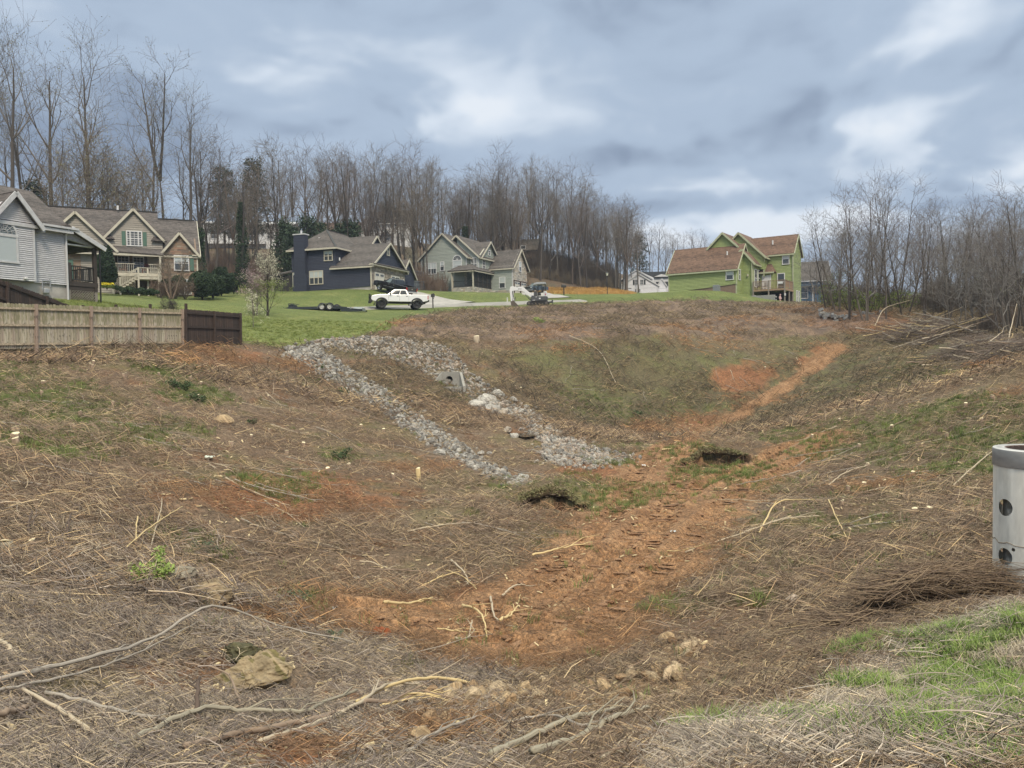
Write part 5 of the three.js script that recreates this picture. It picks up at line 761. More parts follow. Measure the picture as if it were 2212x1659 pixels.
for (let i = 0; i < 9; i++) { const vx = 1560 + i * 22 + RT3() * 10, p = onGround(vx, 200 + RT3() * 40), k = (i * 3 + 1) % 6; plant(PROTO[k], p, topScale(p, vx, 545 + RT3() * 20, 23), i, 'far bare tree mostly hidden behind the green house', 'tree', 'far bare trees behind the green house'); }
for (let i = 0; i < 16; i++) { const vx = 1735 + i * 32 + RT3() * 14, p = onGround(vx, 120 + RT3() * 50), k = (i * 5 + 1) % 6; plant(PROTO[k], p, topScale(p, vx, 560 - i * 3 + RT3() * 40, 23), i * 1.3, 'bare tree in the hazy background wood on the right', 'tree', 'background trees on the right'); }
// saplings along the right rim
[[1765, 560, 74], [1790, 470, 68], [1812, 452, 66], [1835, 440, 62], [1850, 425, 66], [1872, 470, 60], [1895, 408, 64], [1915, 412, 60], [1935, 405, 66], [1955, 455, 60], [1975, 470, 66], [1998, 465, 58], [2020, 455, 62], [2045, 458, 56], [2065, 450, 60], [2085, 462, 54], [2108, 458, 58], [2125, 470, 50], [2145, 480, 54], [2165, 462, 50], [2185, 440, 46], [2205, 425, 48], [2222, 400, 44], [2240, 385, 42], [1780, 600, 80], [1745, 590, 96], [2030, 500, 70], [2100, 500, 66], [2170, 520, 40], [1925, 480, 74], [1990, 500, 72], [2010, 475, 68], [2035, 470, 66], [2055, 480, 70], [2075, 465, 64], [2095, 475, 62], [2115, 455, 66], [2135, 465, 60], [2155, 455, 58], [2175, 450, 56], [2195, 440, 54], [2215, 430, 52], [2060, 520, 52], [2120, 530, 48], [2190, 520, 45], [1770, 530, 84], [1805, 500, 78], [1860, 480, 76], [1905, 490, 80]].sort((p, q) => p[0] - q[0]).forEach(([vx, vy, D], i) => {
  const p = onGround(vx, D), k = i % 4, hgt = [9.3, 10.8, 8.6, 10][k]; const lab = vx < 1860 ? ['slender bare sapling beside the blue house', 'saplings beside the blue house'] : vx < 1990 ? ['tall bare sapling of the right thicket', 'tall saplings of the right thicket'] : ['bushy bare sapling towards the right edge', 'dense saplings at the right edge'];
  plant(sapling[k], p, topScale(p, vx, vy, hgt) * 0.97, RT3() * 6.28, lab[0] + ', ' + ordinal(lab[1]) + ' from the left', 'sapling', lab[1]);
});
// undergrowth: brushwood nobody could count
{
  const r = rngOf(55), T = new Tubes(); for (let k = 0; k < 46; k++) { const a = r() * 6.28, q = r() * 0.9, hh = 1.2 + r() * 1.6, l = (r() - 0.5) * 1.2, m = (r() - 0.5) * 1.2; const x = Math.cos(a) * q, z = Math.sin(a) * q; T.add([[x, -0.2, z], [x + l * 0.3, hh * 0.5, z + m * 0.3], [x + l, hh, z + m]], [0.02, 0.015, 0.006], 3); for (let j = 0; j < 3; j++) { const y = hh * (0.4 + r() * 0.5); T.add([[x + l * y / hh * 0.8, y, z + m * y / hh * 0.8], [x + l + (r() - 0.5), y + 0.3 + r() * 0.5, z + m + (r() - 0.5)]], [0.01, 0.005], 3); } }
  const g = T.geo(), list = []; const add = (n, x0, x1, D0, D1, s0, s1, c) => { for (let i = 0; i < n; i++) { const p = onGround(lerp(x0, x1, r()), lerp(D0, D1, r() * r())); list.push([p, lerp(s0, s1, r()), c]); } };
  add(120, 1000, 1130, 140, 165, 0.6, 1.8, [0.135, 0.105, 0.08]); add(330, 1120, 1325, 176, 205, 0.4, 2.3, [0.135, 0.105, 0.08]); add(300, 430, 960, 120, 160, 0.5, 1.5, [0.15, 0.105, 0.08]); add(120, 0, 440, 102, 130, 0.6, 1.6, [0.12, 0.1, 0.08]); add(90, 860, 905, 126, 150, 0.4, 0.9, [0.2, 0.15, 0.1]); add(90, 900, 1000, 143, 156, 0.5, 1.1, [0.2, 0.15, 0.1]); add(110, 1130, 1325, 173, 180, 0.4, 0.9, [0.2, 0.16, 0.11]); add(70, 1780, 2240, 70, 115, 0.5, 1.2, [0.15, 0.125, 0.105]); add(60, 1990, 2240, 60, 85, 0.5, 1.1, [0.15, 0.125, 0.105]); add(18, 2080, 2240, 47, 60, 0.4, 0.7, [0.15, 0.12, 0.1]);
  const im = new THREE.InstancedMesh(g, std([1, 1, 1], 1), list.length), m = new THREE.Matrix4(); list.forEach(([p, s, c], i) => { m.compose(p, new THREE.Quaternion().setFromAxisAngle(new THREE.Vector3(0, 1, 0), r() * 6.28), new THREE.Vector3(s, s * (0.8 + r() * 0.5), s)); im.setMatrixAt(i, m); const k = 0.75 + r() * 0.5; im.setColorAt(i, col(c[0] * k, c[1] * k, c[2] * k)); });
  im.name = 'undergrowth'; im.userData.kind = 'stuff'; tag(im, 'bare grey-brown brushwood filling the woods behind the houses', 'undergrowth'); scene.add(sh(im));
}
// ivy-clad trunks, pines, cedars, evergreen shrubs
function ivyTree(vx, vy, D, ivyTop, label, rot) {
  const p = onGround(vx, D), hh = at(vx, vy, D).y - p.y, proto = growTree(61 + vx, { h: hh, rt: 0.34, first: 0.6, limbs: 7, lim: 0.2, ang: 0.8, kids: [4, 3, 2], up: 0.3, levels: 2, wig: 0.16 });
  const o = thing('ivy_covered_tree', label, 'tree', [p.x, p.y, p.z], rot); obj('trunk', proto.trunk, BARK.dark, o); obj('crown', proto.crown, TWIG.dark, o);
  obj('ivy', leaves((r) => { const y = Math.pow(r(), 1.25) * hh * ivyTop, a = r() * 6.28, q = (0.3 + 0.75 * r()) * (0.35 + 1.3 * fbm(y * 0.9 + a * 0.3, vx, 3)) * (1.1 - 0.6 * y / (hh * ivyTop)); return new THREE.Vector3(Math.cos(a) * q, y, Math.sin(a) * q); }, 5200, 0.13, vx), LEAF.ivy, o);
}
ivyTree(527, 395, 118, 0.82, 'dead trunk clad in dark ivy before the white ranch house', 0.3);
ivyTree(436, 360, 112, 0.5, 'ivy-wrapped trunk beside the right end of the tan house', 1.2);
ivyTree(1008, 400, 146, 0.6, 'ivy-grown forked tree at the left corner of the wood', 2);
function pineTree(vx, vy, D, w, n, label, mat, name, low = 0.25) {
  const p = onGround(vx, D), hh = at(vx, vy, D).y - p.y, r = rngOf(vx * 7), T = new Tubes(), tuft = [];
  for (let k = 0; k < 44; k++) { const t = low + (1 - low) * (k + r()) / 44, a = k * 2.4 + r(), L = w * (0.25 + 0.75 * Math.sqrt(1 - t)) * (0.6 + r() * 0.6), y = hh * t, e = [Math.cos(a) * L, y + L * 0.18 * (r() - 0.2), Math.sin(a) * L]; T.add([[0, y, 0], [e[0] * 0.5, y + 0.05 * L, e[2] * 0.5], e], [0.06, 0.04, 0.015], 4); for (let j = 0; j < 7; j++) { const f = 0.35 + r() * 0.65; tuft.push([e[0] * f + (r() - 0.5) * 1.1, lerp(y, e[1], f) + (r() - 0.45) * 1.1, e[2] * f + (r() - 0.5) * 1.1, 0.3 + r() * 0.6]); } }
  const o = thing(name, label, 'tree', [p.x, p.y, p.z], 0); const tk = new Tubes(); tk.add([[0, -0.5, 0], [0.1, hh * 0.5, 0], [0, hh, 0]], [0.28, 0.2, 0.03], 8); obj('trunk', tk.geo(), BARK.dark, o); obj('branches', T.geo(), BARK.dark, o);
  obj('crown', leaves((rr) => { const q = tuft[Math.floor(rr() * tuft.length)], a = rr() * 6.28, b = Math.acos(2 * rr() - 1), s = q[3] * Math.cbrt(rr()) * 1.3; return new THREE.Vector3(q[0] + Math.cos(a) * Math.sin(b) * s, q[1] + Math.cos(b) * s * 0.8, q[2] + Math.sin(a) * Math.sin(b) * s); }, n, 0.17, vx + 5), mat, o);
}
pineTree(490, 365, 150, 4.2, 7000, 'dark pine left of the ivy-clad dead trunk', LEAF.pine, 'pine_tree', 0.3); pineTree(556, 350, 150, 4.4, 7000, 'dark pine right of the ivy-clad dead trunk', LEAF.pine, 'pine_tree', 0.3); pineTree(86, 398, 112, 2.2, 4000, 'small dark evergreen behind the left house roof', LEAF.pine, 'pine_tree', 0.2); pineTree(848, 445, 200, 7, 6000, 'broad dark evergreen behind the white two-storey hill house', LEAF.pine, 'pine_tree', 0.35); pineTree(1382, 510, 222, 4, 3500, 'dark pine at the right end of the wood above the white house', LEAF.pine, 'pine_tree', 0.3);
[[622, 480, 122, 2.3, 'dark green cedar left of the navy house chimney'], [640, 500, 118, 1.9, 'dark cedar touching the left of the navy chimney'], [672, 472, 124, 2.7, 'dark green cedar over the navy house roof, right of the chimney'], [700, 490, 126, 2.0, 'olive cedar behind the navy hip roof'], [740, 490, 128, 2.2, 'cedar behind the navy ridge, left of the white hill house'], [765, 482, 128, 2.4, 'spiky green cedar just left of the white hill house gable']].forEach(([vx, vy, D, w, l]) => pineTree(vx, vy, D, w, 4500, l, LEAF.cedar, 'cedar_tree', 0.02));
function shrub(vx, vy, D, w, hgt, label, mat, n = 5200, size = 0.1, name = 'evergreen_shrub', cone = 0) {
  const p = at(vx, vy, D); const o = thing(name, label, 'shrub', [p.x, p.y, p.z]); const T = new Tubes(); for (let k = 0; k < 7; k++) { const a = k * 0.9; T.add([[0, -0.3, 0], [Math.cos(a) * w * 0.2, hgt * 0.4, Math.sin(a) * w * 0.2], [Math.cos(a) * w * 0.35, hgt * 0.75, Math.sin(a) * w * 0.35]], [0.05, 0.03, 0.01], 4); } obj('stems', T.geo(), BARK.dark, o);
  obj('foliage', leaves((r) => { const a = r() * 6.28, b = Math.acos(2 * r() - 1), k = 0.55 + 0.45 * Math.cbrt(r()), bump = 0.8 + 0.4 * vn(a * 1.6 + vx, b * 2.6); let y = (Math.cos(b) * k * bump * 0.5 + 0.5) * hgt; const tap = cone ? 1 - cone * (y / hgt) : 1; return new THREE.Vector3(Math.cos(a) * Math.sin(b) * k * bump * w / 2 * tap, Math.max(0.02, y), Math.sin(a) * Math.sin(b) * k * bump * w / 2 * tap); }, n, size, vx), mat, o);
  return o;
}
shrub(231, 619, 78, 2.3, 4.0, 'tall dark holly beside the tan house porch', LEAF.holly, 8000, 0.1, 'holly_bush', 0.35);
shrub(437, 641, 82, 2.7, 2.6, 'large round dark shrub in front of the tan house corner', LEAF.box, 7000); shrub(460, 639, 84, 2.3, 2.3, 'round dark shrub right behind the largest one at the tan house corner', LEAF.box, 6000); shrub(478, 634, 90, 2.8, 3.0, 'tall dark shrub at the right of the round pair', LEAF.holly, 6000); shrub(505, 630, 95, 1.5, 2.2, 'small dark shrub by the black metal fence', LEAF.holly, 3000);
shrub(385, 626, 83, 1.6, 1.5, 'dark shrub under the tan house window behind the bare crape myrtle', LEAF.holly, 3000); shrub(360, 628, 83, 1.2, 1.2, 'low dark shrub beside the steps of the tan house', LEAF.holly, 2200);
for (const [vx, vy, D, w, hg, l] of [[1798, 668, 70, 2.2, 2.2, 'bright green leafing bush left of the sapling thicket'], [1835, 672, 66, 2.6, 1.9, 'bright green leafing bush in the middle of the sapling thicket'], [1875, 676, 63, 2.0, 1.6, 'low green bush at the foot of the tall saplings'], [1815, 640, 82, 2.6, 2.6, 'yellow-green bush in front of the blue house'], [2160, 640, 60, 3.2, 2.2, 'green leafing bush low in the right-hand thicket'], [1950, 668, 66, 2.4, 1.5, 'small spring-green bush behind the right brush pile']]) shrub(vx, vy, D, w * 1.15, hg * 1.1, l, LEAF.spring, 1300, 0.05, 'leafing_bush');
// blossom trees on the lawn
{
  const a = growTree(71, { h: 5.0, rt: 0.11, first: 0.16, limbs: 20, lim: 0.46, ang: 0.62, kids: [5, 4, 3], up: 0.6, levels: 3, rmin: 0.007 });
  const p = ground(578, 681), s = topScale(p, 570, 556, 5), o = thing('blossom_tree', 'larger tree with white and pale green blossom on the lawn behind the dark fence', 'tree', [p.x, p.y, p.z], 0.4); o.scale.setScalar(s);
  obj('trunk', a.trunk, BARK.dark, o); obj('crown', a.crown, TWIG.dark, o); const hi = a.tips.filter((t) => t.y > 2.7), lo = a.tips.filter((t) => t.y <= 3.0);
  obj('blossom', tipLeaves(hi, 3000, 0.036, 0.35, 3), LEAF.white, o); obj('leaves', tipLeaves(lo.length ? lo : a.tips, 3200, 0.036, 0.35, 4), LEAF.lime, o);
  const b = growTree(72, { h: 5, rt: 0.09, first: 0.2, limbs: 16, lim: 0.42, ang: 0.6, kids: [5, 4, 2], up: 0.6, rmin: 0.006, stems: 2, lean: 0.05 }); const q = onGround(553, 62), o2 = thing('blossom_tree', 'pink blossom tree left of and behind the white one', 'tree', [q.x, q.y, q.z], 1.4); o2.scale.setScalar(topScale(q, 550, 580, 5));
  obj('trunk', b.trunk, BARK.grey, o2); obj('crown', b.crown, TWIG.grey, o2); obj('blossom', tipLeaves(b.tips.filter((t) => t.y > 2), 2400, 0.032, 0.35, 5), LEAF.pink, o2);
  const c = growTree(73, { h: 3, rt: 0.04, first: 0.3, limbs: 14, lim: 0.32, ang: 0.7, kids: [4, 3, 2], up: 0.5, rmin: 0.004 }); const w = ground(547, 706), o3 = thing('blossom_tree', 'small young tree with sparse white blossom nearest the dark fence', 'tree', [w.x, w.y, w.z], 0.8); o3.scale.setScalar(topScale(w, 545, 628, 3));
  obj('trunk', c.trunk, BARK.pale, o3); obj('crown', c.crown, TWIG.tan, o3); obj('blossom', tipLeaves(c.tips, 900, 0.035, 0.25, 6), LEAF.white, o3);
  // crape myrtle and low bare shrub before the tan house
  const m = growTree(74, { h: 4.6, rt: 0.1, first: 0.3, limbs: 12, lim: 0.4, ang: 0.6, kids: [5, 4, 2], up: 0.5, stems: 5, lean: 0.16, rmin: 0.008 }); const mp = at(370, 634, 78), om = thing('crape_myrtle', 'bare multi-stemmed crape myrtle with tan trunks before the tan house', 'tree', [mp.x, mp.y, mp.z], 0.2); om.scale.setScalar(topScale(mp, 375, 545, 4.8)); obj('trunk', m.trunk, BARK.red, om); obj('crown', m.crown, TWIG.tan, om);
  const bs = growTree(75, { h: 1.6, rt: 0.03, first: 0.1, limbs: 12, lim: 0.5, ang: 0.8, kids: [5, 4, 2], up: 0.4, stems: 7, lean: 0.3, rmin: 0.006 }); const bp = onGround(368, 57), ob = thing('bare_shrub', 'bare dark rounded shrub just behind the light wooden fence', 'shrub', [bp.x, bp.y, bp.z], 0); ob.scale.setScalar(topScale(bp, 368, 632, 1.7)); obj('stems', bs.trunk, BARK.dark, ob); obj('twigs', bs.crown, TWIG.dark, ob);
  for (let k = 0; k < 4; k++) { const hp = at(345 + k * 17 + (k % 2) * 4, 633, 80), b2 = thing('bare_shrub', 'reddish bare hedge shrub below the tan house porch', 'shrub', [hp.x, hp.y, hp.z], k, 'reddish shrubs below the porch'); b2.scale.setScalar(1.1); obj('stems', bs.trunk, BARK.brown, b2); obj('twigs', bs.crown, BARK.red, b2); }
}
// ---------------------------------------------------------------- fences
const woodTex = (seed, c, green) => tex(128, 512, (u, v) => { const g = pf(u, v * 0.25 + seed, 16, 4), l = vn(u * 60 + seed * 9, v * 3), knot = sstep(0.84, 0.9, vn(u * 7 + seed * 5, v * 14 + seed * 3)); let q = c.map((x) => x * (0.72 + g * 0.3 + l * 0.28) * (1 - knot * 0.3)); const m = green ? sstep(0.5, 0.75, fbm(u * 5 + seed, v * 9 + seed * 7, 4) * 0.7 + v * 0.42) : 0; return mixc(q, [0.46, 0.46, 0.33], m * 0.55); }, { srgb: true });
const PICK = [0, 1, 2, 3, 4, 5].map((k) => new THREE.MeshStandardMaterial({ map: woodTex(k * 1.37, [[0.68, 0.645, 0.57], [0.63, 0.595, 0.53], [0.71, 0.68, 0.61], [0.6, 0.57, 0.5], [0.66, 0.61, 0.55], [0.69, 0.655, 0.6]][k], true), roughness: 0.9 }));
const DPICK = [0, 1, 2].map((k) => new THREE.MeshStandardMaterial({ map: woodTex(k * 2.1 + 9, [[0.27, 0.225, 0.205], [0.235, 0.2, 0.185], [0.3, 0.25, 0.225]][k], false), roughness: 0.85 }));
const railWood = new THREE.MeshStandardMaterial({ map: woodTex(4.4, [0.66, 0.61, 0.53], false), roughness: 0.9 }), postWood = new THREE.MeshStandardMaterial({ map: woodTex(6.4, [0.6, 0.53, 0.48], false), roughness: 0.9 });
function uvBox(w, h, d) { const g = prep(new THREE.BoxGeometry(w, h, d)), p = g.attributes.position, n = g.attributes.normal, uv = g.attributes.uv; for (let i = 0; i < p.count; i++) uv.setXY(i, (Math.abs(n.getX(i)) > 0.5 ? p.getZ(i) : p.getX(i)) / 0.3 + 0.5, p.getY(i) / h + 0.5); return g; }
function boardFence(name, label, A, B, { bays, h, mats, rail, post, topA = 0, topB = 0, seed = 1, postTop = 0.04, sag = 0 }) { // A, B at ground level; rails and posts on the near side
  const dx = B.x - A.x, dz = B.z - A.z, L = Math.hypot(dx, dz), turn = Math.atan2(-dz, dx), r = rngOf(seed), t = thing(name, label, 'fence', [A.x, A.y, A.z], turn);
  const yAt = (s) => (B.y - A.y) * s / L + sag * Math.sin(s * 0.9), n = Math.round(L / 0.145), pickets = [];
  const shapes = [0, 1, 2].map((k) => { const hh = h + (k - 1) * 0.012, w = 0.137, e = 0.03; const g = prep(extrude([[-w / 2, 0], [w / 2, 0], [w / 2, hh - e], [w / 2 - e, hh], [-w / 2 + e, hh], [-w / 2, hh - e]], 0.017)); const p = g.attributes.position, uv = g.attributes.uv; for (let i = 0; i < p.count; i++) uv.setXY(i, p.getX(i) / 0.3 + 0.5, p.getY(i) / hh); return g; });
  for (let i = 0; i < n; i++) { const s = (i + 0.5) * L / n, m = sh(new THREE.Mesh(shapes[Math.floor(r() * 3)], mats[Math.floor(r() * mats.length)])); m.name = i ? 'fence_board_' + String(i).padStart(3, '0') : 'fence_board'; m.position.set(s, yAt(s) + 0.03 + r() * 0.015, -0.06 - r() * 0.006); m.rotation.z = (r() - 0.5) * 0.012; m.rotation.y = (r() - 0.5) * 0.05; t.add(m); }
  for (let b = 0; b < bays; b++) { const s0 = L * b / bays, s1 = L * (b + 1) / bays; for (const y of [0.22, h * 0.54, h - 0.16]) obj('fence_rail', bar([s0 + 0.03, yAt(s0) + y, 0], [s1 - 0.03, yAt(s1) + y, 0], 0.04, 0.09), rail, t); }
  for (let b = 0; b <= bays; b++) { const s = L * b / bays; const p = obj('fence_post', uvBox(0.11, h + 0.5, 0.1), post, t); p.position.set(s, yAt(s) + (h + 0.5) / 2 - 0.5 + postTop, 0.02); p.rotation.z = -0.02 - r() * 0.015; }
  return t;
}
const G = (x, y, z) => new THREE.Vector3(x, y, z);
boardFence('wooden_fence', 'weathered light wooden privacy fence with greenish board tops at the left', G(-21.9, 0.55, -27.6), G(-16.44, 0.78, -38.5), { bays: 5, h: 1.83, mats: PICK, rail: railWood, post: postWood, seed: 4 });
boardFence('dark_fence', 'dark brown stained fence section ending on the lawn beside the rock channel', G(-16.36, 0.78, -38.7), G(-15.12, 0.80, -43), { bays: 2, h: 1.86, mats: DPICK, rail: DPICK[1], post: DPICK[0], seed: 5 });
boardFence('dark_fence', 'dark brown fence sloping down below the grey siding house behind the light fence', G(-24.6, 2.6, -34.6), G(-23.4, 1.05, -42), { bays: 3, h: 1.9, mats: DPICK, rail: DPICK[1], post: DPICK[0], seed: 6 });
boardFence('dark_fence', 'dark fence behind the light fence, only its tall end post showing above it', G(-23.3, 0.95, -42), G(-16.6, 0.75, -39.4), { bays: 3, h: 1.5, mats: DPICK, rail: DPICK[1], post: DPICK[0], seed: 8, postTop: 0.75 });
{ // black metal fence far left and grey screens between the houses
  const A = at(456, 651, 96), B = at(520, 647, 100), Cc = at(628, 640, 110); const mf = thing('metal_fence', 'black metal picket fence between the dark shrubs and the navy house', 'fence', [0, 0, 0]); const pk = [];
  for (const [P, Q] of [[A, B], [B, Cc]]) { const L = P.distanceTo(Q), n = Math.round(L / 0.13); for (let i = 0; i <= n; i++) { const p = P.clone().lerp(Q, i / n); pk.push(slab(p.x - 0.012, p.x + 0.012, p.y - 0.3, p.y + 1.3, p.z - 0.012, p.z + 0.012)); } for (const y of [0.15, 1.1, 1.35]) obj('fence_rail', bar([P.x, P.y + y, P.z], [Q.x, Q.y + y, Q.z], 0.04, 0.04), MAT.black, mf); for (let i = 0; i <= L; i += 2.4) { const p = P.clone().lerp(Q, i / L); obj('fence_post', box(0.07, 1.9, 0.07, p.x, p.y + 0.6, p.z), MAT.black, mf); } }
  obj('pickets', pk, MAT.black, mf).userData.kind = 'stuff';
  const gate = thing('garden_gate', 'black metal gate in the picket fence behind the blossom trees', 'gate', at(500, 645, 98)); obj('gate_frame', [slab(-0.8, 0.8, 1.3, 1.36, 0, 0.05), slab(-0.8, -0.72, 0, 1.4, 0, 0.05), slab(0.72, 0.8, 0, 1.4, 0, 0.05)], MAT.black, gate); obj('gate_bar', Array.from({ length: 9 }, (_, i) => slab(-0.6 + i * 0.15, -0.58 + i * 0.15, 0, 1.3, 0.01, 0.03)), MAT.black, gate);
  const greyWood = [std([0.13, 0.145, 0.165], 0.8), std([0.115, 0.13, 0.15], 0.8), std([0.145, 0.16, 0.18], 0.8)];
  const P1 = at(880, 605, 128), P2 = at(915, 612, 124); boardFence('grey_fence', 'grey wooden fence stepping down the bank between the navy and grey-green houses', P1, P2, { bays: 2, h: 1.8, mats: greyWood, rail: greyWood[1], post: greyWood[0], seed: 11 });
  const P3 = at(878, 629, 117), P4 = at(918, 629, 121); boardFence('grey_fence', 'low grey wooden fence at the left wall of the grey-green house', P3, P4, { bays: 2, h: 1.55, mats: greyWood, rail: greyWood[1], post: greyWood[0], seed: 12 });
}
// ---------------------------------------------------------------- drive and street: strips on the ground
function strip(name, label, pts, w, mat) { // pts: [photo x, y, width]
  const c = pts.map(([x, y, ww]) => { const p = hit(x, y); return [p.x, p.z, ww ?? w]; }), P = [], U = [], I = [], N = 8; let len = 0, rows = 0;
  const smooth = []; for (let i = 0; i + 1 < c.length; i++) { const st = Math.max(2, Math.ceil(Math.hypot(c[i + 1][0] - c[i][0], c[i + 1][1] - c[i][1]) / 0.8)); for (let k = 0; k < st; k++) { const t = k / st; smooth.push([lerp(c[i][0], c[i + 1][0], t), lerp(c[i][1], c[i + 1][1], t), lerp(c[i][2], c[i + 1][2], t)]); } } smooth.push(c[c.length - 1]);
  smooth.forEach((q, i) => { const a = smooth[Math.max(0, i - 1)], b = smooth[Math.min(smooth.length - 1, i + 1)]; let nx = -(b[1] - a[1]), nz = b[0] - a[0]; const l = Math.hypot(nx, nz); nx /= l; nz /= l; if (i) len += Math.hypot(q[0] - smooth[i - 1][0], q[1] - smooth[i - 1][1]); for (let k = 0; k <= N; k++) { const s = (k / N - 0.5) * q[2], x = q[0] + nx * s, z = q[1] + nz * s; P.push(x, Math.max(H(x, z), HB(x, z)) + (k === 0 || k === N ? -0.1 : 0.09), z); U.push(s, len); } rows++; });
  for (let j = 0; j + 1 < rows; j++) for (let k = 0; k < N; k++) { const a = j * (N + 1) + k, b = a + 1, d = a + N + 1, e = d + 1; I.push(a, d, b, b, d, e); }
  const g = new THREE.BufferGeometry(); g.setAttribute('position', new THREE.Float32BufferAttribute(P, 3)); g.setAttribute('uv', new THREE.Float32BufferAttribute(U, 2)); g.setIndex(I); g.computeVertexNormals(); mat.side = THREE.DoubleSide; const m = obj(name, g, mat); structure(m); m.userData.label = label; return m;
}
const paved = (c) => new THREE.MeshStandardMaterial({ color: col(...c), map: tex(512, 512, (u, v) => 0.78 + (pf(u, v, 6, 6) - 0.5) * 0.4, { rep: [0.25, 0.25] }), roughness: 0.92 });
strip('driveway', 'pale concrete driveway curving from the navy garage to the street', [[862, 629, 6.5], [885, 634, 6], [915, 643, 6], [945, 651, 6], [985, 658, 8]], 6, paved([0.47, 0.45, 0.42]));
strip('street', 'narrow grey street passing behind the white pickup', [[700, 668, 3], [860, 664, 3], [960, 660.5, 4], [1060, 657, 4.5], [1150, 653.5, 4.5], [1260, 650, 4]], 4, paved([0.36, 0.345, 0.32]));
strip('driveway', 'short concrete driveway by the grey-green garage', [[1143, 632, 5], [1165, 637, 5], [1205, 645, 4.5]], 5, paved([0.47, 0.45, 0.42]));
// ---------------------------------------------------------------- vehicles
const paint = (c, r = 0.3) => new THREE.MeshPhysicalMaterial({ color: col(...c), roughness: r, clearcoat: 1, clearcoatRoughness: 0.06 });
const VG = new THREE.MeshPhysicalMaterial({ color: col(0.02, 0.024, 0.028), roughness: 0.05, ior: 1.6 }), VGL = new THREE.MeshPhysicalMaterial({ color: col(0.16, 0.2, 0.21), roughness: 0.08, ior: 1.6 });
const rubber = std([0.022, 0.022, 0.023], 0.9), chrome = std([0.65, 0.66, 0.68], 0.2, { metalness: 1 }), plastic = std([0.02, 0.02, 0.021], 0.6);
function lathe(profile, n = 24) { return new THREE.LatheGeometry(profile.map((p) => new THREE.Vector2(...p)), n); }
function wheel(parent, x, y, z, r, w, rimMat, side, rimR = 0.62) { // axle along z
  const t = obj('wheel', place(lathe([[r * rimR, -w / 2], [r * 0.9, -w / 2], [r * 0.98, -w * 0.4], [r, -w * 0.25], [r, w * 0.25], [r * 0.98, w * 0.4], [r * 0.9, w / 2], [r * rimR, w / 2], [r * rimR, -w / 2]], 28), 0, 0, 0, Math.PI / 2, 0, 0), rubber, parent); t.position.set(x, y, z);
  const gs = [place(lathe([[0.001, 0.02], [r * 0.2, 0.03], [r * 0.24, -0.02], [r * rimR * 0.55, -0.05], [r * rimR * 0.95, 0.02], [r * rimR, 0.02]], 20), 0, 0, side * w * 0.33, side * Math.PI / 2, 0, 0)];
  for (let k = 0; k < 6; k++) gs.push(place(new THREE.BoxGeometry(r * rimR * 0.78, r * 0.13, 0.03), Math.cos(k * Math.PI / 3) * r * rimR * 0.52, Math.sin(k * Math.PI / 3) * r * rimR * 0.52, side * w * 0.4, 0, 0, k * Math.PI / 3));
  obj('rim', gs, rimMat, t); return t;
}
function quadPanel(a, b, c, d, off) { const g = new THREE.BufferGeometry(), n = new THREE.Vector3().subVectors(new THREE.Vector3(...b), new THREE.Vector3(...a)).cross(new THREE.Vector3().subVectors(new THREE.Vector3(...d), new THREE.Vector3(...a))).normalize().multiplyScalar(off); const P = []; for (const q of [a, b, c, a, c, d]) P.push(q[0] + n.x, q[1] + n.y, q[2] + n.z); g.setAttribute('position', new THREE.Float32BufferAttribute(P, 3)); g.computeVertexNormals(); return g; }
function arch(cx, cy, r, n = 10) { return Array.from({ length: n + 1 }, (_, i) => [cx - Math.cos(i * Math.PI / n) * r, cy + Math.sin(i * Math.PI / n) * r]); }
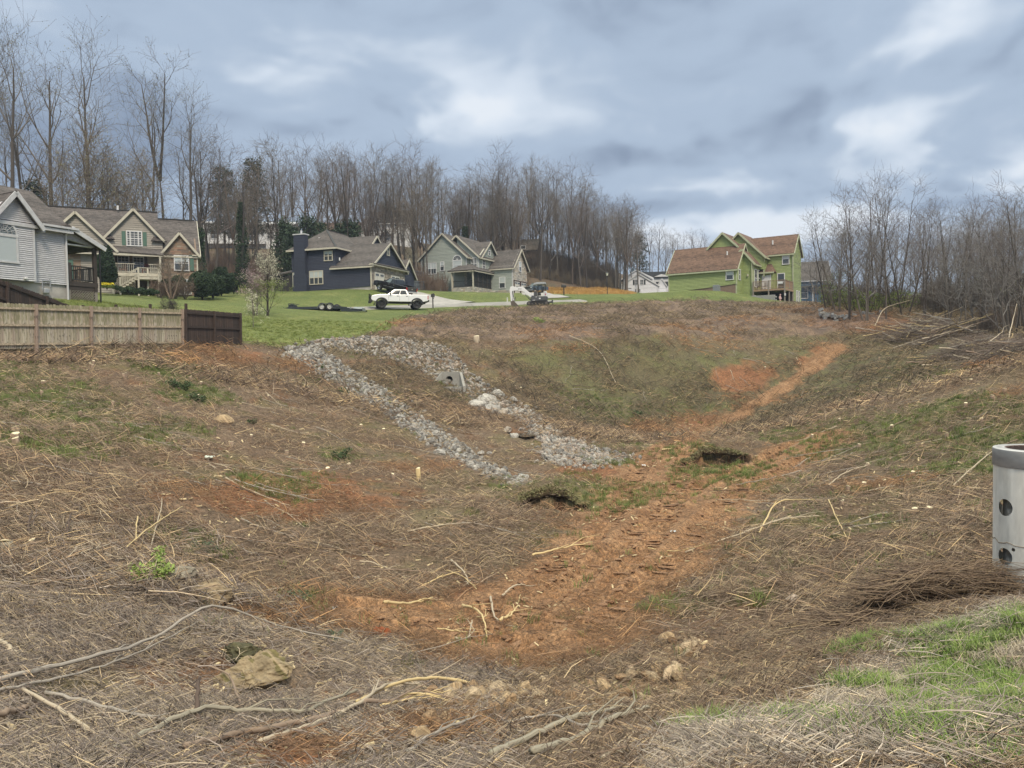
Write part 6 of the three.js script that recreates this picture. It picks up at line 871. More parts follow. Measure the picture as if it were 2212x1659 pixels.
// front at x = 0, rear at x = L, ground at y = 0
function pickup(label, category, p, turn, o) {
  const t = thing(o.name, label, category, [p.x, p.y, p.z], turn), { L = 6.3, W = 1.95, lift = 0.25, r = 0.4, body, rimM, front = 1.05, rear = 4.95, cab0 = 1.75, cab1 = 4.2, dark } = o, s = lift, hz = W / 2;
  const sill = 0.42 + s, belt = 1.12 + s, bed = 1.13 + s, hood = 1.12 + s, roof = 1.72 + s, ax = r;
  const prof = [[0.05, sill + 0.1], [front - r * 1.25, sill], ...arch(front, ax + 0.02, r * 1.24), [front + r * 1.3, sill], [rear - r * 1.25, sill], ...arch(rear, ax + 0.02, r * 1.24), [rear + r * 1.3, sill], [L - 0.06, sill + 0.12], [L, bed], [cab1 + 0.06, bed], [cab1, belt], [cab0, belt], [cab0 - 0.25, hood + 0.02], [0.5, hood - 0.05], [0.08, hood - 0.16], [0, hood - 0.4]];
  const holeBed = o.bedHole !== false;
  const shell = extrude(prof, W - 0.1, 0.05); place(shell, 0, 0, -hz + 0.05);
  let bodyG = shell;
  if (holeBed) { const ev = new Evaluator(); ev.attributes = ['position', 'normal']; const A = new Brush(prep(shell)); const B = new Brush(prep(new THREE.BoxGeometry(L - cab1 - 0.22, 0.6, W - 0.26))); B.position.set((L + cab1 + 0.04) / 2, bed + 0.08, 0); A.updateMatrixWorld(); B.updateMatrixWorld(); try { bodyG = ev.evaluate(A, B, SUBTRACTION).geometry; bodyG = prep(bodyG.clone()); } catch (e) { bodyG = shell; } }
  obj('body', bodyG, body, t);
  // cab
  const b0 = [cab0 - 0.05, belt], w0 = [cab0 + 0.72, roof - 0.03], w1 = [cab1 - 0.28, roof - 0.02], b1 = [cab1, belt], iz = hz - 0.04, tz = hz - 0.24;
  const V = [[b0[0], b0[1], iz], [b1[0], b1[1], iz], [w1[0], w1[1], tz], [w0[0], w0[1], tz], [b0[0], b0[1], -iz], [b1[0], b1[1], -iz], [w1[0], w1[1], -tz], [w0[0], w0[1], -tz]];
  const roofTop = [[w0[0] + 0.12, roof + 0.05, tz - 0.12], [w1[0] - 0.1, roof + 0.05, tz - 0.12], [w1[0] - 0.1, roof + 0.05, -tz + 0.12], [w0[0] + 0.12, roof + 0.05, -tz + 0.12]];
  const qf = (a, b, c, d) => quadPanel(a, b, c, d, 0);
  obj('cab', [qf(V[0], V[1], V[2], V[3]), qf(V[5], V[4], V[7], V[6]), qf(V[4], V[0], V[3], V[7]), qf(V[1], V[5], V[6], V[2]), qf(V[3], V[2], roofTop[1], roofTop[0]), qf(V[6], V[7], roofTop[3], roofTop[2]), qf(V[7], V[3], roofTop[0], roofTop[3]), qf(V[2], V[6], roofTop[2], roofTop[1]), qf(...roofTop)].map((g) => g), Object.assign(body.clone(), { side: THREE.DoubleSide }), t);
  const mixv = (a, b, k) => a.map((x, i) => lerp(x, b[i], k)), inset = (a, b, c, d, u0, u1, v0, v1) => { const f = (u, v) => mixv(mixv(a, b, u), mixv(d, c, u), v); return [f(u0, v0), f(u1, v0), f(u1, v1), f(u0, v1)]; };
  const gl = (nm, q, off, m = VG) => { const mm = m.clone(); mm.side = THREE.DoubleSide; return obj(nm, quadPanel(...q, off), mm, t); };
  gl('windshield', inset(V[4], V[0], V[3], V[7], 0.06, 0.94, 0.06, 0.93), 0.03, VGL);
  gl('rear_window', inset(V[1], V[5], V[6], V[2], 0.1, 0.9, 0.12, 0.88), 0.03);
  for (const sd of [1, -1]) { const q = sd > 0 ? [V[0], V[1], V[2], V[3]] : [V[4], V[5], V[6], V[7]], f = sd > 0 ? 0.03 : -0.03; gl('side_window', inset(...q, 0.17, 0.53, 0.1, 0.9), f, o.glass || VG); gl('side_window', inset(...q, 0.57, 0.9, 0.1, 0.9), f); }
  // doors: seams, handles, mirrors
  const dk = dark || plastic;
  for (const sd of [1, -1]) {
    const z = sd * (hz + 0.002); for (const x of [cab0 + 0.12, (cab0 + cab1) / 2 + 0.12, cab1 - 0.06]) obj('door_seam', box(0.014, belt - sill - 0.12, 0.012, x, (belt + sill) / 2, z), dk, t);
    for (const x of [(cab0 + cab1) / 2 - 0.08, cab1 - 0.28]) obj('door_handle', rbox(0.2, 0.05, 0.05, 0.015, x, belt - 0.14, z), o.handle || dk, t);
    obj('mirror', [rbox(0.14, 0.28, 0.2, 0.04, cab0 + 0.34, belt + 0.16, sd * (hz + 0.14)), bar([cab0 + 0.34, belt + 0.06, sd * hz], [cab0 + 0.34, belt + 0.1, sd * (hz + 0.12)], 0.05, 0.05)], dk, t);
    for (const wx of [front, rear]) { if (o.flares) obj('fender_flare', [place(extrude([...arch(wx, 0, r * 1.42), ...arch(wx, 0, r * 1.2).reverse()], 0.14, 0.012), 0, ax + 0.02, sd > 0 ? hz - 0.06 : -hz - 0.08)], dk, t); wheel(t, wx, r, sd * (hz - (o.flares ? 0.08 : 0.16)), r, o.tyre || 0.28, rimM, sd); }
    if (o.side) obj('side_strip', rbox(cab1 - cab0 - 0.3, 0.05, 0.03, 0.01, (cab0 + cab1) / 2, sill + 0.24, z), chrome, t);
    obj('headlight', rbox(0.16, 0.2, 0.34, 0.03, 0.07, hood - 0.3, sd * (hz - 0.24)), std([0.75, 0.76, 0.72], 0.15), t);
    obj('tail_light', rbox(0.1, 0.42, 0.16, 0.02, L - 0.01, bed - 0.24, sd * (hz - 0.07)), std([0.42, 0.015, 0.02], 0.25), t);
  }
  obj('grille', [rbox(0.1, 0.34, W - 0.86, 0.02, 0.0, hood - 0.3, 0), ...[0, 1, 2].map((k) => slab(-0.07, -0.04, hood - 0.44 + k * 0.1, hood - 0.41 + k * 0.1, -0.5, 0.5))], dk, t);
  obj('front_bumper', rbox(0.26, 0.26, W - 0.04, 0.05, 0.02, sill + 0.08, 0), o.bumper || chrome, t);
  obj('rear_bumper', rbox(0.2, 0.2, W - 0.1, 0.04, L + 0.05, sill + 0.1, 0), o.rearBumper || o.bumper || chrome, t);
  obj('tailgate', [slab(L - 0.02, L + 0.03, sill + 0.2, bed - 0.03, -hz + 0.2, hz - 0.2)], body, t);
  obj('chassis', [slab(0.5, L - 0.2, sill - 0.2, sill, -0.45, 0.45), rod([front, r, -hz + 0.2], [front, r, hz - 0.2], 0.07), rod([rear, r, -hz + 0.2], [rear, r, hz - 0.2], 0.07), rbox(0.3, 0.3, 0.3, 0.1, rear, r, 0)], plastic, t);
  if (o.guard) obj('grille_guard', [...[0.35, -0.35].map((z) => rbox(0.06, 0.85, 0.06, 0.02, -0.14, sill + 0.4, z)), ...[0.98, -0.98].map((z) => rbox(0.08, 0.6, 0.1, 0.03, -0.08, sill + 0.42, z)), rod([-0.16, sill + 0.8, -0.5], [-0.16, sill + 0.8, 0.5], 0.04), rod([-0.14, sill + 0.55, -0.98], [-0.14, sill + 0.55, 0.98], 0.035), rod([-0.14, sill + 0.25, -0.98], [-0.14, sill + 0.25, 0.98], 0.035), rbox(0.3, 0.3, W + 0.04, 0.05, -0.06, sill + 0.0, 0)], plastic, t);
  return t;
}
function park(t, p, yaw, f, r, up = 0.1) { const c = Math.cos(yaw), sn = -Math.sin(yaw), hf = HB(p.x + c * f, p.z + sn * f), hr = HB(p.x + c * r, p.z + sn * r), a = Math.atan2(hr - hf, r - f); t.position.set(p.x, hf - Math.sin(a) * f + up, p.z); t.rotation.set(0, yaw, a, 'YXZ'); }
{
  const a = ground(800, 667), b = ground(909, 664); const d = new THREE.Vector3().subVectors(b, a), p = hit(801, 667.5), q = hit(908, 665); p.y += 0.02;
  const white = pickup('white lifted crew-cab pickup with black grille guard, parked on the grass edge', 'pickup truck', p, 0.0, { name: 'white_pickup_truck', L: 6.3, W: 2.0, lift: 0.42, r: 0.5, tyre: 0.36, body: paint([0.8, 0.81, 0.82]), rimM: plastic, front: 1.12, rear: 5.05, flares: true, guard: true, bumper: plastic, glass: VG });
  park(white, hit(801, 667.5), 0.27, 1.1, 5.0, 0.03);
  const dark = pickup('black pickup with chrome wheels on the sloping drive before the navy garage', 'pickup truck', at(823, 629.5, 102), 0, { name: 'black_pickup_truck', L: 5.9, W: 2.0, lift: 0.12, r: 0.42, body: paint([0.006, 0.006, 0.008], 0.2), rimM: chrome, front: 1.05, rear: 4.7, cab1: 3.9, side: true, handle: chrome, glass: VGL });
  park(dark, hit(817, 627.2), -0.62, 1.05, 4.7, 0.12);
  obj('bed_cover_rail', [slab(3.95, 5.8, 1.27, 1.31, 0.86, 0.94), slab(3.95, 5.8, 1.27, 1.31, -0.94, -0.86)], plastic, dark); obj('antenna', [rbox(0.16, 0.08, 0.05, 0.02, 2.9, 1.95, 0)], plastic, dark); obj('number_plate', slab(5.99, 6.01, 0.62, 0.74, -0.16, 0.16), MAT.white, dark); obj('tailgate_badge', slab(5.935, 5.95, 0.98, 1.06, -0.12, 0.12), chrome, dark);
  const teal = pickup('dark blue-green pickup partly hidden behind the excavator, beside the stone garage', 'pickup truck', at(1152, 635.5, 121), 0, { name: 'dark_teal_pickup_truck', L: 5.4, W: 1.85, r: 0.38, lift: 0.05, body: paint([0.012, 0.03, 0.035]), rimM: chrome, front: 0.95, rear: 4.3, cab1: 3.6 });
  park(teal, at(1140, 636, 128), 1.0, 1, 4.3, 0.1);
}
// ---------------------------------------------------------------- flatbed trailer with folded ramps
{
  const p = hit(704, 672); const t = thing('flatbed_trailer', 'long black tandem-axle car trailer with ramps down at its right end, on the lawn', 'trailer', [p.x, p.y - 0.02, p.z], -0.08), k = 0.0112 * (-p.z / 86), X = (x) => (x - 687) * k, Y = (y) => (430 - y) * k, W = 1.0;
  const fr = std([0.028, 0.036, 0.044], 0.5);
  obj('frame', [...[W, -W].map((z) => bar([X(330), Y(400), z], [X(865), Y(404), z], 0.1, 0.2)), ...Array.from({ length: 12 }, (_, i) => bar([X(340 + i * 47), Y(398), -W], [X(340 + i * 47), Y(398), W], 0.06, 0.1)), bar([X(240), Y(398), 0], [X(345), Y(396), W * 0.9], 0.1, 0.13), bar([X(240), Y(398), 0], [X(345), Y(396), -W * 0.9], 0.1, 0.13)], fr, t);
  for (let i = 0; i < 12; i++) obj('deck_plank', slab(X(335), X(860), Y(391), Y(387), -W + 0.06 + i * 0.16, -W + 0.06 + i * 0.16 + 0.15), std([0.075, 0.075, 0.075], 0.8), t);
  obj('coupler', [rbox(0.35, 0.12, 0.14, 0.03, X(240), Y(392), 0), rod([X(255), Y(396), 0], [X(255), Y(380), 0], 0.03)], fr, t); obj('jack', [rod([X(340), Y(428), 0.3], [X(340), Y(362), 0.3], 0.06)], fr, t); obj('tool_box', [rbox(0.5, 0.28, 1.2, 0.02, X(352), Y(374), 0), bar([X(333), Y(352), -0.7], [X(333), Y(352), 0.7], 0.05, 0.05), bar([X(388), Y(354), -0.7], [X(388), Y(354), 0.7], 0.05, 0.05), bar([X(333), Y(352), 0.7], [X(388), Y(354), 0.7], 0.05, 0.05), bar([X(388), Y(354), 0.7], [X(388), Y(385), 0.7], 0.05, 0.05), bar([X(333), Y(352), 0.7], [X(333), Y(395), 0.7], 0.05, 0.05)], fr, t);
  for (const sd of [1, -1]) { obj('fender', [place(extrude([[X(638), Y(408)], [X(648), Y(385)], [X(668), Y(366)], [X(690), Y(361)], [X(765), Y(361)], [X(788), Y(368)], [X(805), Y(408)], [X(795), Y(408)], [X(780), Y(374)], [X(762), Y(368)], [X(692), Y(368)], [X(672), Y(374)], [X(650), Y(408)]], 0.34), 0, 0, sd > 0 ? W + 0.02 : -W - 0.36)], std([0.12, 0.13, 0.14], 0.5, { metalness: 0.4 }), t); for (const x of [687, 765]) wheel(t, X(x), 0.4, sd * (W + 0.17), 0.4, 0.24, std([0.6, 0.6, 0.58], 0.45), sd, 0.6); }
  obj('axle', [687, 765].map((x) => rod([X(x), 0.4, -W], [X(x), 0.4, W], 0.05)), fr, t); obj('tail_beam', slab(X(862), X(868), Y(420), Y(392), -W, W), fr, t);
  for (const sd of [1, -1]) { obj('ramp', [...[0.36, -0.36].map((z) => bar([X(866), Y(402), sd * 0.62 + z], [X(1080), Y(432), sd * 0.62 + z], 0.08, 0.14)), ...Array.from({ length: 9 }, (_, i) => bar([X(872 + i * 25), Y(400 + i * 3.5), sd * 0.62 - 0.36], [X(872 + i * 25), Y(400 + i * 3.5), sd * 0.62 + 0.36], 0.07, 0.05))], fr, t); }
  obj('ramp_plate', [quadPanel([X(985), Y(418), 0.95], [X(1082), Y(430), 0.95], [X(1082), Y(402), 0.3], [X(990), Y(394), 0.3], 0.01), place(new THREE.BoxGeometry(0.02, 0.28, 1.2), X(1083), Y(424), 0.4), box(0.14, 0.2, 0.03, X(968), Y(408), 1.02)], std([0.28, 0.31, 0.31], 0.45, { metalness: 0.3, side: THREE.DoubleSide }), t); obj('ramp_side', [slab(X(868), X(930), Y(440), Y(396), 0.96, 1.0), slab(X(930), X(1084), Y(444), Y(420), 0.98, 1.02)], fr, t);
}
// ---------------------------------------------------------------- mini excavator
{
  const p = hit(1163, 662); const t = thing('mini_excavator', 'white and dark grey mini excavator with open canopy, bucket resting on the ground', 'excavator', [p.x, p.y + 0.12, p.z], -0.12), k = 0.0079 * (-p.z / 88), X = (x) => (x - 800) * k, Y = (y) => (600 - y) * k;
  const wm = std([0.72, 0.73, 0.74], 0.45), dg = std([0.075, 0.078, 0.082], 0.5), steelD = std([0.11, 0.09, 0.075], 0.7);
  for (const sd of [1, -1]) { const tr = obj('track', [place(extrude([[X(655), Y(598)], [X(640), Y(580)], [X(650), Y(556)], [X(670), Y(545)], [X(930), Y(545)], [X(952), Y(560)], [X(952), Y(585)], [X(935), Y(599)]], 0.34, 0.02), 0, 0, sd > 0 ? 0.42 : -0.76)], rubber, t); [672, 720, 770, 820, 870, 925].forEach((x) => obj('track_roller', rod([X(x), Y(x === 672 || x === 925 ? 572 : 583), sd > 0 ? 0.7 : -0.7], [X(x), Y(x === 672 || x === 925 ? 572 : 583), sd > 0 ? 0.8 : -0.8], x === 672 || x === 925 ? 0.15 : 0.08, undefined, 14), std([0.1, 0.09, 0.08], 0.7), tr)); obj('track_pad', Array.from({ length: 30 }, (_, i) => box(0.04, 0.03, 0.36, X(668 + i * 9), Y(600), sd * 0.59)), rubber, tr); }
  obj('undercarriage', [rbox(0.9, 0.25, 0.9, 0.05, X(800), Y(560), 0), rod([X(800), Y(560), 0], [X(800), Y(530), 0], 0.4, 0.4, 20)], dg, t);
  obj('dozer_blade', [rbox(0.08, 0.34, 1.5, 0.02, X(1005), Y(548), 0), bar([X(930), Y(560), 0.4], [X(1003), Y(555), 0.4], 0.1, 0.12), bar([X(930), Y(560), -0.4], [X(1003), Y(555), -0.4], 0.1, 0.12)], dg, t);
  obj('upper_body', [place(extrude([[X(700), Y(535)], [X(925), Y(532)], [X(930), Y(482)], [X(890), Y(478)], [X(735), Y(480)], [X(705), Y(505)]], 1.3, 0.03), 0, 0, -0.65)], dg, t);
  obj('engine_cover', rbox(0.32, 0.68, 1.2, 0.08, X(905), Y(445), 0), wm, t); obj('badge', [rbox(0.1, 0.14, 0.02, 0.01, X(912), Y(448), 0.61)], std([0.4, 0.03, 0.12], 0.5), t); obj('hood', place(extrude([[X(700), Y(490)], [X(738), Y(420)], [X(775), Y(395)], [X(780), Y(480)]], 0.9, 0.03), 0, 0, -0.45), dg, t); obj('side_panel', [rbox(0.2, 0.36, 0.06, 0.02, X(728), Y(440), 0.5), slab(X(770), X(782), Y(490), Y(478), 0.67, 0.7), slab(X(818), X(840), Y(515), Y(498), 0.685, 0.7), slab(X(725), X(762), Y(533), Y(527), 0.685, 0.7)], wm, t);
  obj('seat', [rbox(0.45, 0.12, 0.5, 0.04, X(835), Y(410), 0), rbox(0.14, 0.62, 0.48, 0.06, X(872), Y(375), 0, 0, 0, -0.15)], plastic, t); obj('control_lever', [rod([X(795), Y(420), 0.3], [X(785), Y(380), 0.3], 0.02), rod([X(795), Y(420), -0.3], [X(785), Y(380), -0.3], 0.02), rbox(0.3, 0.25, 0.7, 0.04, X(818), Y(440), 0)], plastic, t);
  for (const z of [0.58, -0.58]) { obj('canopy_post', [bar([X(800), Y(480), z], [X(795), Y(330), z], 0.06, 0.06), bar([X(795), Y(332), z], [X(812), Y(290), z], 0.06, 0.06), bar([X(905), Y(480), z], [X(905), Y(288), z], 0.06, 0.06), bar([X(848), Y(410), z], [X(848), Y(290), z], 0.045, 0.045)], plastic, t); }
  for (const z of [0.58, -0.58]) obj('front_post', bar([X(738), Y(410), z], [X(738), Y(306), z], 0.05, 0.05), plastic, t);
  obj('canopy', place(extrude([[X(738), Y(304)], [X(756), Y(284)], [X(800), Y(276)], [X(905), Y(276)], [X(910), Y(296)], [X(800), Y(300)], [X(745), Y(308)]], 1.2, 0.02), 0, 0, -0.6), std([0.34, 0.37, 0.39], 0.5), t);
  obj('boom', [place(extrude([[X(720), Y(495)], [X(735), Y(465)], [X(610), Y(358)], [X(575), Y(325)], [X(505), Y(332)], [X(500), Y(378)], [X(560), Y(385)], [X(600), Y(400)], [X(700), Y(492)]], 0.24, 0.02), 0, 0, -0.12)], wm, t);
  obj('boom_lettering', [...[512, 530, 541, 552].map((x, i) => slab(X(x), X(x + (i ? 7 : 14)), Y(363), Y(352), 0.142, 0.146))], dg, t);
  obj('boom_cylinder', [rod([X(700), Y(530), 0], [X(655), Y(485), 0], 0.07), rod([X(655), Y(485), 0], [X(612), Y(440), 0], 0.04)], dg, t); obj('arm_cylinder', [rod([X(565), Y(328), 0], [X(500), Y(325), 0], 0.06), rod([X(505), Y(325), 0], [X(475), Y(324), 0], 0.035)], dg, t);
  obj('swing_bracket', rbox(0.25, 0.45, 0.3, 0.04, X(705), Y(505), 0), dg, t);
  obj('arm', [place(extrude([[X(505), Y(338)], [X(500), Y(376)], [X(440), Y(378)], [X(445), Y(520)], [X(405), Y(530)], [X(388), Y(365)], [X(400), Y(325)], [X(425), Y(316)]], 0.2, 0.02), 0, 0, -0.1)], wm, t);
  obj('bucket_cylinder', [rod([X(430), Y(385), 0.12], [X(438), Y(470), 0.12], 0.055), rod([X(438), Y(470), 0.12], [X(430), Y(520), 0.12], 0.035)], plastic, t); obj('bucket_link', [bar([X(425), Y(520), 0], [X(470), Y(478), 0], 0.06, 0.06), bar([X(470), Y(478), 0], [X(455), Y(530), 0], 0.06, 0.06)], dg, t);
  obj('bucket', [place(extrude([[X(400), Y(540)], [X(440), Y(520)], [X(462), Y(548)], [X(512), Y(598)], [X(470), Y(602)], [X(415), Y(604)], [X(408), Y(575)]], 0.5, 0.015), 0, 0, -0.25), ...[-0.2, -0.07, 0.07, 0.2].map((z) => bar([X(405), Y(600), z], [X(400), Y(616), z], 0.05, 0.04))], steelD, t);
}
// ---------------------------------------------------------------- mailboxes, lamp, boxes, air conditioners
function mailbox(vx, vy, D, label, s = 1, kind = 0) {
  const p = onGround(vx, D); p.y = Math.max(p.y, at(vx, vy, D).y); const t = thing('mailbox', label, 'mailbox', [p.x, p.y, p.z], 0.3);
  obj('post', [box(0.11, 1.3, 0.11, 0, 0.45, 0), ...(kind ? [] : [bar([0, 0.8, 0], [0.1, 0.95, 0.25], 0.05, 0.05)])], MAT.dark, t); const b = obj('box', extrude([[-0.16, 0], [0.16, 0], [0.16, 0.22], ...Array.from({ length: 9 }, (_, i) => [Math.cos(i * Math.PI / 8) * 0.16, 0.22 + Math.sin(i * Math.PI / 8) * 0.13])], 0.55, 0.01), MAT.dark, t); b.position.set(0, 1.05, -0.25); if (kind) b.rotation.y = Math.PI / 2, b.position.set(-0.28, 1.0, 0);
  obj('flag', box(0.02, 0.16, 0.05, 0.18, 1.25, 0.1), std([0.3, 0.02, 0.02], 0.5), t); t.scale.setScalar(s); return t;
}
mailbox(936, 662, 89, 'dark mailbox on a post beside the curved concrete drive', 1.05); mailbox(1219, 650, 108, 'dark T-shaped mailbox right of the excavator', 1.1, 1);
{
  const p = onGround(1312, 112); const b = at(1312, 644, 112); const t = thing('street_lamp', 'slim black street lamp with a pale glass head before the wood', 'street lamp', [b.x, b.y, b.z]); const hh = at(1312, 596, 112).y - b.y;
  obj('pole', [rod([0, -1, 0], [0, hh, 0], 0.07, 0.05), rod([0, 0, 0], [0, 0.5, 0], 0.12, 0.09)], MAT.black, t); const l = obj('lamp_head', [rod([0, hh, 0], [0, hh + 0.42, 0], 0.12, 0.2, 6)], std([0.7, 0.68, 0.6], 0.3), t); obj('cap', [rod([0, hh + 0.42, 0], [0, hh + 0.62, 0], 0.26, 0.05, 6), rod([0, hh - 0.05, 0], [0, hh + 0.02, 0], 0.16, 0.16, 6)], MAT.black, t);
  for (const [vx, vy, D, w, lab] of [[1251, 651, 104, 1.2, 'low dark drain frame in the grass left of the street lamp'], [1354, 647, 118, 1.7, 'low dark drain frame in the grass right of the street lamp']]) { const q = at(vx, vy, D), o = thing('drain_inlet', lab, 'drain', [q.x, q.y, q.z]); obj('top_slab', rbox(w, 0.12, 0.7, 0.03, 0, 0.3, 0), MAT.block, o); obj('opening', [slab(-w / 2 + 0.06, w / 2 - 0.06, -0.2, 0.25, -0.3, 0.3), slab(-w / 2, -w / 2 + 0.1, -0.3, 0.25, 0.25, 0.34), slab(w / 2 - 0.1, w / 2, -0.3, 0.25, 0.25, 0.34)], MAT.dark, o); }
  const u = at(1540, 650, 106); const bx = thing('green_utility_box', 'small dark green utility box on the far lawn before the white house', 'utility box', at(1411, 640, 150)); obj('casing', rbox(1.0, 0.7, 0.8, 0.08, 0, 0.3, 0), std([0.05, 0.09, 0.05], 0.6), bx); obj('base', slab(-0.6, 0.6, -0.2, 0, -0.5, 0.5), MAT.concrete, bx);
  for (const [vx, lab] of [[928, 'left air conditioner at the wall of the grey-green house'], [944, 'larger air conditioner, right of the other, at the grey-green house']]) { const q = at(vx, 630, 127.5 - (vx - 928) * 0.05), o = thing('air_conditioner', lab, 'air conditioner', [q.x, q.y, q.z], -0.44); const w = vx > 930 ? 1.9 : 1.0; obj('casing', rbox(w, 0.95, 0.8, 0.04, 0, 0.45, 0.4), MAT.utility, o); obj('grille', Array.from({ length: Math.round(w / 0.1) }, (_, i) => slab(-w / 2 + 0.05 + i * 0.1, -w / 2 + 0.08 + i * 0.1, 0.05, 0.85, 0.79, 0.83)), MAT.galv, o); }
  for (const [vx, vy, D, lab] of [[896, 664.5, 91, 'small white utility marker by the rear wheel of the white pickup'], [1096, 652, 92, 'small pale marker post on the lawn left of the excavator arm']]) { const q = at(vx, vy, D), o = thing('utility_marker', lab, 'marker', [q.x, q.y, q.z]); obj('post', rbox(0.14, 0.5, 0.14, 0.03, 0, 0.2, 0), MAT.white, o); obj('cap', rbox(0.18, 0.08, 0.18, 0.03, 0, 0.46, 0), MAT.greyTrim, o); }
  // chairs on the tan house porch
  for (const [s, lab] of [[-7.4, 'red-brown rocking chair at the left of the tan house porch'], [-5.2, 'red-brown rocking chair right of the other on the tan house porch']]) { const th = 25 * Math.PI / 180, c = Math.cos(th), sn = -Math.sin(th), o0 = at(428, 640, 86), q = new THREE.Vector3(o0.x + s * c - -0.3 * sn, o0.y + 2.32, o0.z + s * sn + -0.3 * c), o = thing('rocking_chair', lab, 'chair', [q.x, q.y, q.z], th - 0.3); const rm = std([0.16, 0.045, 0.035], 0.6); obj('seat', slab(-0.28, 0.28, 0.4, 0.45, -0.25, 0.28), rm, o); obj('backrest', [-0.22, -0.11, 0, 0.11, 0.22].map((x) => box(0.07, 0.75, 0.03, x, 0.8, -0.3, -0.2)), rm, o); for (const x of [-0.27, 0.27]) { objs('leg', [bar([x, 0.03, 0.2], [x, 0.62, 0.2], 0.05, 0.05), bar([x, 0.03, -0.2], [x, 0.62, -0.26], 0.05, 0.05)], rm, o); obj('rocker', bar([x, 0.03, -0.5], [x, 0.03, 0.4], 0.05, 0.05), rm, o); obj('armrest', slab(x - 0.05, x + 0.05, 0.6, 0.64, -0.25, 0.3), rm, o); } }
  // furniture on the green deck
  const go = at(1445, 634, 110.5), gt = -34 * Math.PI / 180; const gp = (x, y, z) => [go.x + x * Math.cos(gt) + z * Math.sin(gt), go.y + y, go.z - x * Math.sin(gt) + z * Math.cos(gt)];
  for (const [x, z, tn, lab] of [[12.0, -3.0, 0.4, 'dark slatted chair at the left of the green house deck'], [12.7, -3.2, -0.3, 'dark slatted chair second from the left on the green house deck'], [14.9, -3.0, 0.2, 'dark chair behind the white panel on the green house deck']]) { const o = thing('deck_chair', lab, 'chair', gp(x, 0, z), gt + tn); obj('seat', slab(-0.28, 0.28, 0.4, 0.46, -0.28, 0.28), MAT.black, o); obj('backrest', [-0.22, -0.07, 0.07, 0.22].map((q) => box(0.06, 0.55, 0.04, q, 0.72, -0.28)), MAT.black, o); for (const [lx, lz] of [[-0.25, -0.25], [0.25, -0.25], [-0.25, 0.25], [0.25, 0.25]]) obj('leg', box(0.05, 0.42, 0.05, lx, 0.2, lz), MAT.black, o); }
  // daffodils and border plants before the tan house
  for (let i = 0; i < 14; i++) { const q = at(252 + i * 6.2 + (i % 3) * 2, 624 + (i % 4) * 2.2 + i * 0.6, 76 - i * 0.1), o = thing('border_plant', 'low green clump in the planted border before the tan house', 'plant', [q.x, q.y, q.z], i, 'clumps in the border before the tan house'); obj('foliage', leaves((r) => { const a = r() * 6.28, k = Math.sqrt(r()) * 0.42; return new THREE.Vector3(Math.cos(a) * k, r() * 0.4 * (1 - k), Math.sin(a) * k); }, 500, 0.07, i + 900), LEAF.box, o); }
  for (const [i, vx] of [[0, 227], [1, 233], [2, 239]]) { const q = at(vx, 622, 75), o = thing('daffodil_clump', 'clump of yellow daffodils beside the tall holly', 'flowers', [q.x, q.y, q.z], i, 'daffodils beside the holly'); const f = (n, s, y0, m, nm) => obj(nm, leaves((r) => { const a = r() * 6.28, k = Math.sqrt(r()) * 0.35; return new THREE.Vector3(Math.cos(a) * k, y0 + r() * 0.2, Math.sin(a) * k); }, n, s, i + nm.length), m, o); f(300, 0.07, 0.05, LEAF.spring, 'leaves'); f(70, 0.06, 0.3, LEAF.yellow, 'flowers'); }
}
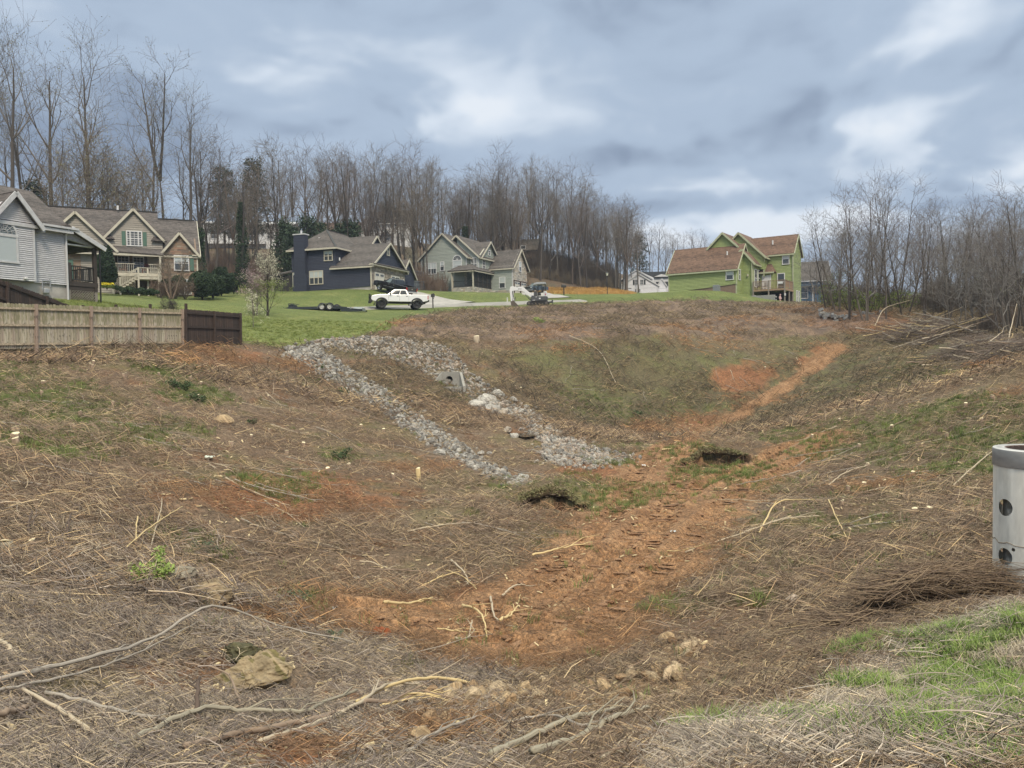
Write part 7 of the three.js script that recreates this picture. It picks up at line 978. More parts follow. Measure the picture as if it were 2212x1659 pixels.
// ---------------------------------------------------------------- person under the deck
{
  const p = at(1685, 653.5, 101.5), t = thing('person', 'small person in pale pink hat and clothes standing under the green house deck', 'person', [p.x, p.y, p.z], 0.5);
  const mc = new MarchingCubes(48, std([0.5, 0.33, 0.3], 0.8), false, false, 60000); mc.isolation = 0; const caps = [[0, 0.62, 0, 0, 0.95, 0.02, 0.13, 0.14], [0, 0.95, 0.02, 0, 1.1, 0.04, 0.05, 0.05], [0.07, 0.6, 0, 0.09, 0.3, 0.02, 0.085, 0.06], [0.09, 0.3, 0.02, 0.09, 0.04, 0, 0.06, 0.045], [-0.07, 0.6, 0, -0.08, 0.3, 0.03, 0.085, 0.06], [-0.08, 0.3, 0.03, -0.08, 0.04, 0, 0.06, 0.045], [0.15, 0.95, 0, 0.21, 0.72, 0.06, 0.05, 0.04], [0.21, 0.72, 0.06, 0.14, 0.58, 0.18, 0.04, 0.03], [-0.15, 0.95, 0, -0.22, 0.72, 0.03, 0.05, 0.04], [-0.22, 0.72, 0.03, -0.2, 0.54, 0.12, 0.04, 0.03], [0.09, 0.04, 0, 0.1, 0.03, 0.12, 0.04, 0.035], [-0.08, 0.04, 0, -0.09, 0.03, 0.12, 0.04, 0.035], [0, 1.16, 0.05, 0, 1.22, 0.05, 0.085, 0.09]];
  const S = 0.75, N = 48; for (let z = 0; z < N; z++) for (let y = 0; y < N; y++) for (let x = 0; x < N; x++) { const px = (x / N * 2 - 1) * S, py = (y / N * 2 - 1) * S + 0.68, pz = (z / N * 2 - 1) * S; let v = 0; for (const c of caps) { const bx = c[3] - c[0], by = c[4] - c[1], bz = c[5] - c[2], q = clamp(((px - c[0]) * bx + (py - c[1]) * by + (pz - c[2]) * bz) / (bx * bx + by * by + bz * bz)); const d = Math.hypot(px - c[0] - q * bx, py - c[1] - q * by, pz - c[2] - q * bz) - lerp(c[6], c[7], q); v += Math.exp(-d * 38); } mc.field[z * N * N + y * N + x] = Math.log(v) / 38; }
  mc.update(); const n = mc.count ?? 0, g = new THREE.BufferGeometry(), P = mc.positionArray.slice(0, n * 3); for (let i = 0; i < n; i++) { P[i * 3] *= S; P[i * 3 + 1] = P[i * 3 + 1] * S + 0.68; P[i * 3 + 2] *= S; } g.setAttribute('position', new THREE.BufferAttribute(P, 3)); g.setAttribute('normal', new THREE.BufferAttribute(mc.normalArray.slice(0, n * 3), 3));
  obj('body', g, std([0.5, 0.33, 0.3], 0.8), t); obj('jacket', [rod([0, 0.55, 0.01], [0, 0.98, 0.03], 0.17, 0.13, 12)], std([0.55, 0.38, 0.38], 0.9), t); obj('hat', [rod([0, 1.26, 0.05], [0, 1.36, 0.05], 0.1, 0.07, 14), rod([0, 1.25, 0.06], [0, 1.27, 0.06], 0.17, 0.16, 14)], std([0.62, 0.42, 0.42], 0.9), t);
  t.scale.setScalar(0.82);
}
// ---------------------------------------------------------------- stones
function stoneGeo(seed, detail = 1, flat = 0.7, cuts = 9, rough = 0.05) {
  const r = rngOf(seed), g = new THREE.IcosahedronGeometry(1, detail), p = g.attributes.position, pl = [];
  for (let i = 0; i < cuts; i++) { const a = r() * 6.28, b = Math.acos(2 * r() - 1); pl.push([Math.cos(a) * Math.sin(b), Math.cos(b), Math.sin(a) * Math.sin(b), 0.5 + r() * 0.35]); }
  const sx = 0.85 + r() * 0.5, sz = 0.7 + r() * 0.4;
  for (let i = 0; i < p.count; i++) { let x = p.getX(i), y = p.getY(i), z = p.getZ(i); for (const q of pl) { const d = x * q[0] + y * q[1] + z * q[2] - q[3]; if (d > 0) { x -= q[0] * d; y -= q[1] * d; z -= q[2] * d; } } let n = 1 + (vn(x * 3 + seed, y * 3 + z * 5) - 0.5) * rough * 2; if (detail > 3) n += (fbm(x * 4 + seed + y * 3, z * 4 - y * 5, 5) - 0.5) * 0.26 - 0.07 * sstep(0.12, 0.0, Math.abs(fbm(x * 2 + y * 2.5 + seed, z * 2 + y, 3) - 0.5)); p.setXYZ(i, x * sx * n, y * flat * n, z * sz * n); }
  const uv = g.attributes.uv; for (let i = 0; i < p.count; i++) uv.setXY(i, p.getX(i) + p.getY(i) * 0.5, p.getZ(i) + p.getY(i) * 0.6);
  g.computeVertexNormals(); return g;
}
const mossTex = tex(512, 512, (u, v) => { const k = 0.7 + (pf(u, v, 8, 6) - 0.5) * 0.7, m = sstep(0.5, 0.6, pf(u + 0.3, v + 0.1, 6, 5)); return mixc([k, k * 0.94, k * 0.82], [k * 0.48, k * 0.5, k * 0.25], m * 0.8); });
const stoneTex = tex(256, 256, (u, v) => { const k = 0.62 + (pf(u, v, 6, 6) - 0.5) * 0.9; return [k, k * 0.99, k * 0.97]; });
const SM = (c) => std(c, 0.92, { map: stoneTex, bumpMap: stoneTex, bumpScale: 0.02 });
const STONE = { grey: [SM([0.44, 0.425, 0.4]), SM([0.34, 0.33, 0.315]), SM([0.54, 0.515, 0.48]), SM([0.27, 0.258, 0.245]), SM([0.64, 0.61, 0.56])], tan: [SM([0.62, 0.45, 0.27]), SM([0.5, 0.34, 0.2]), SM([0.7, 0.54, 0.36]), SM([0.44, 0.29, 0.17])], pink: [SM([0.58, 0.48, 0.4]), SM([0.52, 0.45, 0.4]), SM([0.62, 0.54, 0.46])], moss: std([0.42, 0.35, 0.25], 0.95, { map: mossTex, bumpMap: stoneTex, bumpScale: 0.02 }) };
const PEB = Array.from({ length: 9 }, (_, k) => stoneGeo(100 + k, 1, 0.72));
function inPoly(q, r) { for (;;) { const x = lerp(q.bb[0], q.bb[1], r()), z = lerp(q.bb[2], q.bb[3], r()); if (inside(q, x, z)) return [x, z]; } }
function stoneBed(name, label, zones, mats, seed, singles = 290) {
  const r = rngOf(seed), t = thing(name, label, 'rock bed', [0, 0, 0]), all = [];
  for (const [q, n, s0, s1] of zones) for (let i = 0; i < n; i++) { let [x, z] = inPoly(q, r); if (singles !== 288 && r() < 0.3) { x += (r() + r() - 1) * 0.7; z += (r() + r() - 1) * 0.9; } const s = lerp(s0, s1, Math.pow(r(), singles === 288 ? 1.5 : 2.2)); all.push([x, H(x, z) + s * (singles === 288 ? 0.5 : 0.05) + r() * s * 0.35, z, s, s / Math.hypot(x, z)]); }
  all.sort((a, b) => b[4] - a[4]);
  all.slice(0, singles).forEach((a, i) => { const m = sh(new THREE.Mesh(PEB[Math.floor(r() * 9)], mats[Math.floor(r() * mats.length)])); m.name = i ? 'stone_' + String(i).padStart(3, '0') : 'stone'; m.position.set(a[0], a[1], a[2]); m.rotation.set(r() * 0.9, r() * 6.28, r() * 0.9); m.scale.setScalar(a[3]); t.add(m); });
  const rest = all.slice(singles); if (rest.length) { const im = new THREE.InstancedMesh(PEB[2], std([1, 1, 1], 0.92, { map: stoneTex }), rest.length), m = new THREE.Matrix4(); rest.forEach((a, i) => { m.compose(new THREE.Vector3(a[0], a[1], a[2]), new THREE.Quaternion().setFromEuler(new THREE.Euler(r() * 6, r() * 6, r() * 6)), new THREE.Vector3(a[3], a[3] * (0.7 + r() * 0.5), a[3])); im.setMatrixAt(i, m); im.setColorAt(i, mats[Math.floor(r() * mats.length)].color.clone().multiplyScalar(0.8 + r() * 0.4)); }); im.name = 'small_stones'; im.userData.kind = 'stuff'; t.add(sh(im)); }
  return t;
}
const RIP1 = poly([[612, 748], [680, 742], [700, 765], [760, 800], [830, 845], [900, 890], [960, 930], [1010, 970], [1060, 1000], [1110, 1025], [1165, 1045], [1130, 1060], [1060, 1035], [985, 990], [900, 940], [830, 890], [760, 850], [690, 812], [650, 785], [618, 765]]);
const RIP2 = poly([[655, 740], [760, 729], [880, 733], [950, 742], [985, 770], [1010, 800], [1060, 840], [1100, 862], [1150, 885], [1210, 930], [1270, 960], [1330, 985], [1345, 1000], [1290, 1016], [1220, 1008], [1175, 985], [1180, 950], [1130, 905], [1090, 890], [1020, 870], [985, 850], [930, 815], [880, 790], [820, 772], [740, 760], [690, 752]]);
stoneBed('riprap_strip', 'narrow strip of loose grey riprap stones running down the left slope', [[RIP1, 3400, 0.04, 0.17]], STONE.grey, 61);
const RIP3 = poly([[1010, 860], [1060, 870], [1150, 900], [1210, 945], [1290, 975], [1370, 985], [1340, 1005], [1280, 1018], [1215, 1010], [1165, 990], [1170, 960], [1120, 905], [1030, 885]]);
stoneBed('riprap_channel', 'broad riprap channel of grey and buff stones below the concrete pipe outlet', [[RIP2, 3600, 0.04, 0.17], [RIP3, 1800, 0.035, 0.13]], [...STONE.grey, ...STONE.pink], 62);
const RUB = poly([[880, 1560], [960, 1500], [1040, 1480], [1150, 1485], [1260, 1470], [1370, 1480], [1400, 1500], [1330, 1545], [1200, 1560], [1080, 1590], [960, 1620], [900, 1600]]);
const RUB2 = poly([[1430, 1400], [1480, 1385], [1510, 1420], [1500, 1500], [1430, 1510], [1400, 1460]]);
stoneBed('stone_rubble', 'scatter of buff broken stones across the foreground hollow', [[RUBBLE, 300, 0.018, 0.085], [RUB, 120, 0.02, 0.11], [RUB2, 26, 0.03, 0.11]], STONE.tan, 63, 288);
function boulder(vx, vy, w, label, mat, seed, flat = 0.65, detail = 4, rot = 0, sink = 0.3, D0 = 1) { const p = ground(vx, vy); const s = w / 2 / F * -p.z * (D0 || 1); const o = obj('boulder', stoneGeo(seed, detail, flat, 11, 0.13), mat); tag(o, label, 'rock'); o.position.set(p.x, p.y + s * sink, p.z); o.rotation.set(0.15, rot, 0.1); o.scale.setScalar(s * 1.25); return o; }
boulder(565, 1500, 108, 'large mossy brown boulder with a rough face in the left foreground', STONE.moss, 5, 0.85, 28, 0.6, 0.45);
boulder(520, 1470, 70, 'dark mossy rock against the left of the largest boulder', SM([0.13, 0.12, 0.06]), 8, 0.6, 14, 2, 0.2);
boulder(400, 1310, 66, 'flat grey rock beside the light green sprig', SM([0.42, 0.37, 0.29]), 15, 0.5, 16, 1); boulder(455, 1335, 84, 'long buff rock half buried under twigs, above the largest boulder', SM([0.42, 0.32, 0.2]), 18, 0.5, 16, 0.3);
boulder(300, 1232, 46, 'pinkish grey rock left of the light green sprig', SM([0.45, 0.38, 0.34]), 21, 0.6, 4, 1.4); boulder(481, 918, 36, 'pale buff rock on the middle of the left slope', STONE.tan[0], 23, 0.7, 3, 0.4);
boulder(1442, 1400, 32, 'pointed buff stone standing at the right edge of the rubble', STONE.tan[0], 31, 1.1, 3, 0.2, 0.6); boulder(902, 1640, 44, 'large angular buff stone at the bottom edge', STONE.tan[0], 33, 0.9, 3, 1.2, 0.5); boulder(1120, 1540, 30, 'squarish buff stone in the middle of the rubble', STONE.tan[2], 35, 0.8, 3, 0.9, 0.4); boulder(1200, 1490, 26, 'brown stone propped in the rubble', STONE.tan[1], 37, 0.9, 3, 2, 0.4); boulder(1460, 1490, 32, 'buff stone low at the right end of the rubble', STONE.tan[2], 39, 0.7, 3, 2, 0.4); boulder(1715, 1300, 30, 'pale pinkish stones half hidden by twigs on the right bank', STONE.pink[0], 41, 0.6, 3, 0.7, 0.3);
[[1030, 880, 60, 'whitish slab at the left of the boulders below the pipe outlet'], [1062, 888, 55, 'white angular boulder above the puddle'], [1050, 872, 60, 'long pale slab below the pipe outlet'], [1085, 893, 36, 'buff boulder at the right head of the puddle'], [1078, 853, 40, 'grey boulder at the right of the channel below the outlet'], [1108, 868, 34, 'pale boulder at the right edge of the channel'], [942, 812, 18, 'upright grey stone at the left of the concrete outlet'], [1095, 930, 30, 'pale stone at the left bank of the puddle'], [1110, 943, 30, 'flat pale stone lower on the left bank of the puddle'], [952, 980, 44, 'flat grey slab between the two stone strips']].forEach(([x, y, w, l], i) => boulder(x, y, w, l, [STONE.grey[4], STONE.grey[2], STONE.grey[4], STONE.pink[2]][i % 4], 50 + i, 0.6, 3, i, 0.2, 0.62));
{ // red clod of clay in the near hollow
  const p = ground(817, 1372), o = obj('clay_clod', stoneGeo(90, 4, 0.8, 8, 0.25), std([0.3, 0.09, 0.035], 1, { bumpMap: stoneTex, bumpScale: 0.03 })); tag(o, 'broken clod of bright red clay at the left end of the muddy hollow', 'clay clod'); o.position.copy(p); o.scale.setScalar(0.16);
  // puddle
  const q = PUDDLE; const sp = new THREE.Shape(q.map(([x, z]) => new THREE.Vector2(x, -z))); const g = new THREE.ShapeGeometry(sp); g.rotateX(-Math.PI / 2); const m = obj('puddle', g, new THREE.MeshPhysicalMaterial({ color: col(0.05, 0.04, 0.025), roughness: 0.05, ior: 1.33 })); structure(m); m.userData.label = 'still dark puddle among the stones below the outlet'; m.position.y = PUDDLE_Y;
}
// ---------------------------------------------------------------- concrete outlet with pipe
{
  const p = ground(975, 832), t = thing('concrete_outlet', 'small flared concrete headwall with a round dark pipe opening, set in the riprap', 'outlet', [p.x, p.y - 0.1, p.z], -0.35), cm = std([0.36, 0.35, 0.32], 0.9, { map: paintTex, bumpMap: stoneTex, bumpScale: 0.01 });
  const hole = Array.from({ length: 25 }, (_, i) => [-0.12 + Math.cos(i * Math.PI / 12) * 0.22, 0.34 + Math.sin(i * Math.PI / 12) * 0.22]);
  const hw = place(extrude([[-0.62, -0.3], [0.62, -0.3], [0.62, 0.78], [-0.62, 0.78]], 0.14, 0.01, [hole]), 0, 0, -0.14); obj('headwall', hw, cm, t);
  obj('wing_wall', [place(extrude([[0, -0.3], [0.85, -0.3], [0.85, 0.02], [0, 0.78]], 0.12, 0.01), 0.62, 0, -0.06, 0, -0.95, 0)], cm, t); obj('wing_wall', [place(extrude([[0, -0.3], [-0.7, -0.3], [-0.7, 0.02], [0, 0.78]], 0.12, 0.01), -0.62, 0, -0.06, 0, 0.9, 0)], cm, t); obj('apron', slab(-0.8, 0.9, -0.35, -0.02, 0, 0.75), cm, t);
  obj('pipe', place(lathe([[0.22, 0], [0.22, 1.6], [0.27, 1.6], [0.27, 0], [0.22, 0]], 24), -0.12, 0.34, -1.62, Math.PI / 2, 0, 0), std([0.09, 0.085, 0.08], 0.9), t); obj('pipe_back', place(new THREE.CylinderGeometry(0.22, 0.22, 0.03, 20), -0.12, 0.34, -1.6, Math.PI / 2, 0, 0), MAT.black, t);
}
// ---------------------------------------------------------------- concrete riser with holes, at the right edge
{
  const b = at(2239, 1262, 9.55), t = thing('concrete_riser', 'tall pale concrete drain pipe with round holes and grate on top, at the right edge', 'drain riser', [b.x, b.y, b.z]); const top = at(2239, 968, 9.55).y - b.y;
  const ct = tex(1024, 1024, (u, v) => { const big = pf(u, v, 4, 5), st = pf(u * 1, v * 0.12, 32, 4), fine = pf(u, v, 64, 3), blue = sstep(0.66, 0.76, pf(u + 0.37, v + 0.12, 7, 4)), ochre = sstep(0.5, 0.75, pf(u + 0.7, v * 0.5 + 0.4, 5, 4)); let c = mixc([0.9, 0.89, 0.86], [0.96, 0.955, 0.93], big); c = mixc(c, [0.92, 0.86, 0.76], ochre * 0.55); c = mixc(c, [0.5, 0.53, 0.58], blue * 0.75); return c.map((x) => x * (0.9 + (st - 0.5) * 0.22 + (fine - 0.5) * 0.12)); }, { srgb: true });
  const cm = new THREE.MeshStandardMaterial({ map: ct, bumpMap: stoneTex, bumpScale: 0.004, roughness: 0.9 });
  const R = 0.47, wall0 = lathe([[R - 0.11, -0.6], [R - 0.11, top - 0.22], [R, top - 0.22], [R, -0.6], [R - 0.11, -0.6]], 72), ev = new Evaluator(); ev.attributes = ['position', 'normal', 'uv'];
  let A = new Brush(prep(wall0.clone())); A.updateMatrixWorld(); const dirTo = Math.atan2(-b.x, -b.z); // turn towards the camera
  const holes = []; for (const [vy, side] of [[1092, 1], [1197, 1]]) { const y = at(2239, vy, 9.55).y - b.y; for (const da of [-0.78, 0.75, 2.35, -2.35]) holes.push([dirTo + da, y + (da > 0 ? 0.05 : 0), 0.105]); } holes.push([dirTo - 0.53, at(2239, 1180, 9.5).y - b.y, 0.022]);
  for (const [a, y, rr] of holes) { const c = new THREE.CylinderGeometry(rr, rr, 0.5, 28); c.rotateX(Math.PI / 2); const B = new Brush(prep(c)); B.position.set(Math.sin(a) * R, y, Math.cos(a) * R); B.rotation.y = a; B.updateMatrixWorld(); A = ev.evaluate(A, B, SUBTRACTION); A.updateMatrixWorld(); }
  const g = A.geometry.clone(); obj('pipe_wall', g, cm, t);
  obj('collar', lathe([[R - 0.13, top - 0.215], [R - 0.13, top - 0.01], [R - 0.12, top], [R + 0.002, top], [R + 0.012, top - 0.012], [R + 0.012, top - 0.215], [R - 0.13, top - 0.215]], 72), new THREE.MeshStandardMaterial({ color: col(0.72, 0.73, 0.74), map: stoneTex, roughness: 0.9 }), t);
  obj('joint_crack', (() => { const T = new Tubes(), pts = [], rs = []; const y0 = at(2239, 1168, 9.5).y - b.y; for (let i = 0; i < 26; i++) { const a = dirTo - 1.5 + i * 0.1; pts.push([Math.sin(a) * (R + 0.001), y0 + (vn(i * 0.6, 3) - 0.5) * 0.05 - i * 0.002, Math.cos(a) * (R + 0.001)]); rs.push(0.004 + 0.006 * vn(i * 0.8, 9)); } T.add(pts, rs, 5); return T.geo(); })(), std([0.28, 0.23, 0.17], 1), t);
  const gm = std([0.09, 0.055, 0.045], 0.8); for (let k = -4; k <= 4; k++) { const x = k * 0.075, l = Math.sqrt(Math.max(0.01, 0.34 ** 2 - x * x)); obj('grate_bar', bar([x, top - 0.02, -l], [x, top - 0.02, l], 0.016, 0.03), gm, t); obj('grate_bar', bar([-l, top - 0.035, x], [l, top - 0.035, x], 0.016, 0.03), gm, t); } obj('grate_rim', place(new THREE.TorusGeometry(0.345, 0.016, 6, 40), 0, top - 0.015, 0, Math.PI / 2), gm, t);
  const vine = (seed, y) => { const T = new Tubes(), r = rngOf(seed), pts = [], rs = []; for (let i = 0; i < 20; i++) { const a = dirTo - 1.7 + i * 0.13; pts.push([Math.sin(a) * (R + 0.012), y - i * 0.008 + (r() - 0.5) * 0.02, Math.cos(a) * (R + 0.012)]); rs.push(0.006); } T.add(pts, rs, 5); return T.geo(); }; const vn1 = obj('dry_vine', vine(5, at(2239, 1226, 9.5).y - b.y)  , BARK.dark); tag(vn1, 'dry brown vine across the foot of the concrete riser', 'vine'); vn1.position.set(b.x, b.y, b.z);
}
// ---------------------------------------------------------------- sticks, poles and stumps
const WOOD = { grey: std([0.36, 0.32, 0.275], 0.9, { bumpMap: barkBump, bumpScale: 0.006 }), pale: std([0.46, 0.385, 0.285], 0.85), straw: std([0.6, 0.46, 0.24], 0.8), brown: std([0.28, 0.205, 0.15], 0.9), dark: std([0.1, 0.07, 0.055], 0.9), cut: std([0.78, 0.69, 0.46], 0.7), green: std([0.33, 0.295, 0.225], 0.9, { bumpMap: barkBump, bumpScale: 0.006 }) };
function smoothPath(P, n) { const c = new THREE.CatmullRomCurve3(P, false, 'centripetal'); return c.getPoints(n).map((p) => [p.x, p.y, p.z]); }
function poleGeo(P, r0, r1, seed, twigs = 3) { const r = rngOf(seed), T = new Tubes(), pts = smoothPath(P, Math.max(8, P.length * 5)), n = pts.length; pts.forEach((p, i) => { if (i && i < n - 1) { p[0] += (r() - 0.5) * r0 * 1.0; p[1] += (r() - 0.5) * r0 * 1.0; p[2] += (r() - 0.5) * r0 * 0.8; } }); T.add(pts, pts.map((_, i) => lerp(r0, r1, i / (n - 1)) * (0.93 + r() * 0.14)), 7); for (let k = 0; k < twigs; k++) { const i = Math.floor(n * (0.25 + r() * 0.7)), p = pts[Math.min(n - 2, i)], q = pts[Math.min(n - 1, i + 1)], L = 0.15 + r() * 0.5 * (r0 / 0.02), d = [(q[0] - p[0]), (q[1] - p[1]), (q[2] - p[2])], l = Math.hypot(...d) || 1; const e = d.map((x) => x / l * L * 0.8); T.add([p, [p[0] + e[0] * 0.5 + (r() - 0.5) * 0.2 * L, p[1] + e[1] * 0.5 + 0.12 * L, p[2] + e[2] * 0.5 + (r() - 0.5) * 0.3 * L], [p[0] + e[0] + (r() - 0.5) * 0.7 * L, p[1] + e[1] + 0.2 * L * r(), p[2] + e[2] + (r() - 0.5) * 0.7 * L]], [r0 * 0.45, r0 * 0.3, r0 * 0.15], 5); } return T.geo(); }
let poleSeed = 400;
function pole(pts, r0, r1, mat, label, name = 'fallen_branch', twigs = 3, cat = 'branch') { const P = pts.map(([x, y, up]) => { const p = ground(x, y); p.y += r0 + 0.035 + (up || 0) * 1.15; return p; }); const o = obj(name, poleGeo(P, r0, r1, poleSeed++, twigs), mat); tag(o, label, cat); return o; }
pole([[-20, 1512, 0.06], [160, 1480, 0.1], [330, 1436, 0.14], [460, 1410, 0.16], [600, 1404, 0.12], [766, 1403, 0.05]], 0.022, 0.009, WOOD.grey, 'long thin grey pole lying across the left foreground above the boulder', 'fallen_branch', 1);
pole([[-10, 1522, 0.05], [140, 1500, 0.06], [300, 1455, 0.08], [430, 1420, 0.1]], 0.014, 0.006, WOOD.grey, 'thinner grey branch along the under side of the long pole', 'fallen_branch', 2);
pole([[215, 1672, 0.03], [330, 1623, 0.06], [440, 1592, 0.08], [540, 1583, 0.08], [650, 1582, 0.08], [705, 1560, 0.08], [772, 1531, 0.05]], 0.022, 0.012, WOOD.green, 'bent grey-green branch curving along the bottom left below the boulder', 'fallen_branch', 3);
pole([[400, 1672, 0.04], [540, 1630, 0.06], [690, 1595, 0.08], [800, 1570, 0.08], [880, 1556, 0.08]], 0.024, 0.018, WOOD.brown, 'thick brown branch whose right end is split and yellow', 'fallen_branch', 2);
for (let k = 0; k < 5; k++) pole([[820 + k * 8, 1568 - k * 2, 0.06 + k * 0.012], [890 + k * 5, 1556 - k * 3, 0.09 + (k % 2) * 0.03], [960 + (k % 3) * 8, 1545 - k * 3 + (k % 2) * 10, 0.06]], 0.013, 0.003, WOOD.straw, ['long yellow splinter at the broken branch end', 'upper yellow splinter of the broken branch', 'thin yellow splinter of the broken branch', 'short yellow splinter lying along the break', 'topmost yellow splinter of the broken branch'][k], 'wood_splinter', 0, 'splinter');
pole([[560, 1640, 0.03], [660, 1612, 0.05], [770, 1580, 0.08], [840, 1530, 0.1], [905, 1492, 0.06]], 0.019, 0.012, WOOD.pale, 'pale branch rising to the white torn bark in the foreground', 'fallen_branch', 3);
pole([[770, 1562, 0.1], [860, 1524, 0.12], [950, 1493, 0.1], [1025, 1480, 0.05]], 0.014, 0.02, WOOD.straw, 'thick yellowish peeled branch pointing right above the rubble', 'fallen_branch', 1);
pole([[1060, 1672, 0.04], [1150, 1628, 0.06], [1230, 1592, 0.08], [1300, 1566, 0.08], [1345, 1550, 0.06]], 0.024, 0.016, WOOD.green, 'long grey-green branch at the bottom middle, left of a parallel one', 'fallen_branch', 2);
pole([[1150, 1672, 0.04], [1250, 1618, 0.06], [1330, 1578, 0.07], [1400, 1545, 0.05]], 0.026, 0.018, WOOD.green, 'thick grey-green branch at the bottom middle, right of a parallel one', 'fallen_branch', 2);
pole([[1090, 1600, 0.05], [1190, 1590, 0.08], [1260, 1598, 0.08], [1330, 1560, 0.05]], 0.012, 0.008, WOOD.grey, 'thin grey branch crossing the two long branches at the bottom middle', 'fallen_branch', 3);
pole([[880, 1665, 0.03], [960, 1625, 0.05], [1040, 1590, 0.06]], 0.014, 0.009, WOOD.grey, 'thin branch crossing the rubble at the bottom', 'fallen_branch', 3); pole([[1300, 1672, 0.05], [1345, 1632, 0.06], [1368, 1602, 0.04]], 0.012, 0.006, WOOD.pale, 'short forked pale stick at the bottom right of the long branches', 'fallen_branch', 2);
pole([[-10, 1258, 0.04], [110, 1244, 0.07], [200, 1222, 0.09], [256, 1191, 0.12]], 0.018, 0.008, WOOD.pale, 'pale curved branch at the left edge below the small stump', 'fallen_branch', 2); pole([[50, 1518, 0.05], [130, 1570, 0.08], [192, 1604, 0.04]], 0.014, 0.016, WOOD.pale, 'pale forked stick slanting down at the far left bottom', 'fallen_branch', 2); pole([[-10, 1410, 0.05], [40, 1445, 0.05]], 0.022, 0.018, WOOD.pale, 'short thick pale stick at the left edge', 'fallen_branch', 0); pole([[-10, 1590, 0.06], [60, 1560, 0.06]], 0.024, 0.02, WOOD.brown, 'stub of a thick brown branch at the lower left edge', 'fallen_branch', 0);
pole([[100, 1520, 0.04], [220, 1560, 0.06], [330, 1600, 0.06], [420, 1598, 0.03]], 0.016, 0.01, WOOD.grey, 'grey branch half sunk in twigs below the long pole at left', 'fallen_branch', 3); pole([[520, 1560, 0.03], [480, 1500, 0.1], [400, 1480, 0.1]], 0.012, 0.007, WOOD.brown, 'thin brown branch bending left of the boulder', 'fallen_branch', 3);
pole([[320, 1200, 0.04], [335, 1170, 0.14], [350, 1130, 0.22], [352, 1118, 0.26]], 0.012, 0.006, WOOD.pale, 'pale upright curved stick above the light green sprig', 'fallen_branch', 3); pole([[260, 1205, 0.05], [330, 1165, 0.15], [395, 1120, 0.2]], 0.014, 0.009, WOOD.straw, 'yellowish stick leaning up to the right above the pinkish rock', 'fallen_branch', 1); pole([[293, 1180, 0.02], [296, 1150, 0.12], [299, 1142, 0.16]], 0.014, 0.012, WOOD.straw, 'short yellow upright stick left of the curved one', 'fallen_branch', 0);
pole([[1480, 1190, 0.04], [1600, 1165, 0.06], [1700, 1135, 0.06], [1770, 1125, 0.05]], 0.02, 0.012, WOOD.pale, 'long pale branch near the floor of the hollow on the right', 'fallen_branch', 3); pole([[1640, 1160, 0.06], [1690, 1105, 0.16], [1760, 1105, 0.12]], 0.022, 0.013, WOOD.straw, 'pale arched branch on the lower right slope', 'fallen_branch', 2); pole([[1790, 1100, 0.1], [1810, 1140, 0.1], [1830, 1170, 0.05]], 0.016, 0.01, WOOD.straw, 'straw-coloured stick pointing down on the right slope', 'fallen_branch', 1); pole([[1790, 1055, 0.05], [1830, 1030, 0.1], [1880, 1015, 0.05]], 0.02, 0.012, WOOD.pale, 'pale stick with a cut white end on the right slope', 'fallen_branch', 2); pole([[2060, 1060, 0.05], [2100, 1030, 0.12], [2150, 985, 0.1]], 0.018, 0.009, WOOD.pale, 'pale crooked branch left of the concrete riser', 'fallen_branch', 3); pole([[1230, 730, 0.1], [1290, 760, 0.1], [1330, 830, 0.06]], 0.03, 0.018, WOOD.pale, 'pale forked branch on the far slope below the pad', 'fallen_branch', 3); pole([[1430, 985, 0.05], [1500, 970, 0.05]], 0.03, 0.025, WOOD.straw, 'straw-coloured log piece at the left of the far pit', 'fallen_branch', 0);
[[[965, 1240], [1000, 1262], [1030, 1285]], [[975, 1225], [1005, 1255], [1012, 1275]], [[1000, 1310], [1040, 1350], [1052, 1372]], [[1030, 1330], [1044, 1352], [1050, 1345]], [[1060, 1300], [1075, 1335], [1120, 1350]], [[1080, 1345], [1105, 1330], [1125, 1290]], [[945, 1372], [985, 1378], [1018, 1370]], [[985, 1395], [1010, 1380], [1020, 1362]], [[830, 1322], [890, 1310], [935, 1298]], [[905, 1270], [960, 1255], [1010, 1240]], [[1085, 1290], [1115, 1275], [1150, 1262]], [[1150, 1210], [1210, 1200], [1280, 1192]], [[1400, 1185], [1460, 1190], [1520, 1192]], [[880, 1160], [960, 1150], [1030, 1142]]].forEach((q, i) => pole(q.map(([x, y], k) => [x, y, 0.03 + (k === 1 ? 0.05 : 0)]), 0.016 + (i % 3) * 0.006, 0.008, [WOOD.straw, WOOD.pale, WOOD.straw][i % 3], ['pale bent stick, upper left of the broken ones on the mud', 'pale stick crossing the bent one at the upper left on the mud', 'thick splintered pale stick in the middle of the mud', 'short splinter on the thick pale stick in the mud', 'pale curved twig right of the splintered stick on the mud', 'pale twig slanting up at the right of the broken sticks on the mud', 'yellow stick lying flat left of the splintered one on the mud', 'stubby pale stick below the splintered one on the mud', 'thin stick at the left end of the tracked mud', 'thin stick above the broken ones on the mud', 'short stick on the mud pointing right toward the ruts', 'long thin stick across the tracked floor', 'reddish stick across the right rut', 'thin stick at the left edge of the tracked floor'][i], 'broken_stick', 2, 'stick'));
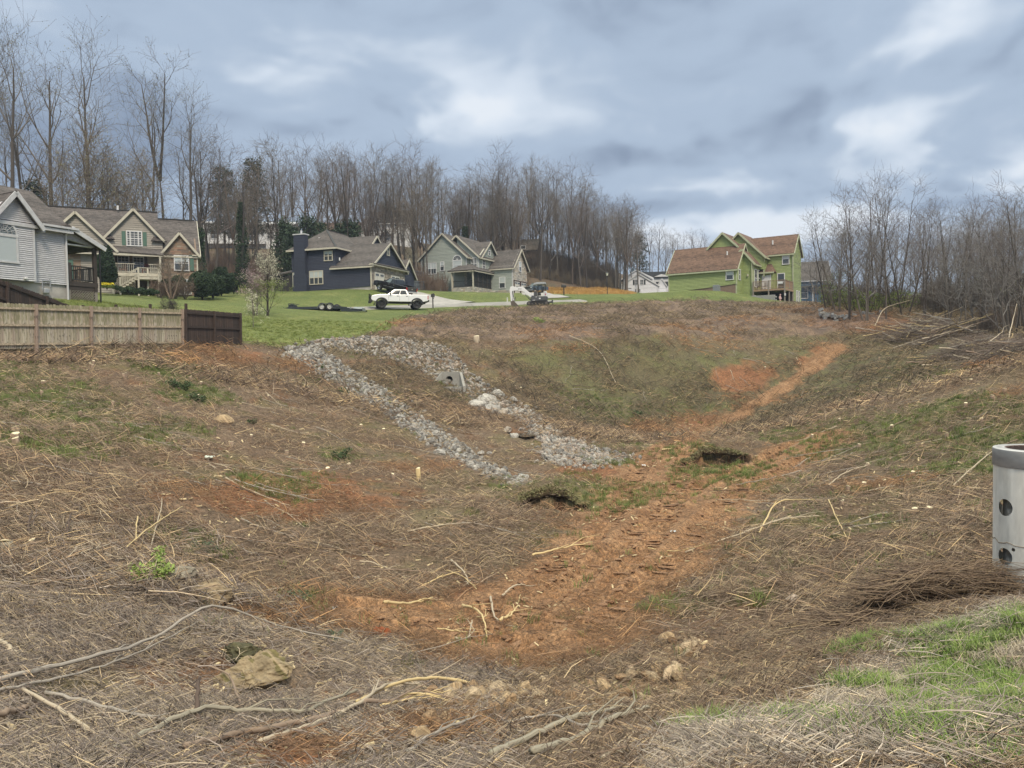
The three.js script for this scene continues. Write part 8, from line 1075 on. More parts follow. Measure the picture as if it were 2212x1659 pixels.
// cut saplings lying down the slopes, each its own
{
  const r = rngOf(910), woods = [WOOD.grey, WOOD.brown, WOOD.brown, WOOD.grey, WOOD.dark, WOOD.pale], geos = [];
  for (let k = 0; k < 10; k++) { const L = 1, P = []; let y = 0, z = 0; const b = (r() - 0.5) * 0.16; for (let i = 0; i <= 5; i++) { P.push(new THREE.Vector3(i / 5 * L, 0.015 * Math.sin(i * 1.2 + k), b * Math.sin(i / 5 * 3.14) + (r() - 0.5) * 0.03)); } geos.push(poleGeo(P, 0.011, 0.003, 700 + k, 3)); }
  const lay = (n, x0, x1, y0, y1, label, group, skew) => { for (let i = 0; i < n; i++) { const vx = lerp(x0, x1, r()), vy = lerp(y0, y1, r()), p = ground(vx, vy), nm = normalAt(p.x, p.z, 1.2); let dx = nm.x, dz = nm.z; const l = Math.hypot(dx, dz) || 1; let a = Math.atan2(-dz / l, dx / l) + (r() - 0.5) * 1.9 + skew; const L = 0.9 + r() * 1.7, e = new THREE.Vector3(p.x + Math.cos(a) * L, 0, p.z - Math.sin(a) * L); e.y = H(e.x, e.z) + 0.04; p.y += 0.05; const o = obj('cut_sapling', geos[Math.floor(r() * 10)], woods[Math.floor(r() * 6)]); tag(o, label, 'cut sapling', group); o.position.copy(p); const d = e.clone().sub(p); const Ln = d.length(); o.rotation.set(0, Math.atan2(-d.z, d.x), Math.asin(d.y / Ln), 'YXZ'); const th = 0.8 + r() * 0.6; o.scale.set(Ln, th * (1 + -p.z * 0.012), th * (1 + -p.z * 0.012)); } };
  lay(70, -20, 620, 800, 1080, 'thin cut sapling lying down the left slope', 'cut saplings on the left slope', 0.1); lay(34, 560, 900, 790, 1020, 'thin cut sapling lying beside the riprap strip', 'cut saplings beside the riprap strip', 0); lay(20, 900, 1160, 850, 1020, 'thin cut sapling between the two stone strips', 'cut saplings between the stone strips', 0); lay(60, 1700, 2200, 800, 1080, 'thin cut sapling lying down the right slope', 'cut saplings on the right slope', 0); lay(26, 1200, 1750, 740, 860, 'thin cut sapling on the far slope', 'cut saplings on the far slope', 0.4); lay(30, 250, 1150, 1040, 1240, 'thin cut sapling low on the left slope above the muddy hollow', 'cut saplings low on the left', 0.2); lay(16, 1500, 2050, 1060, 1190, 'thin cut sapling low on the right slope', 'cut saplings low on the right', 0);
  lay(40, 900, 1800, 668, 722, 'broken branch strewn over the cleared pad', 'branches on the cleared pad', 1.2);
}
function stump(vx, vy, rad, h, label, group, bark = WOOD.brown) { rad *= 1.25; h += 0.06; const p = ground(vx, vy), t = thing('stump', label, 'stump', [p.x, p.y - 0.05, p.z], vx, group), r = rngOf(vx * 13 + vy); const tx = (r() - 0.5) * 0.5, tz = (r() - 0.2) * 0.4; const T = new Tubes(); T.add([[0, -0.05, 0], [tx * h * 0.5, h * 0.5, tz * h * 0.5], [tx * h, h + 0.05, tz * h]], [rad * 1.25, rad * 1.04, rad], 10); obj('bark', T.geo(), bark, t); const d = place(new THREE.CylinderGeometry(rad * 0.97, rad * 0.97, 0.012, 12), tx * h, h + 0.054, tz * h, 0.35 * r() + 0.15, 0, -tx * 0.5); obj('cut_face', d, WOOD.cut, t); return t; }
[[985, 270, 2], [450, 152], [715, 185], [740, 185], [725, 205], [850, 98], [825, 135], [345, 335, 1.4], [330, 405], [885, 495], [640, 575], [590, 675], [1265, 253], [1515, 285, 1.4], [1590, 327], [1295, 172], [1220, 105], [1570, 455], [1815, 400], [2015, 235], [1970, 250], [1925, 205], [1695, 118], [1905, 135], [2130, 102], [1985, 787], [1830, 822, 1.5], [1810, 570], [2135, 705], [2125, 440], [1120, 75, 1.5], [1150, 80, 1.3], [1250, 62], [1290, 78], [20, 85, 2], [38, 82, 1.6]].forEach(([x, y, k]) => stump(x * 0.2728, 740.6 + 0.2728 * y, 0.042 * (k || 1), 0.07 + (x % 7) * 0.012, 'small cut stump with pale top on the upper left slope', 'stumps on the left slope'));
stump(36, 937, 0.075, 0.1, 'topmost of three pale round stump faces at the left edge'); stump(31, 955, 0.075, 0.09, 'middle one of three pale round stump faces at the left edge'); stump(37, 960, 0.06, 0.08, 'lowest of three pale round stump faces at the left edge'); stump(22, 1212, 0.06, 0.16, 'greenish stump with a white cut top near the left edge', undefined, WOOD.green); stump(68, 1185, 0.04, 0.08, 'small stump right of the greenish one near the left edge'); stump(350, 905, 0.03, 0.28, 'thin tall stump with pale top, left of the pale buff rock');
[[335, 110, 1.2], [1195, 120], [830, 275], [215, 410], [1645, 190], [1490, 275], [2110, 410, 1.2], [1800, 635], [1620, 845], [1465, 880], [1245, 1025], [1230, 570], [1510, 600], [1355, 925], [1270, 950], [1175, 870], [1700, 1040], [1635, 1045], [1820, 290], [1930, 340], [1375, 800], [2045, 450, 1.3], [1440, 235], [1560, 330], [1900, 480], [1990, 560], [1330, 700], [1080, 640]].forEach(([x, y, k]) => stump(1316.6 + x * 0.4047, 685.7 + 0.4047 * y, 0.045 * (k || 1), 0.08 + (x % 5) * 0.015, 'small cut stump with pale top on the right-hand slope', 'stumps on the right slope'));
[[1105, 120, 1.5], [660, 410], [750, 415, 1.3], [880, 425, 1.2], [1285, 270], [1390, 240], [1460, 365, 1.2], [1550, 425], [1520, 420], [770, 335], [755, 325], [1325, 225], [440, 560], [620, 630], [755, 665], [550, 850], [190, 790], [285, 750], [810, 960], [435, 930], [1155, 655], [480, 130, 1.6], [680, 95, 1.5]].forEach(([x, y, k]) => stump(548.6 + x * 0.372, 685.7 + 0.372 * y, 0.05 * (k || 1), 0.09 + (x % 5) * 0.015, 'small cut stump with pale top beside the stone strips', 'stumps beside the stone strips'));
stump(1030, 738, 0.16, 0.4, 'thick ragged stump on the far rim right of the riprap', undefined, WOOD.pale); stump(904, 1040, 0.06, 0.3, 'upright yellowish stump at the foot of the left slope', undefined, WOOD.straw);
for (const [x, y, l] of [[65, 1160, 'dark crooked snag sticking up at the left, above the greenish stump'], [150, 1175, 'dark upright snag right of the crooked one at the left'], [430, 1595, 'reddish brown upright stub left of the boulder']]) pole([[x, y + 6, 0], [x - 3, y - 10, 0.12], [x + 5, y - 30, 0.22]], 0.024, 0.012, WOOD.dark, l, 'snag', 1, 'snag');
// ---------------------------------------------------------------- scraps
function sheet(vx, vy, w, label, mat, seed, cat) { const g = new THREE.PlaneGeometry(1, 0.7, 14, 10), p = g.attributes.position; for (let i = 0; i < p.count; i++) { const x = p.getX(i), y = p.getY(i), n = fbm(x * 5 + seed, y * 5, 3); p.setXYZ(i, x * (1 + (vn(y * 6, seed) - 0.5) * 0.4), (n - 0.3) * 0.5, y * (1 + (vn(x * 6, seed + 4) - 0.5) * 0.5)); } g.computeVertexNormals(); const q = ground(vx, vy), o = obj('scrap', g, mat); tag(o, label, cat); o.position.set(q.x, q.y + 0.02, q.z); o.scale.setScalar(w / F * -q.z); o.rotation.y = seed; return o; }
const scrapM = (c) => new THREE.MeshStandardMaterial({ color: col(...c), roughness: 0.7, side: THREE.DoubleSide });
sheet(447, 988, 26, 'pale greenish white scrap on the left slope', scrapM([0.62, 0.68, 0.6]), 3, 'scrap'); sheet(912, 1466, 50, 'crumpled white and buff torn bark at the end of the pale branch', scrapM([0.72, 0.6, 0.45]), 5, 'scrap'); sheet(1390, 1000, 10, 'small white scrap left of the far pit', scrapM([0.7, 0.7, 0.7]), 8, 'scrap'); sheet(1455, 1155, 12, 'small pale scrap on the tracked mud', scrapM([0.6, 0.62, 0.62]), 9, 'scrap'); sheet(590, 1138, 12, 'white chip on the left slope above the muddy hollow', scrapM([0.78, 0.78, 0.76]), 11, 'scrap'); sheet(770, 1245, 14, 'white chip in the twigs left of the muddy hollow', scrapM([0.7, 0.7, 0.72]), 12, 'scrap'); sheet(720, 1307, 20, 'grey upright scrap of bark left of the muddy hollow', scrapM([0.4, 0.38, 0.36]), 14, 'scrap');
function sprig(vx, vy, w, label, mat, n, size, seed) { const p = ground(vx, vy), s = w / F * -p.z, o = thing('leafy_sprig', label, 'plant', [p.x, p.y, p.z], 0); const T = new Tubes(), r = rngOf(seed), tips = []; for (let k = 0; k < 9; k++) { const a = r() * 6.28, l = s * (0.4 + r() * 0.5), e = [Math.cos(a) * l * 0.7, l * 0.6 * r() + 0.05, Math.sin(a) * l * 0.7]; T.add([[0, 0, 0], [e[0] * 0.5, e[1] * 0.7, e[2] * 0.5], e], [s * 0.014, s * 0.01, s * 0.004], 5); for (let j = 1; j <= 6; j++) tips.push(new THREE.Vector3(e[0] * j / 6, e[1] * Math.min(1, j / 4.5), e[2] * j / 6)); } obj('stems', T.geo(), WOOD.pale, o); obj('leaves', tipLeaves(tips, n, size, s * 0.22, seed), mat, o); return o; }
const GREEN1 = leafMat([0.26, 0.35, 0.09]), GREEN2 = leafMat([0.065, 0.1, 0.04]), GREEN3 = leafMat([0.1, 0.15, 0.09]);
sprig(330, 1300, 95, 'light green leafy sprig growing by the rocks in the left foreground', GREEN1, 1500, 0.024, 4); sprig(733, 990, 40, 'dark green leafy clump on the left slope below the riprap strip', GREEN2, 900, 0.03, 6); sprig(545, 915, 24, 'small dark green clump right of the pale buff rock', GREEN2, 500, 0.025, 7); sprig(650, 1306, 50, 'grey-green cut evergreen branch in the twigs left of the muddy hollow', GREEN3, 800, 0.015, 8); sprig(728, 1388, 34, 'grey-green leafy clump left of the red clay clod', GREEN3, 600, 0.012, 9); sprig(440, 1190, 50, 'grey-green cut branch above the long buff rock', GREEN3, 700, 0.016, 10); sprig(395, 845, 50, 'dark green bushy clump on the upper left slope', GREEN2, 700, 0.04, 11); sprig(425, 868, 44, 'dark green clump lower right of the bushy one on the upper left slope', GREEN2, 600, 0.04, 12); sprig(690, 800, 26, 'dark green tuft at the left edge of the riprap strip', GREEN2, 500, 0.04, 13); sprig(742, 850, 26, 'dark green tuft lower at the left edge of the riprap strip', GREEN2, 500, 0.04, 14); sprig(1640, 1262, 34, 'bright green weed on the lower right bank', GREEN1, 500, 0.014, 15); sprig(1165, 700, 26, 'pale green weed on the cleared pad', GREEN1, 400, 0.06, 16); sprig(1380, 900, 30, 'green tuft at the foot of the far slope', GREEN2, 400, 0.04, 17);
// block heap at the right rim
{ const r = rngOf(77); const q0 = at(1803, 686, 63), q = new THREE.Vector3(q0.x, H(q0.x, q0.z), q0.z); const t = thing('block_heap', 'heap of pale grey concrete blocks on the bare earth left of the sapling thicket', 'concrete blocks', [q.x, q.y, q.z]); for (let i = 0; i < 34; i++) { const k = i < 20 ? r() * 1.4 : r() * 4.5, m = obj('block', rbox(0.4, 0.2, 0.2, 0.015), i % 3 ? MAT.block : STONE.grey[2], t); const x = (i < 20 ? (r() - 0.6) * 1.6 : k - 0.3); m.position.set(x, (i < 20 ? r() * 0.7 : 0.08) - 0.0, (r() - 0.5) * 0.9 + x * 0.25); m.position.y += H(q.x + m.position.x, q.z + m.position.z) - q.y; m.rotation.set((r() - 0.5) * 0.8, r() * 3, (r() - 0.5) * 0.8); } }
// brush piles along the right rim: each a pile of sticks and twigs
function brushPile(vx, vy, D, w, hgt, n, label, seed, long = 3) {
  const p = onGround(vx, D), t = thing('brush_pile', label, 'brush pile', [p.x, p.y, p.z]), r = rngOf(seed), woods = [WOOD.grey, WOOD.brown, WOOD.pale, WOOD.pale, WOOD.straw, WOOD.dark];
  for (let i = 0; i < n; i++) { const x = (r() - 0.5) * w, z = (r() - 0.5) * w * 0.6, L = long * (0.4 + r() * 0.8), a = r() * 6.28, e = (r() - 0.35) * 0.6, y0 = (1 - Math.abs(x) / w * 1.6) * hgt * r(), gy = H(p.x + x, p.z + z) - p.y; const P = [0, 0.5, 1].map((k) => { const ux = x + Math.cos(a) * L * (k - 0.5), uz = z + Math.sin(a) * L * (k - 0.5); return new THREE.Vector3(ux, Math.max(H(p.x + ux, p.z + uz) - p.y + 0.03, gy + y0 + e * L * (k - 0.3)), uz); }); obj('stick', poleGeo(P, 0.014 + r() * 0.035, 0.01, seed * 50 + i, 3), woods[Math.floor(r() * 6)], t); }
  const T = new Tubes(); for (let i = 0; i < n * 16; i++) { const x = (r() - 0.5) * w, z = (r() - 0.5) * w * 0.6, y = H(p.x + x, p.z + z) - p.y + (1 - Math.abs(x) / w * 1.7) * hgt * Math.sqrt(r()), L = 0.5 + r() * 0.9, a = r() * 6.28, e = (r() - 0.5) * 0.8; T.add([[x, y, z], [x + Math.cos(a) * L * 0.5, y + e * L * 0.5 + 0.06, z + Math.sin(a) * L * 0.5], [x + Math.cos(a) * L, y + e * L * 0.6, z + Math.sin(a) * L]], [0.008, 0.007, 0.003], 3); } const m = obj('twigs', T.geo(), std([0.16, 0.125, 0.105], 0.95), t); m.userData.kind = 'stuff'; return t;
}
brushPile(1995, 690, 52, 4.6, 1.4, 52, 'largest dark brush pile in front of the right-hand thicket', 3, 3); brushPile(2045, 700, 47, 3.2, 1.5, 44, 'dark heap of brush with a split pale log, right of the largest pile', 4, 2.6); brushPile(2115, 735, 40, 4.5, 0.95, 60, 'tangle of pale bent branches spilling along the right rim', 5, 2.4); brushPile(2180, 752, 36, 3.5, 0.9, 40, 'low litter of sticks at the far right rim', 6, 2.2); brushPile(1945, 690, 55, 4.5, 0.4, 18, 'loose poles spread left of the largest brush pile', 7, 4);
pole([[2170, 775, 0], [2185, 735, 0.6], [2200, 700, 1.5]], 0.03, 0.022, WOOD.pale, 'pale pole leaning up out of the sticks at the far right', 'leaning_pole', 0, 'pole'); pole([[1890, 708, 0.1], [1915, 690, 0.8], [1970, 682, 1.0]], 0.035, 0.02, WOOD.pale, 'curved pale pole arching over the left of the brush pile', 'leaning_pole', 0, 'pole');
{ const a = at(1790, 668, 78), b2 = at(1776, 640, 79); a.y = H(a.x, a.z); const o = obj('leaning_pole', poleGeo([a, a.clone().lerp(b2, 0.5), b2], 0.06, 0.04, 5, 0), WOOD.straw); tag(o, 'pale peeled pole leaning up in front of the blue house', 'pole'); }
// dark tangle of vines below the riser
{ const p = ground(2010, 1300), t = thing('vine_heap', 'overhanging heap of dry brown vines with a dark hollow under it, below the riser', 'vine heap', [p.x, p.y, p.z]), r = rngOf(41), A = [new Tubes(), new Tubes(), new Tubes()];
  for (let i = 0; i < 1900; i++) { const u = r(), x0 = lerp(-1.35, 1.6, u) + (r() - 0.5) * 0.3, z0 = (r() - 0.5) * 0.9 - x0 * 0.12, gy = H(p.x + x0, p.z + z0) - p.y, top = 0.4 * (0.3 + 0.7 * sstep(-1.4, 0.2, x0)) * (1 - 0.5 * Math.abs(z0)), y0 = gy + (Math.abs(x0) < 0.75 && z0 > -0.25 ? 0.2 : 0.03) + top * Math.sqrt(r()), L = 0.35 + r() * 0.8, a = (r() - 0.5) * 2.2 + 0.3 + 3.3 * (r() < 0.15 ? 0.5 : 0), sag = r() * 0.1; const pts = [0, 0.33, 0.66, 1].map((k) => { const x = x0 + Math.cos(a) * L * (k - 0.5), z = z0 + Math.sin(a) * L * (k - 0.5); const y = Math.max(H(p.x + x, p.z + z) - p.y + 0.01, y0 + (0.5 - Math.abs(k - 0.5)) * sag + (k - 0.5) * 0.3 * (r() - 0.2) + (r() - 0.5) * 0.07); return [x, y, z + (r() - 0.5) * 0.05]; }); A[i % 3].add(pts, [0.0045, 0.0045, 0.004, 0.002], 4); }
  A.forEach((T, i) => { const m = obj('vines', T.geo(), [std([0.2, 0.14, 0.095], 0.95), std([0.135, 0.095, 0.07], 0.95), std([0.26, 0.19, 0.125], 0.95)][i], t); m.userData.kind = 'stuff'; }); }
// ---------------------------------------------------------------- earth pressed up by the tracks, and sod hanging over the pits
{
  const r = rngOf(88), g = stoneGeo(140, 3, 0.5, 4, 0.22), list = [];
  for (const T of TRACKS) { let carry = 0; for (let i = 0; i + 1 < T.length; i++) { const dx = T[i + 1][0] - T[i][0], dz = T[i + 1][1] - T[i][1], L = Math.hypot(dx, dz), ux = dx / L, uz = dz / L; for (let s = carry; s < L; s += 0.27) { const x0 = T[i][0] + ux * s, z0 = T[i][1] + uz * s; if (Math.hypot(x0, z0) > 36) continue; for (const b of [-0.72, 0.72]) if (r() < 0.86) list.push([x0 - uz * b, z0 + ux * b, Math.atan2(-ux, -uz), 0.2 + r() * 0.06, 0.016 + r() * 0.022, 0.05 + r() * 0.03]); for (const b of [-1.02, -0.42, 0.42, 1.02]) if (r() < 0.6) list.push([x0 - uz * (b + (r() - 0.5) * 0.12), z0 + ux * (b + (r() - 0.5) * 0.12), r() * 6.28, 0.03 + r() * 0.09, 0.02 + r() * 0.045, 0.03 + r() * 0.07]); } } }
  const im = new THREE.InstancedMesh(g, std([1, 1, 1], 1, { map: stoneTex }), list.length), m = new THREE.Matrix4(), e = new THREE.Euler(); list.forEach(([x, z, a, sx, sy, sz], i) => { m.compose(new THREE.Vector3(x, H(x, z) + 0.01, z), new THREE.Quaternion().setFromEuler(e.set(0, a + (r() - 0.5) * 0.25, (r() - 0.5) * 0.2)), new THREE.Vector3(sx, sy, sz)); im.setMatrixAt(i, m); const c = mixc([0.36, 0.19, 0.1], [0.5, 0.3, 0.175], r()); im.setColorAt(i, col(...c)); }); im.name = 'track_ridges'; im.userData.kind = 'stuff'; tag(im, 'ridges of reddish earth pressed up by the machine tracks', 'earth ridges'); scene.add(sh(im));
  PITS.forEach(([a, b, ra, rb], k) => { const T = new Tubes(), pts = [], rs = [], gr = []; for (let i = 0; i <= 22; i++) { const t = i / 22, an = Math.PI * (1.04 + 0.92 * t), w = 0.9 + 0.12 * (vn(i * 0.5, k * 9) - 0.5), x = a + Math.cos(an) * ra * w, z = b + Math.sin(an) * rb * w; const xo = a + Math.cos(an) * ra * 1.2, zo = b + Math.sin(an) * rb * 1.2; pts.push([x, H(xo, zo) - 0.06, z]); rs.push(0.04 + 0.11 * Math.sin(Math.PI * t) * (0.75 + 0.5 * vn(i * 0.7, 4 + k))); gr.push([x, H(xo, zo) + rs[i] * 0.5, z, rs[i]]); } T.add(pts, rs, 9); const o = thing('sod_overhang', ['grassy sod hanging over the back of the near sunken pit', 'grassy sod hanging over the back of the far sunken pit'][k], 'sod', [0, 0, 0]); obj('sod', T.geo(), std([0.17, 0.125, 0.07], 1, { map: stoneTex }), o); const gm = obj('hanging_grass', leaves((q) => { const p = gr[Math.floor(q() * gr.length)]; return new THREE.Vector3(p[0] + (q() - 0.5) * 0.25, p[1] + (q() - 0.7) * p[3] * 1.5, p[2] + (q() - 0.2) * p[3] * 1.6); }, 2600, 0.03, 31 + k), leafMat([0.2, 0.185, 0.085]), o); gm.userData.kind = 'stuff'; });
}
// ---------------------------------------------------------------- twig litter and grass nobody could count
{
  const r = rngOf(1234), white = std([1, 1, 1], 0.95);
  const clump = (seed, n, rad, L, tr, hgt, align, lift) => { const q = rngOf(seed), T = new Tubes(); for (let i = 0; i < n; i++) { const a0 = q() * 6.28, k = Math.sqrt(q()) * rad, x = Math.cos(a0) * k, z = Math.sin(a0) * k, a = (q() - 0.5) * align, l = L * (0.35 + q() * 0.9), y = 0.01 + q() * hgt, b = (q() - 0.5) * 0.5, rise = (q() - 0.25) * lift * l; const P = []; for (let j = 0; j <= 3; j++) { const t = j / 3, an = a + b * (t - 0.5) * 2; P.push([x + Math.cos(an) * l * (t - 0.5), y + rise * t + 0.05 * l * Math.sin(t * 3.1) * q(), z + Math.sin(an) * l * (t - 0.5)]); } const g = tr * (0.5 + q() * 0.9), k2 = 0.45 + q() * 0.9, w = q() < 0.16 ? [1.7, 1.6, 1.35] : [1, 1, 1]; T.add(P, [g, g, g * 0.8, g * 0.4], 3, [k2 * w[0], k2 * w[1], k2 * w[2]]); } return T.geo(); };
  const Wm = white.clone(); Wm.vertexColors = true;
  const PAL = [[0.2, 0.14, 0.1], [0.26, 0.19, 0.135], [0.15, 0.108, 0.08], [0.33, 0.255, 0.18], [0.22, 0.165, 0.13], [0.4, 0.315, 0.21]], FARSHADE = [[0.14, 0.108, 0.075], [0.2, 0.155, 0.105], [0.11, 0.09, 0.065], [0.25, 0.2, 0.13], [0.16, 0.13, 0.1]], MAUVE = [[0.3, 0.25, 0.22], [0.24, 0.195, 0.17], [0.38, 0.32, 0.265], [0.18, 0.145, 0.125], [0.44, 0.36, 0.26]];  // far litter tones darkened, shading of the far slope put into the colour
  const GREYP = [[0.44, 0.38, 0.32], [0.36, 0.3, 0.26], [0.52, 0.45, 0.37], [0.3, 0.25, 0.215]], REDP = [[0.24, 0.145, 0.085], [0.3, 0.19, 0.11], [0.2, 0.12, 0.075]];
  const up = new THREE.Vector3(0, 1, 0), Q = new THREE.Quaternion(), Q2 = new THREE.Quaternion(), m = new THREE.Matrix4();
  const density = (x, z) => { const R = Math.hypot(x, z); if (R > 32 && inside(LAWN, x, z)) return 0; if (inside(RIP1, x, z) || inside(RIP2, x, z) || inside(RIP3, x, z)) return inside(PUDDLE, x, z) ? 0 : 0.22; if (inside(PUDDLE, x, z)) return 0; const tm = R < 70 ? trackAt(x, z)[0] : 0; let d = 1 - tm * 0.86; d *= 1 - spotAt(REDS, x, z) * 0.55; d *= 1 - spotAt(GREENS, x, z) * 0.35; if (pitAt(x, z) < -0.1) d = 0.05; if (R < 13 && inside(RUBBLE, x, z)) d *= 0.2; return d * (0.12 + 1.0 * sstep(0.38, 0.62, fbm(x * 0.8 + 5, z * 0.8, 4))); };
  function scatter(name, label, variants, n, R0a, R1a, s0, s1, alignSlope) {
    const per = variants.map(() => []); let c = 0, tries = 0;
    while (c < n && tries++ < n * 6) { const th = (r() - 0.5) * 1.42, R = Math.sqrt(lerp(R0a * R0a, R1a * R1a, Math.pow(r(), 1.45))), x = Math.sin(th) * R, z = -Math.cos(th) * R; if (R > 95 || r() > density(x, z)) continue; per[Math.floor(r() * variants.length)].push([x, z]); c++; }
    variants.forEach((g, vi) => { const L = per[vi]; if (!L.length) return; const im = new THREE.InstancedMesh(g, Wm, L.length); L.forEach(([x, z], i) => { const nm = normalAt(x, z, 0.3); Q.setFromUnitVectors(up, nm); const sl = Math.atan2(-nm.z, nm.x), ya = alignSlope && Math.hypot(nm.x, nm.z) > 0.12 ? sl + (r() - 0.5) * 1.0 : r() * 6.28; Q2.setFromAxisAngle(up, ya); Q.multiply(Q2); const s = lerp(s0, s1, r()); m.compose(new THREE.Vector3(x, H(x, z) + 0.005, z), Q, new THREE.Vector3(s, s, s)); im.setMatrixAt(i, m); const pal = inside(NEARGRASS, x, z) ? GREYP : (spotAt(REDS, x, z) > 0.3 || (Math.hypot(x, z) < 70 && trackAt(x, z)[0] > 0.4)) ? REDP : Math.hypot(x, z) > 40 ? FARSHADE : (x < 0 && Math.hypot(x, z) + (fbm(x * 0.5, z * 0.5, 3) - 0.5) * 9 + x * 0.25 + r() * 4 < 12.5) ? MAUVE : PAL, q = pal[Math.floor(r() * pal.length)], k = 0.8 + r() * 0.45; im.setColorAt(i, col(q[0] * k, q[1] * k, q[2] * k)); }); im.name = numbered(name); im.userData.kind = 'stuff'; tag(im, label, 'twigs'); scene.add(sh(im)); });
  }
  const v = (a, n, rad, L, tr, h, al, lift) => [0, 1, 2].map((k) => clump(a + k, n, rad, L, tr, h, al, lift));
  scatter('twig_litter', 'fine twigs and dry vine stems covering the near ground', v(10, 22, 0.26, 0.15, 0.0022, 0.05, 6.28, 0.9), 20000, 2.6, 15, 0.7, 1.4, false);
  scatter('vine_litter', 'longer dry stems lying over the near ground', v(20, 6, 0.34, 0.42, 0.0034, 0.09, 6.28, 0.5), 2600, 3, 20, 0.6, 1.3, false);
  scatter('brush_litter', 'brown brush litter over the middle slopes', v(30, 14, 0.5, 0.26, 0.0045, 0.06, 6.28, 0.9), 12500, 11, 44, 0.8, 1.5, false);
  scatter('stem_litter', 'thin cut stems lying down the slopes', v(40, 2, 0.8, 1.2, 0.007, 0.08, 1.9, 0.2), 700, 9, 50, 0.6, 1.3, true);
  scatter('far_brush_litter', 'brush litter over the far slope and cleared pad', v(50, 12, 0.8, 0.5, 0.011, 0.12, 6.28, 1.1), 8000, 36, 93, 0.7, 1.4, false);
  // pale chips of wood and dry leaves
  { const g = prep(new THREE.BoxGeometry(0.06, 0.008, 0.014)), N = 5200, im = new THREE.InstancedMesh(g, white, N); for (let i = 0; i < N; i++) { let x, z, R; do { const th = (r() - 0.5) * 1.42; R = Math.sqrt(lerp(9, 45 * 45, Math.pow(r(), 1.9))); x = Math.sin(th) * R; z = -Math.cos(th) * R; } while (density(x, z) < 0.05); const s = (0.5 + r() * 1.2) * (1 + R * 0.03); m.compose(new THREE.Vector3(x, H(x, z) + 0.03, z), Q.setFromEuler(new THREE.Euler((r() - 0.5) * 0.8, r() * 6.28, (r() - 0.5) * 0.9)), new THREE.Vector3(s, s, s)); im.setMatrixAt(i, m); const k = 0.6 + r() * 0.5; im.setColorAt(i, col(0.62 * k, 0.5 * k, 0.3 * k)); } im.name = 'wood_chips'; im.userData.kind = 'stuff'; tag(im, 'pale splinters and chips of wood strewn over the cleared ground', 'wood chips'); scene.add(sh(im)); }
  { const sp = new THREE.Shape([[-0.02, 0], [-0.008, 0.012], [0.012, 0.01], [0.024, 0], [0.01, -0.011], [-0.01, -0.01]].map((p) => new THREE.Vector2(...p))); const g = prep(new THREE.ShapeGeometry(sp)); g.rotateX(-1.4); const N = 16000, lm = white.clone(); lm.side = THREE.DoubleSide; const im = new THREE.InstancedMesh(g, lm, N); for (let i = 0; i < N; i++) { let x, z, R; do { const th = (r() - 0.5) * 1.42; R = Math.sqrt(lerp(8, 22 * 22, Math.pow(r(), 1.7))); x = Math.sin(th) * R; z = -Math.cos(th) * R; } while (density(x, z) < 0.25); const s = 0.7 + r() * 1.1; m.compose(new THREE.Vector3(x, H(x, z) + 0.015 + r() * 0.03, z), Q.setFromEuler(new THREE.Euler((r() - 0.5), r() * 6.28, (r() - 0.5))), new THREE.Vector3(s, s, s)); im.setMatrixAt(i, m); const k = 0.7 + r() * 0.6; im.setColorAt(i, col(0.27 * k, 0.19 * k, 0.135 * k)); } im.name = 'dead_leaves'; im.userData.kind = 'stuff'; tag(im, 'small dead leaves among the twigs', 'leaves'); scene.add(sh(im)); }
  // grass: blades in tufts, near right and on the green spots
  const tuft = (seed, n, h) => { const q = rngOf(seed), P = []; for (let i = 0; i < n; i++) { const a = q() * 6.28, k = Math.sqrt(q()) * 0.07, x = Math.cos(a) * k, z = Math.sin(a) * k, l = h * (0.5 + q() * 0.7), b = q() * 6.28, bend = l * (0.25 + q() * 0.6), w = 0.0028, cx = Math.cos(b), cz = Math.sin(b), px = -cz * w, pz = cx * w; const A = [x, 0, z], B = [x + cx * bend * 0.35, l * 0.62, z + cz * bend * 0.35], C = [x + cx * bend, l, z + cz * bend]; P.push(A[0] - px, A[1], A[2] - pz, A[0] + px, A[1], A[2] + pz, B[0] + px * 0.8, B[1], B[2] + pz * 0.8, A[0] - px, A[1], A[2] - pz, B[0] + px * 0.8, B[1], B[2] + pz * 0.8, B[0] - px * 0.8, B[1], B[2] - pz * 0.8, B[0] - px * 0.8, B[1], B[2] - pz * 0.8, B[0] + px * 0.8, B[1], B[2] + pz * 0.8, ...C); } const g = new THREE.BufferGeometry(); g.setAttribute('position', new THREE.Float32BufferAttribute(P, 3)); g.computeVertexNormals(); return g; };
  const gm = std([1, 1, 1], 0.75, { side: THREE.DoubleSide });
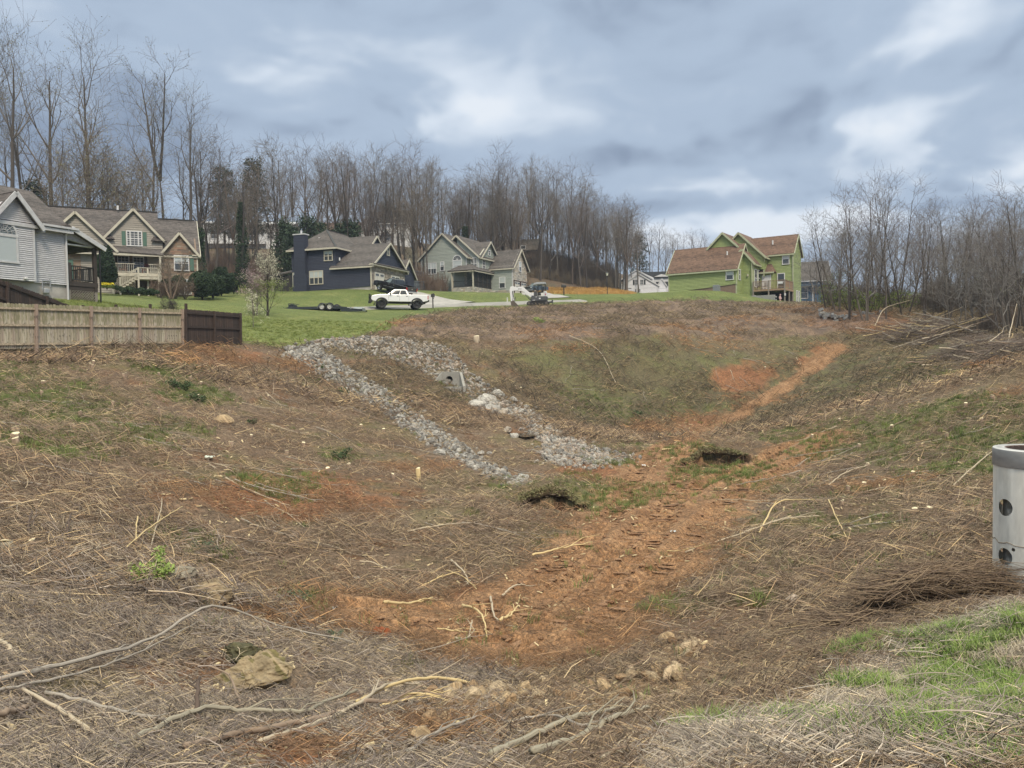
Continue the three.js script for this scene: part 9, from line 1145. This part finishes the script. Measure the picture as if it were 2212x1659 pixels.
  const grass = (name, label, test, n, R0a, R1a, s0, s1, pal, h) => { const g = [tuft(3, 22, h), tuft(4, 22, h)]; const per = [[], []]; let c = 0, tries = 0; while (c < n && tries++ < n * 30) { const th = (r() - 0.5) * 1.42, R = Math.sqrt(lerp(R0a * R0a, R1a * R1a, Math.pow(r(), 1.3))), x = Math.sin(th) * R, z = -Math.cos(th) * R; if (r() > test(x, z)) continue; per[c % 2].push([x, z]); c++; } per.forEach((L, k) => { if (!L.length) return; const im = new THREE.InstancedMesh(g[k], gm, L.length); L.forEach(([x, z], i) => { const s = lerp(s0, s1, r()); m.compose(new THREE.Vector3(x, H(x, z) - 0.005, z), Q.setFromAxisAngle(up, r() * 6.28), new THREE.Vector3(s * 1.2, s, s * 1.2)); im.setMatrixAt(i, m); const q = pal[Math.floor(r() * pal.length)], kk = 0.75 + r() * 0.5; im.setColorAt(i, col(q[0] * kk, q[1] * kk, q[2] * kk)); }); im.name = numbered(name); im.userData.kind = 'stuff'; tag(im, label, 'grass'); scene.add(sh(im)); }); };
  const GP = [[0.13, 0.2, 0.035], [0.17, 0.25, 0.05], [0.1, 0.165, 0.03], [0.22, 0.27, 0.08]];
  grass('green_grass', 'fresh green grass tufts in the lower right corner', (x, z) => Math.max(0, spotAt(GRASSY, x, z) * 1.2 - 0.15), 5200, 3, 14, 0.45, 1.1, GP, 0.13);
  grass('dry_grass', 'pale dry grass lying between the green tufts at lower right', (x, z) => (inside(NEARGRASS, x, z) ? 0.8 * (1 - spotAt(GRASSY, x, z)) : 0), 7000, 3, 14, 0.4, 0.9, [[0.42, 0.36, 0.27], [0.34, 0.28, 0.21], [0.5, 0.43, 0.31]], 0.1);
  grass('slope_grass', 'short green grass growing through the litter on the slopes', (x, z) => { if (pitAt(x, z) < -0.02) return 0; const s = spotAt(GREENS, x, z); return s > 0.1 ? s * 0.9 : (x > 4 ? 0.1 : 0.03) * sstep(0.5, 0.62, fbm(x * 0.5 + 70, z * 0.5, 4)); }, 8500, 7, 48, 0.6, 1.5, [[0.12, 0.16, 0.035], [0.16, 0.2, 0.05], [0.09, 0.13, 0.03]], 0.11);
  grass('lawn_edge_grass', 'uneven grass along the front of the lawn', (x, z) => (Math.hypot(x, z) > 40 && inside(LAWN, x, z) ? 0.6 : 0), 5000, 42, 64, 1.0, 1.8, [[0.13, 0.175, 0.03], [0.18, 0.22, 0.05], [0.22, 0.25, 0.07]], 0.07);
  grass('tan_field_grass', 'tall dry orange-tan grass of the field below the wood', (x, z) => (inside(STRAW, x, z) ? 1 : 0), 3200, 112, 175, 3.0, 5.0, [[0.5, 0.31, 0.095], [0.58, 0.38, 0.14], [0.45, 0.27, 0.08]], 0.13);
}
renderer.render(scene, camera);
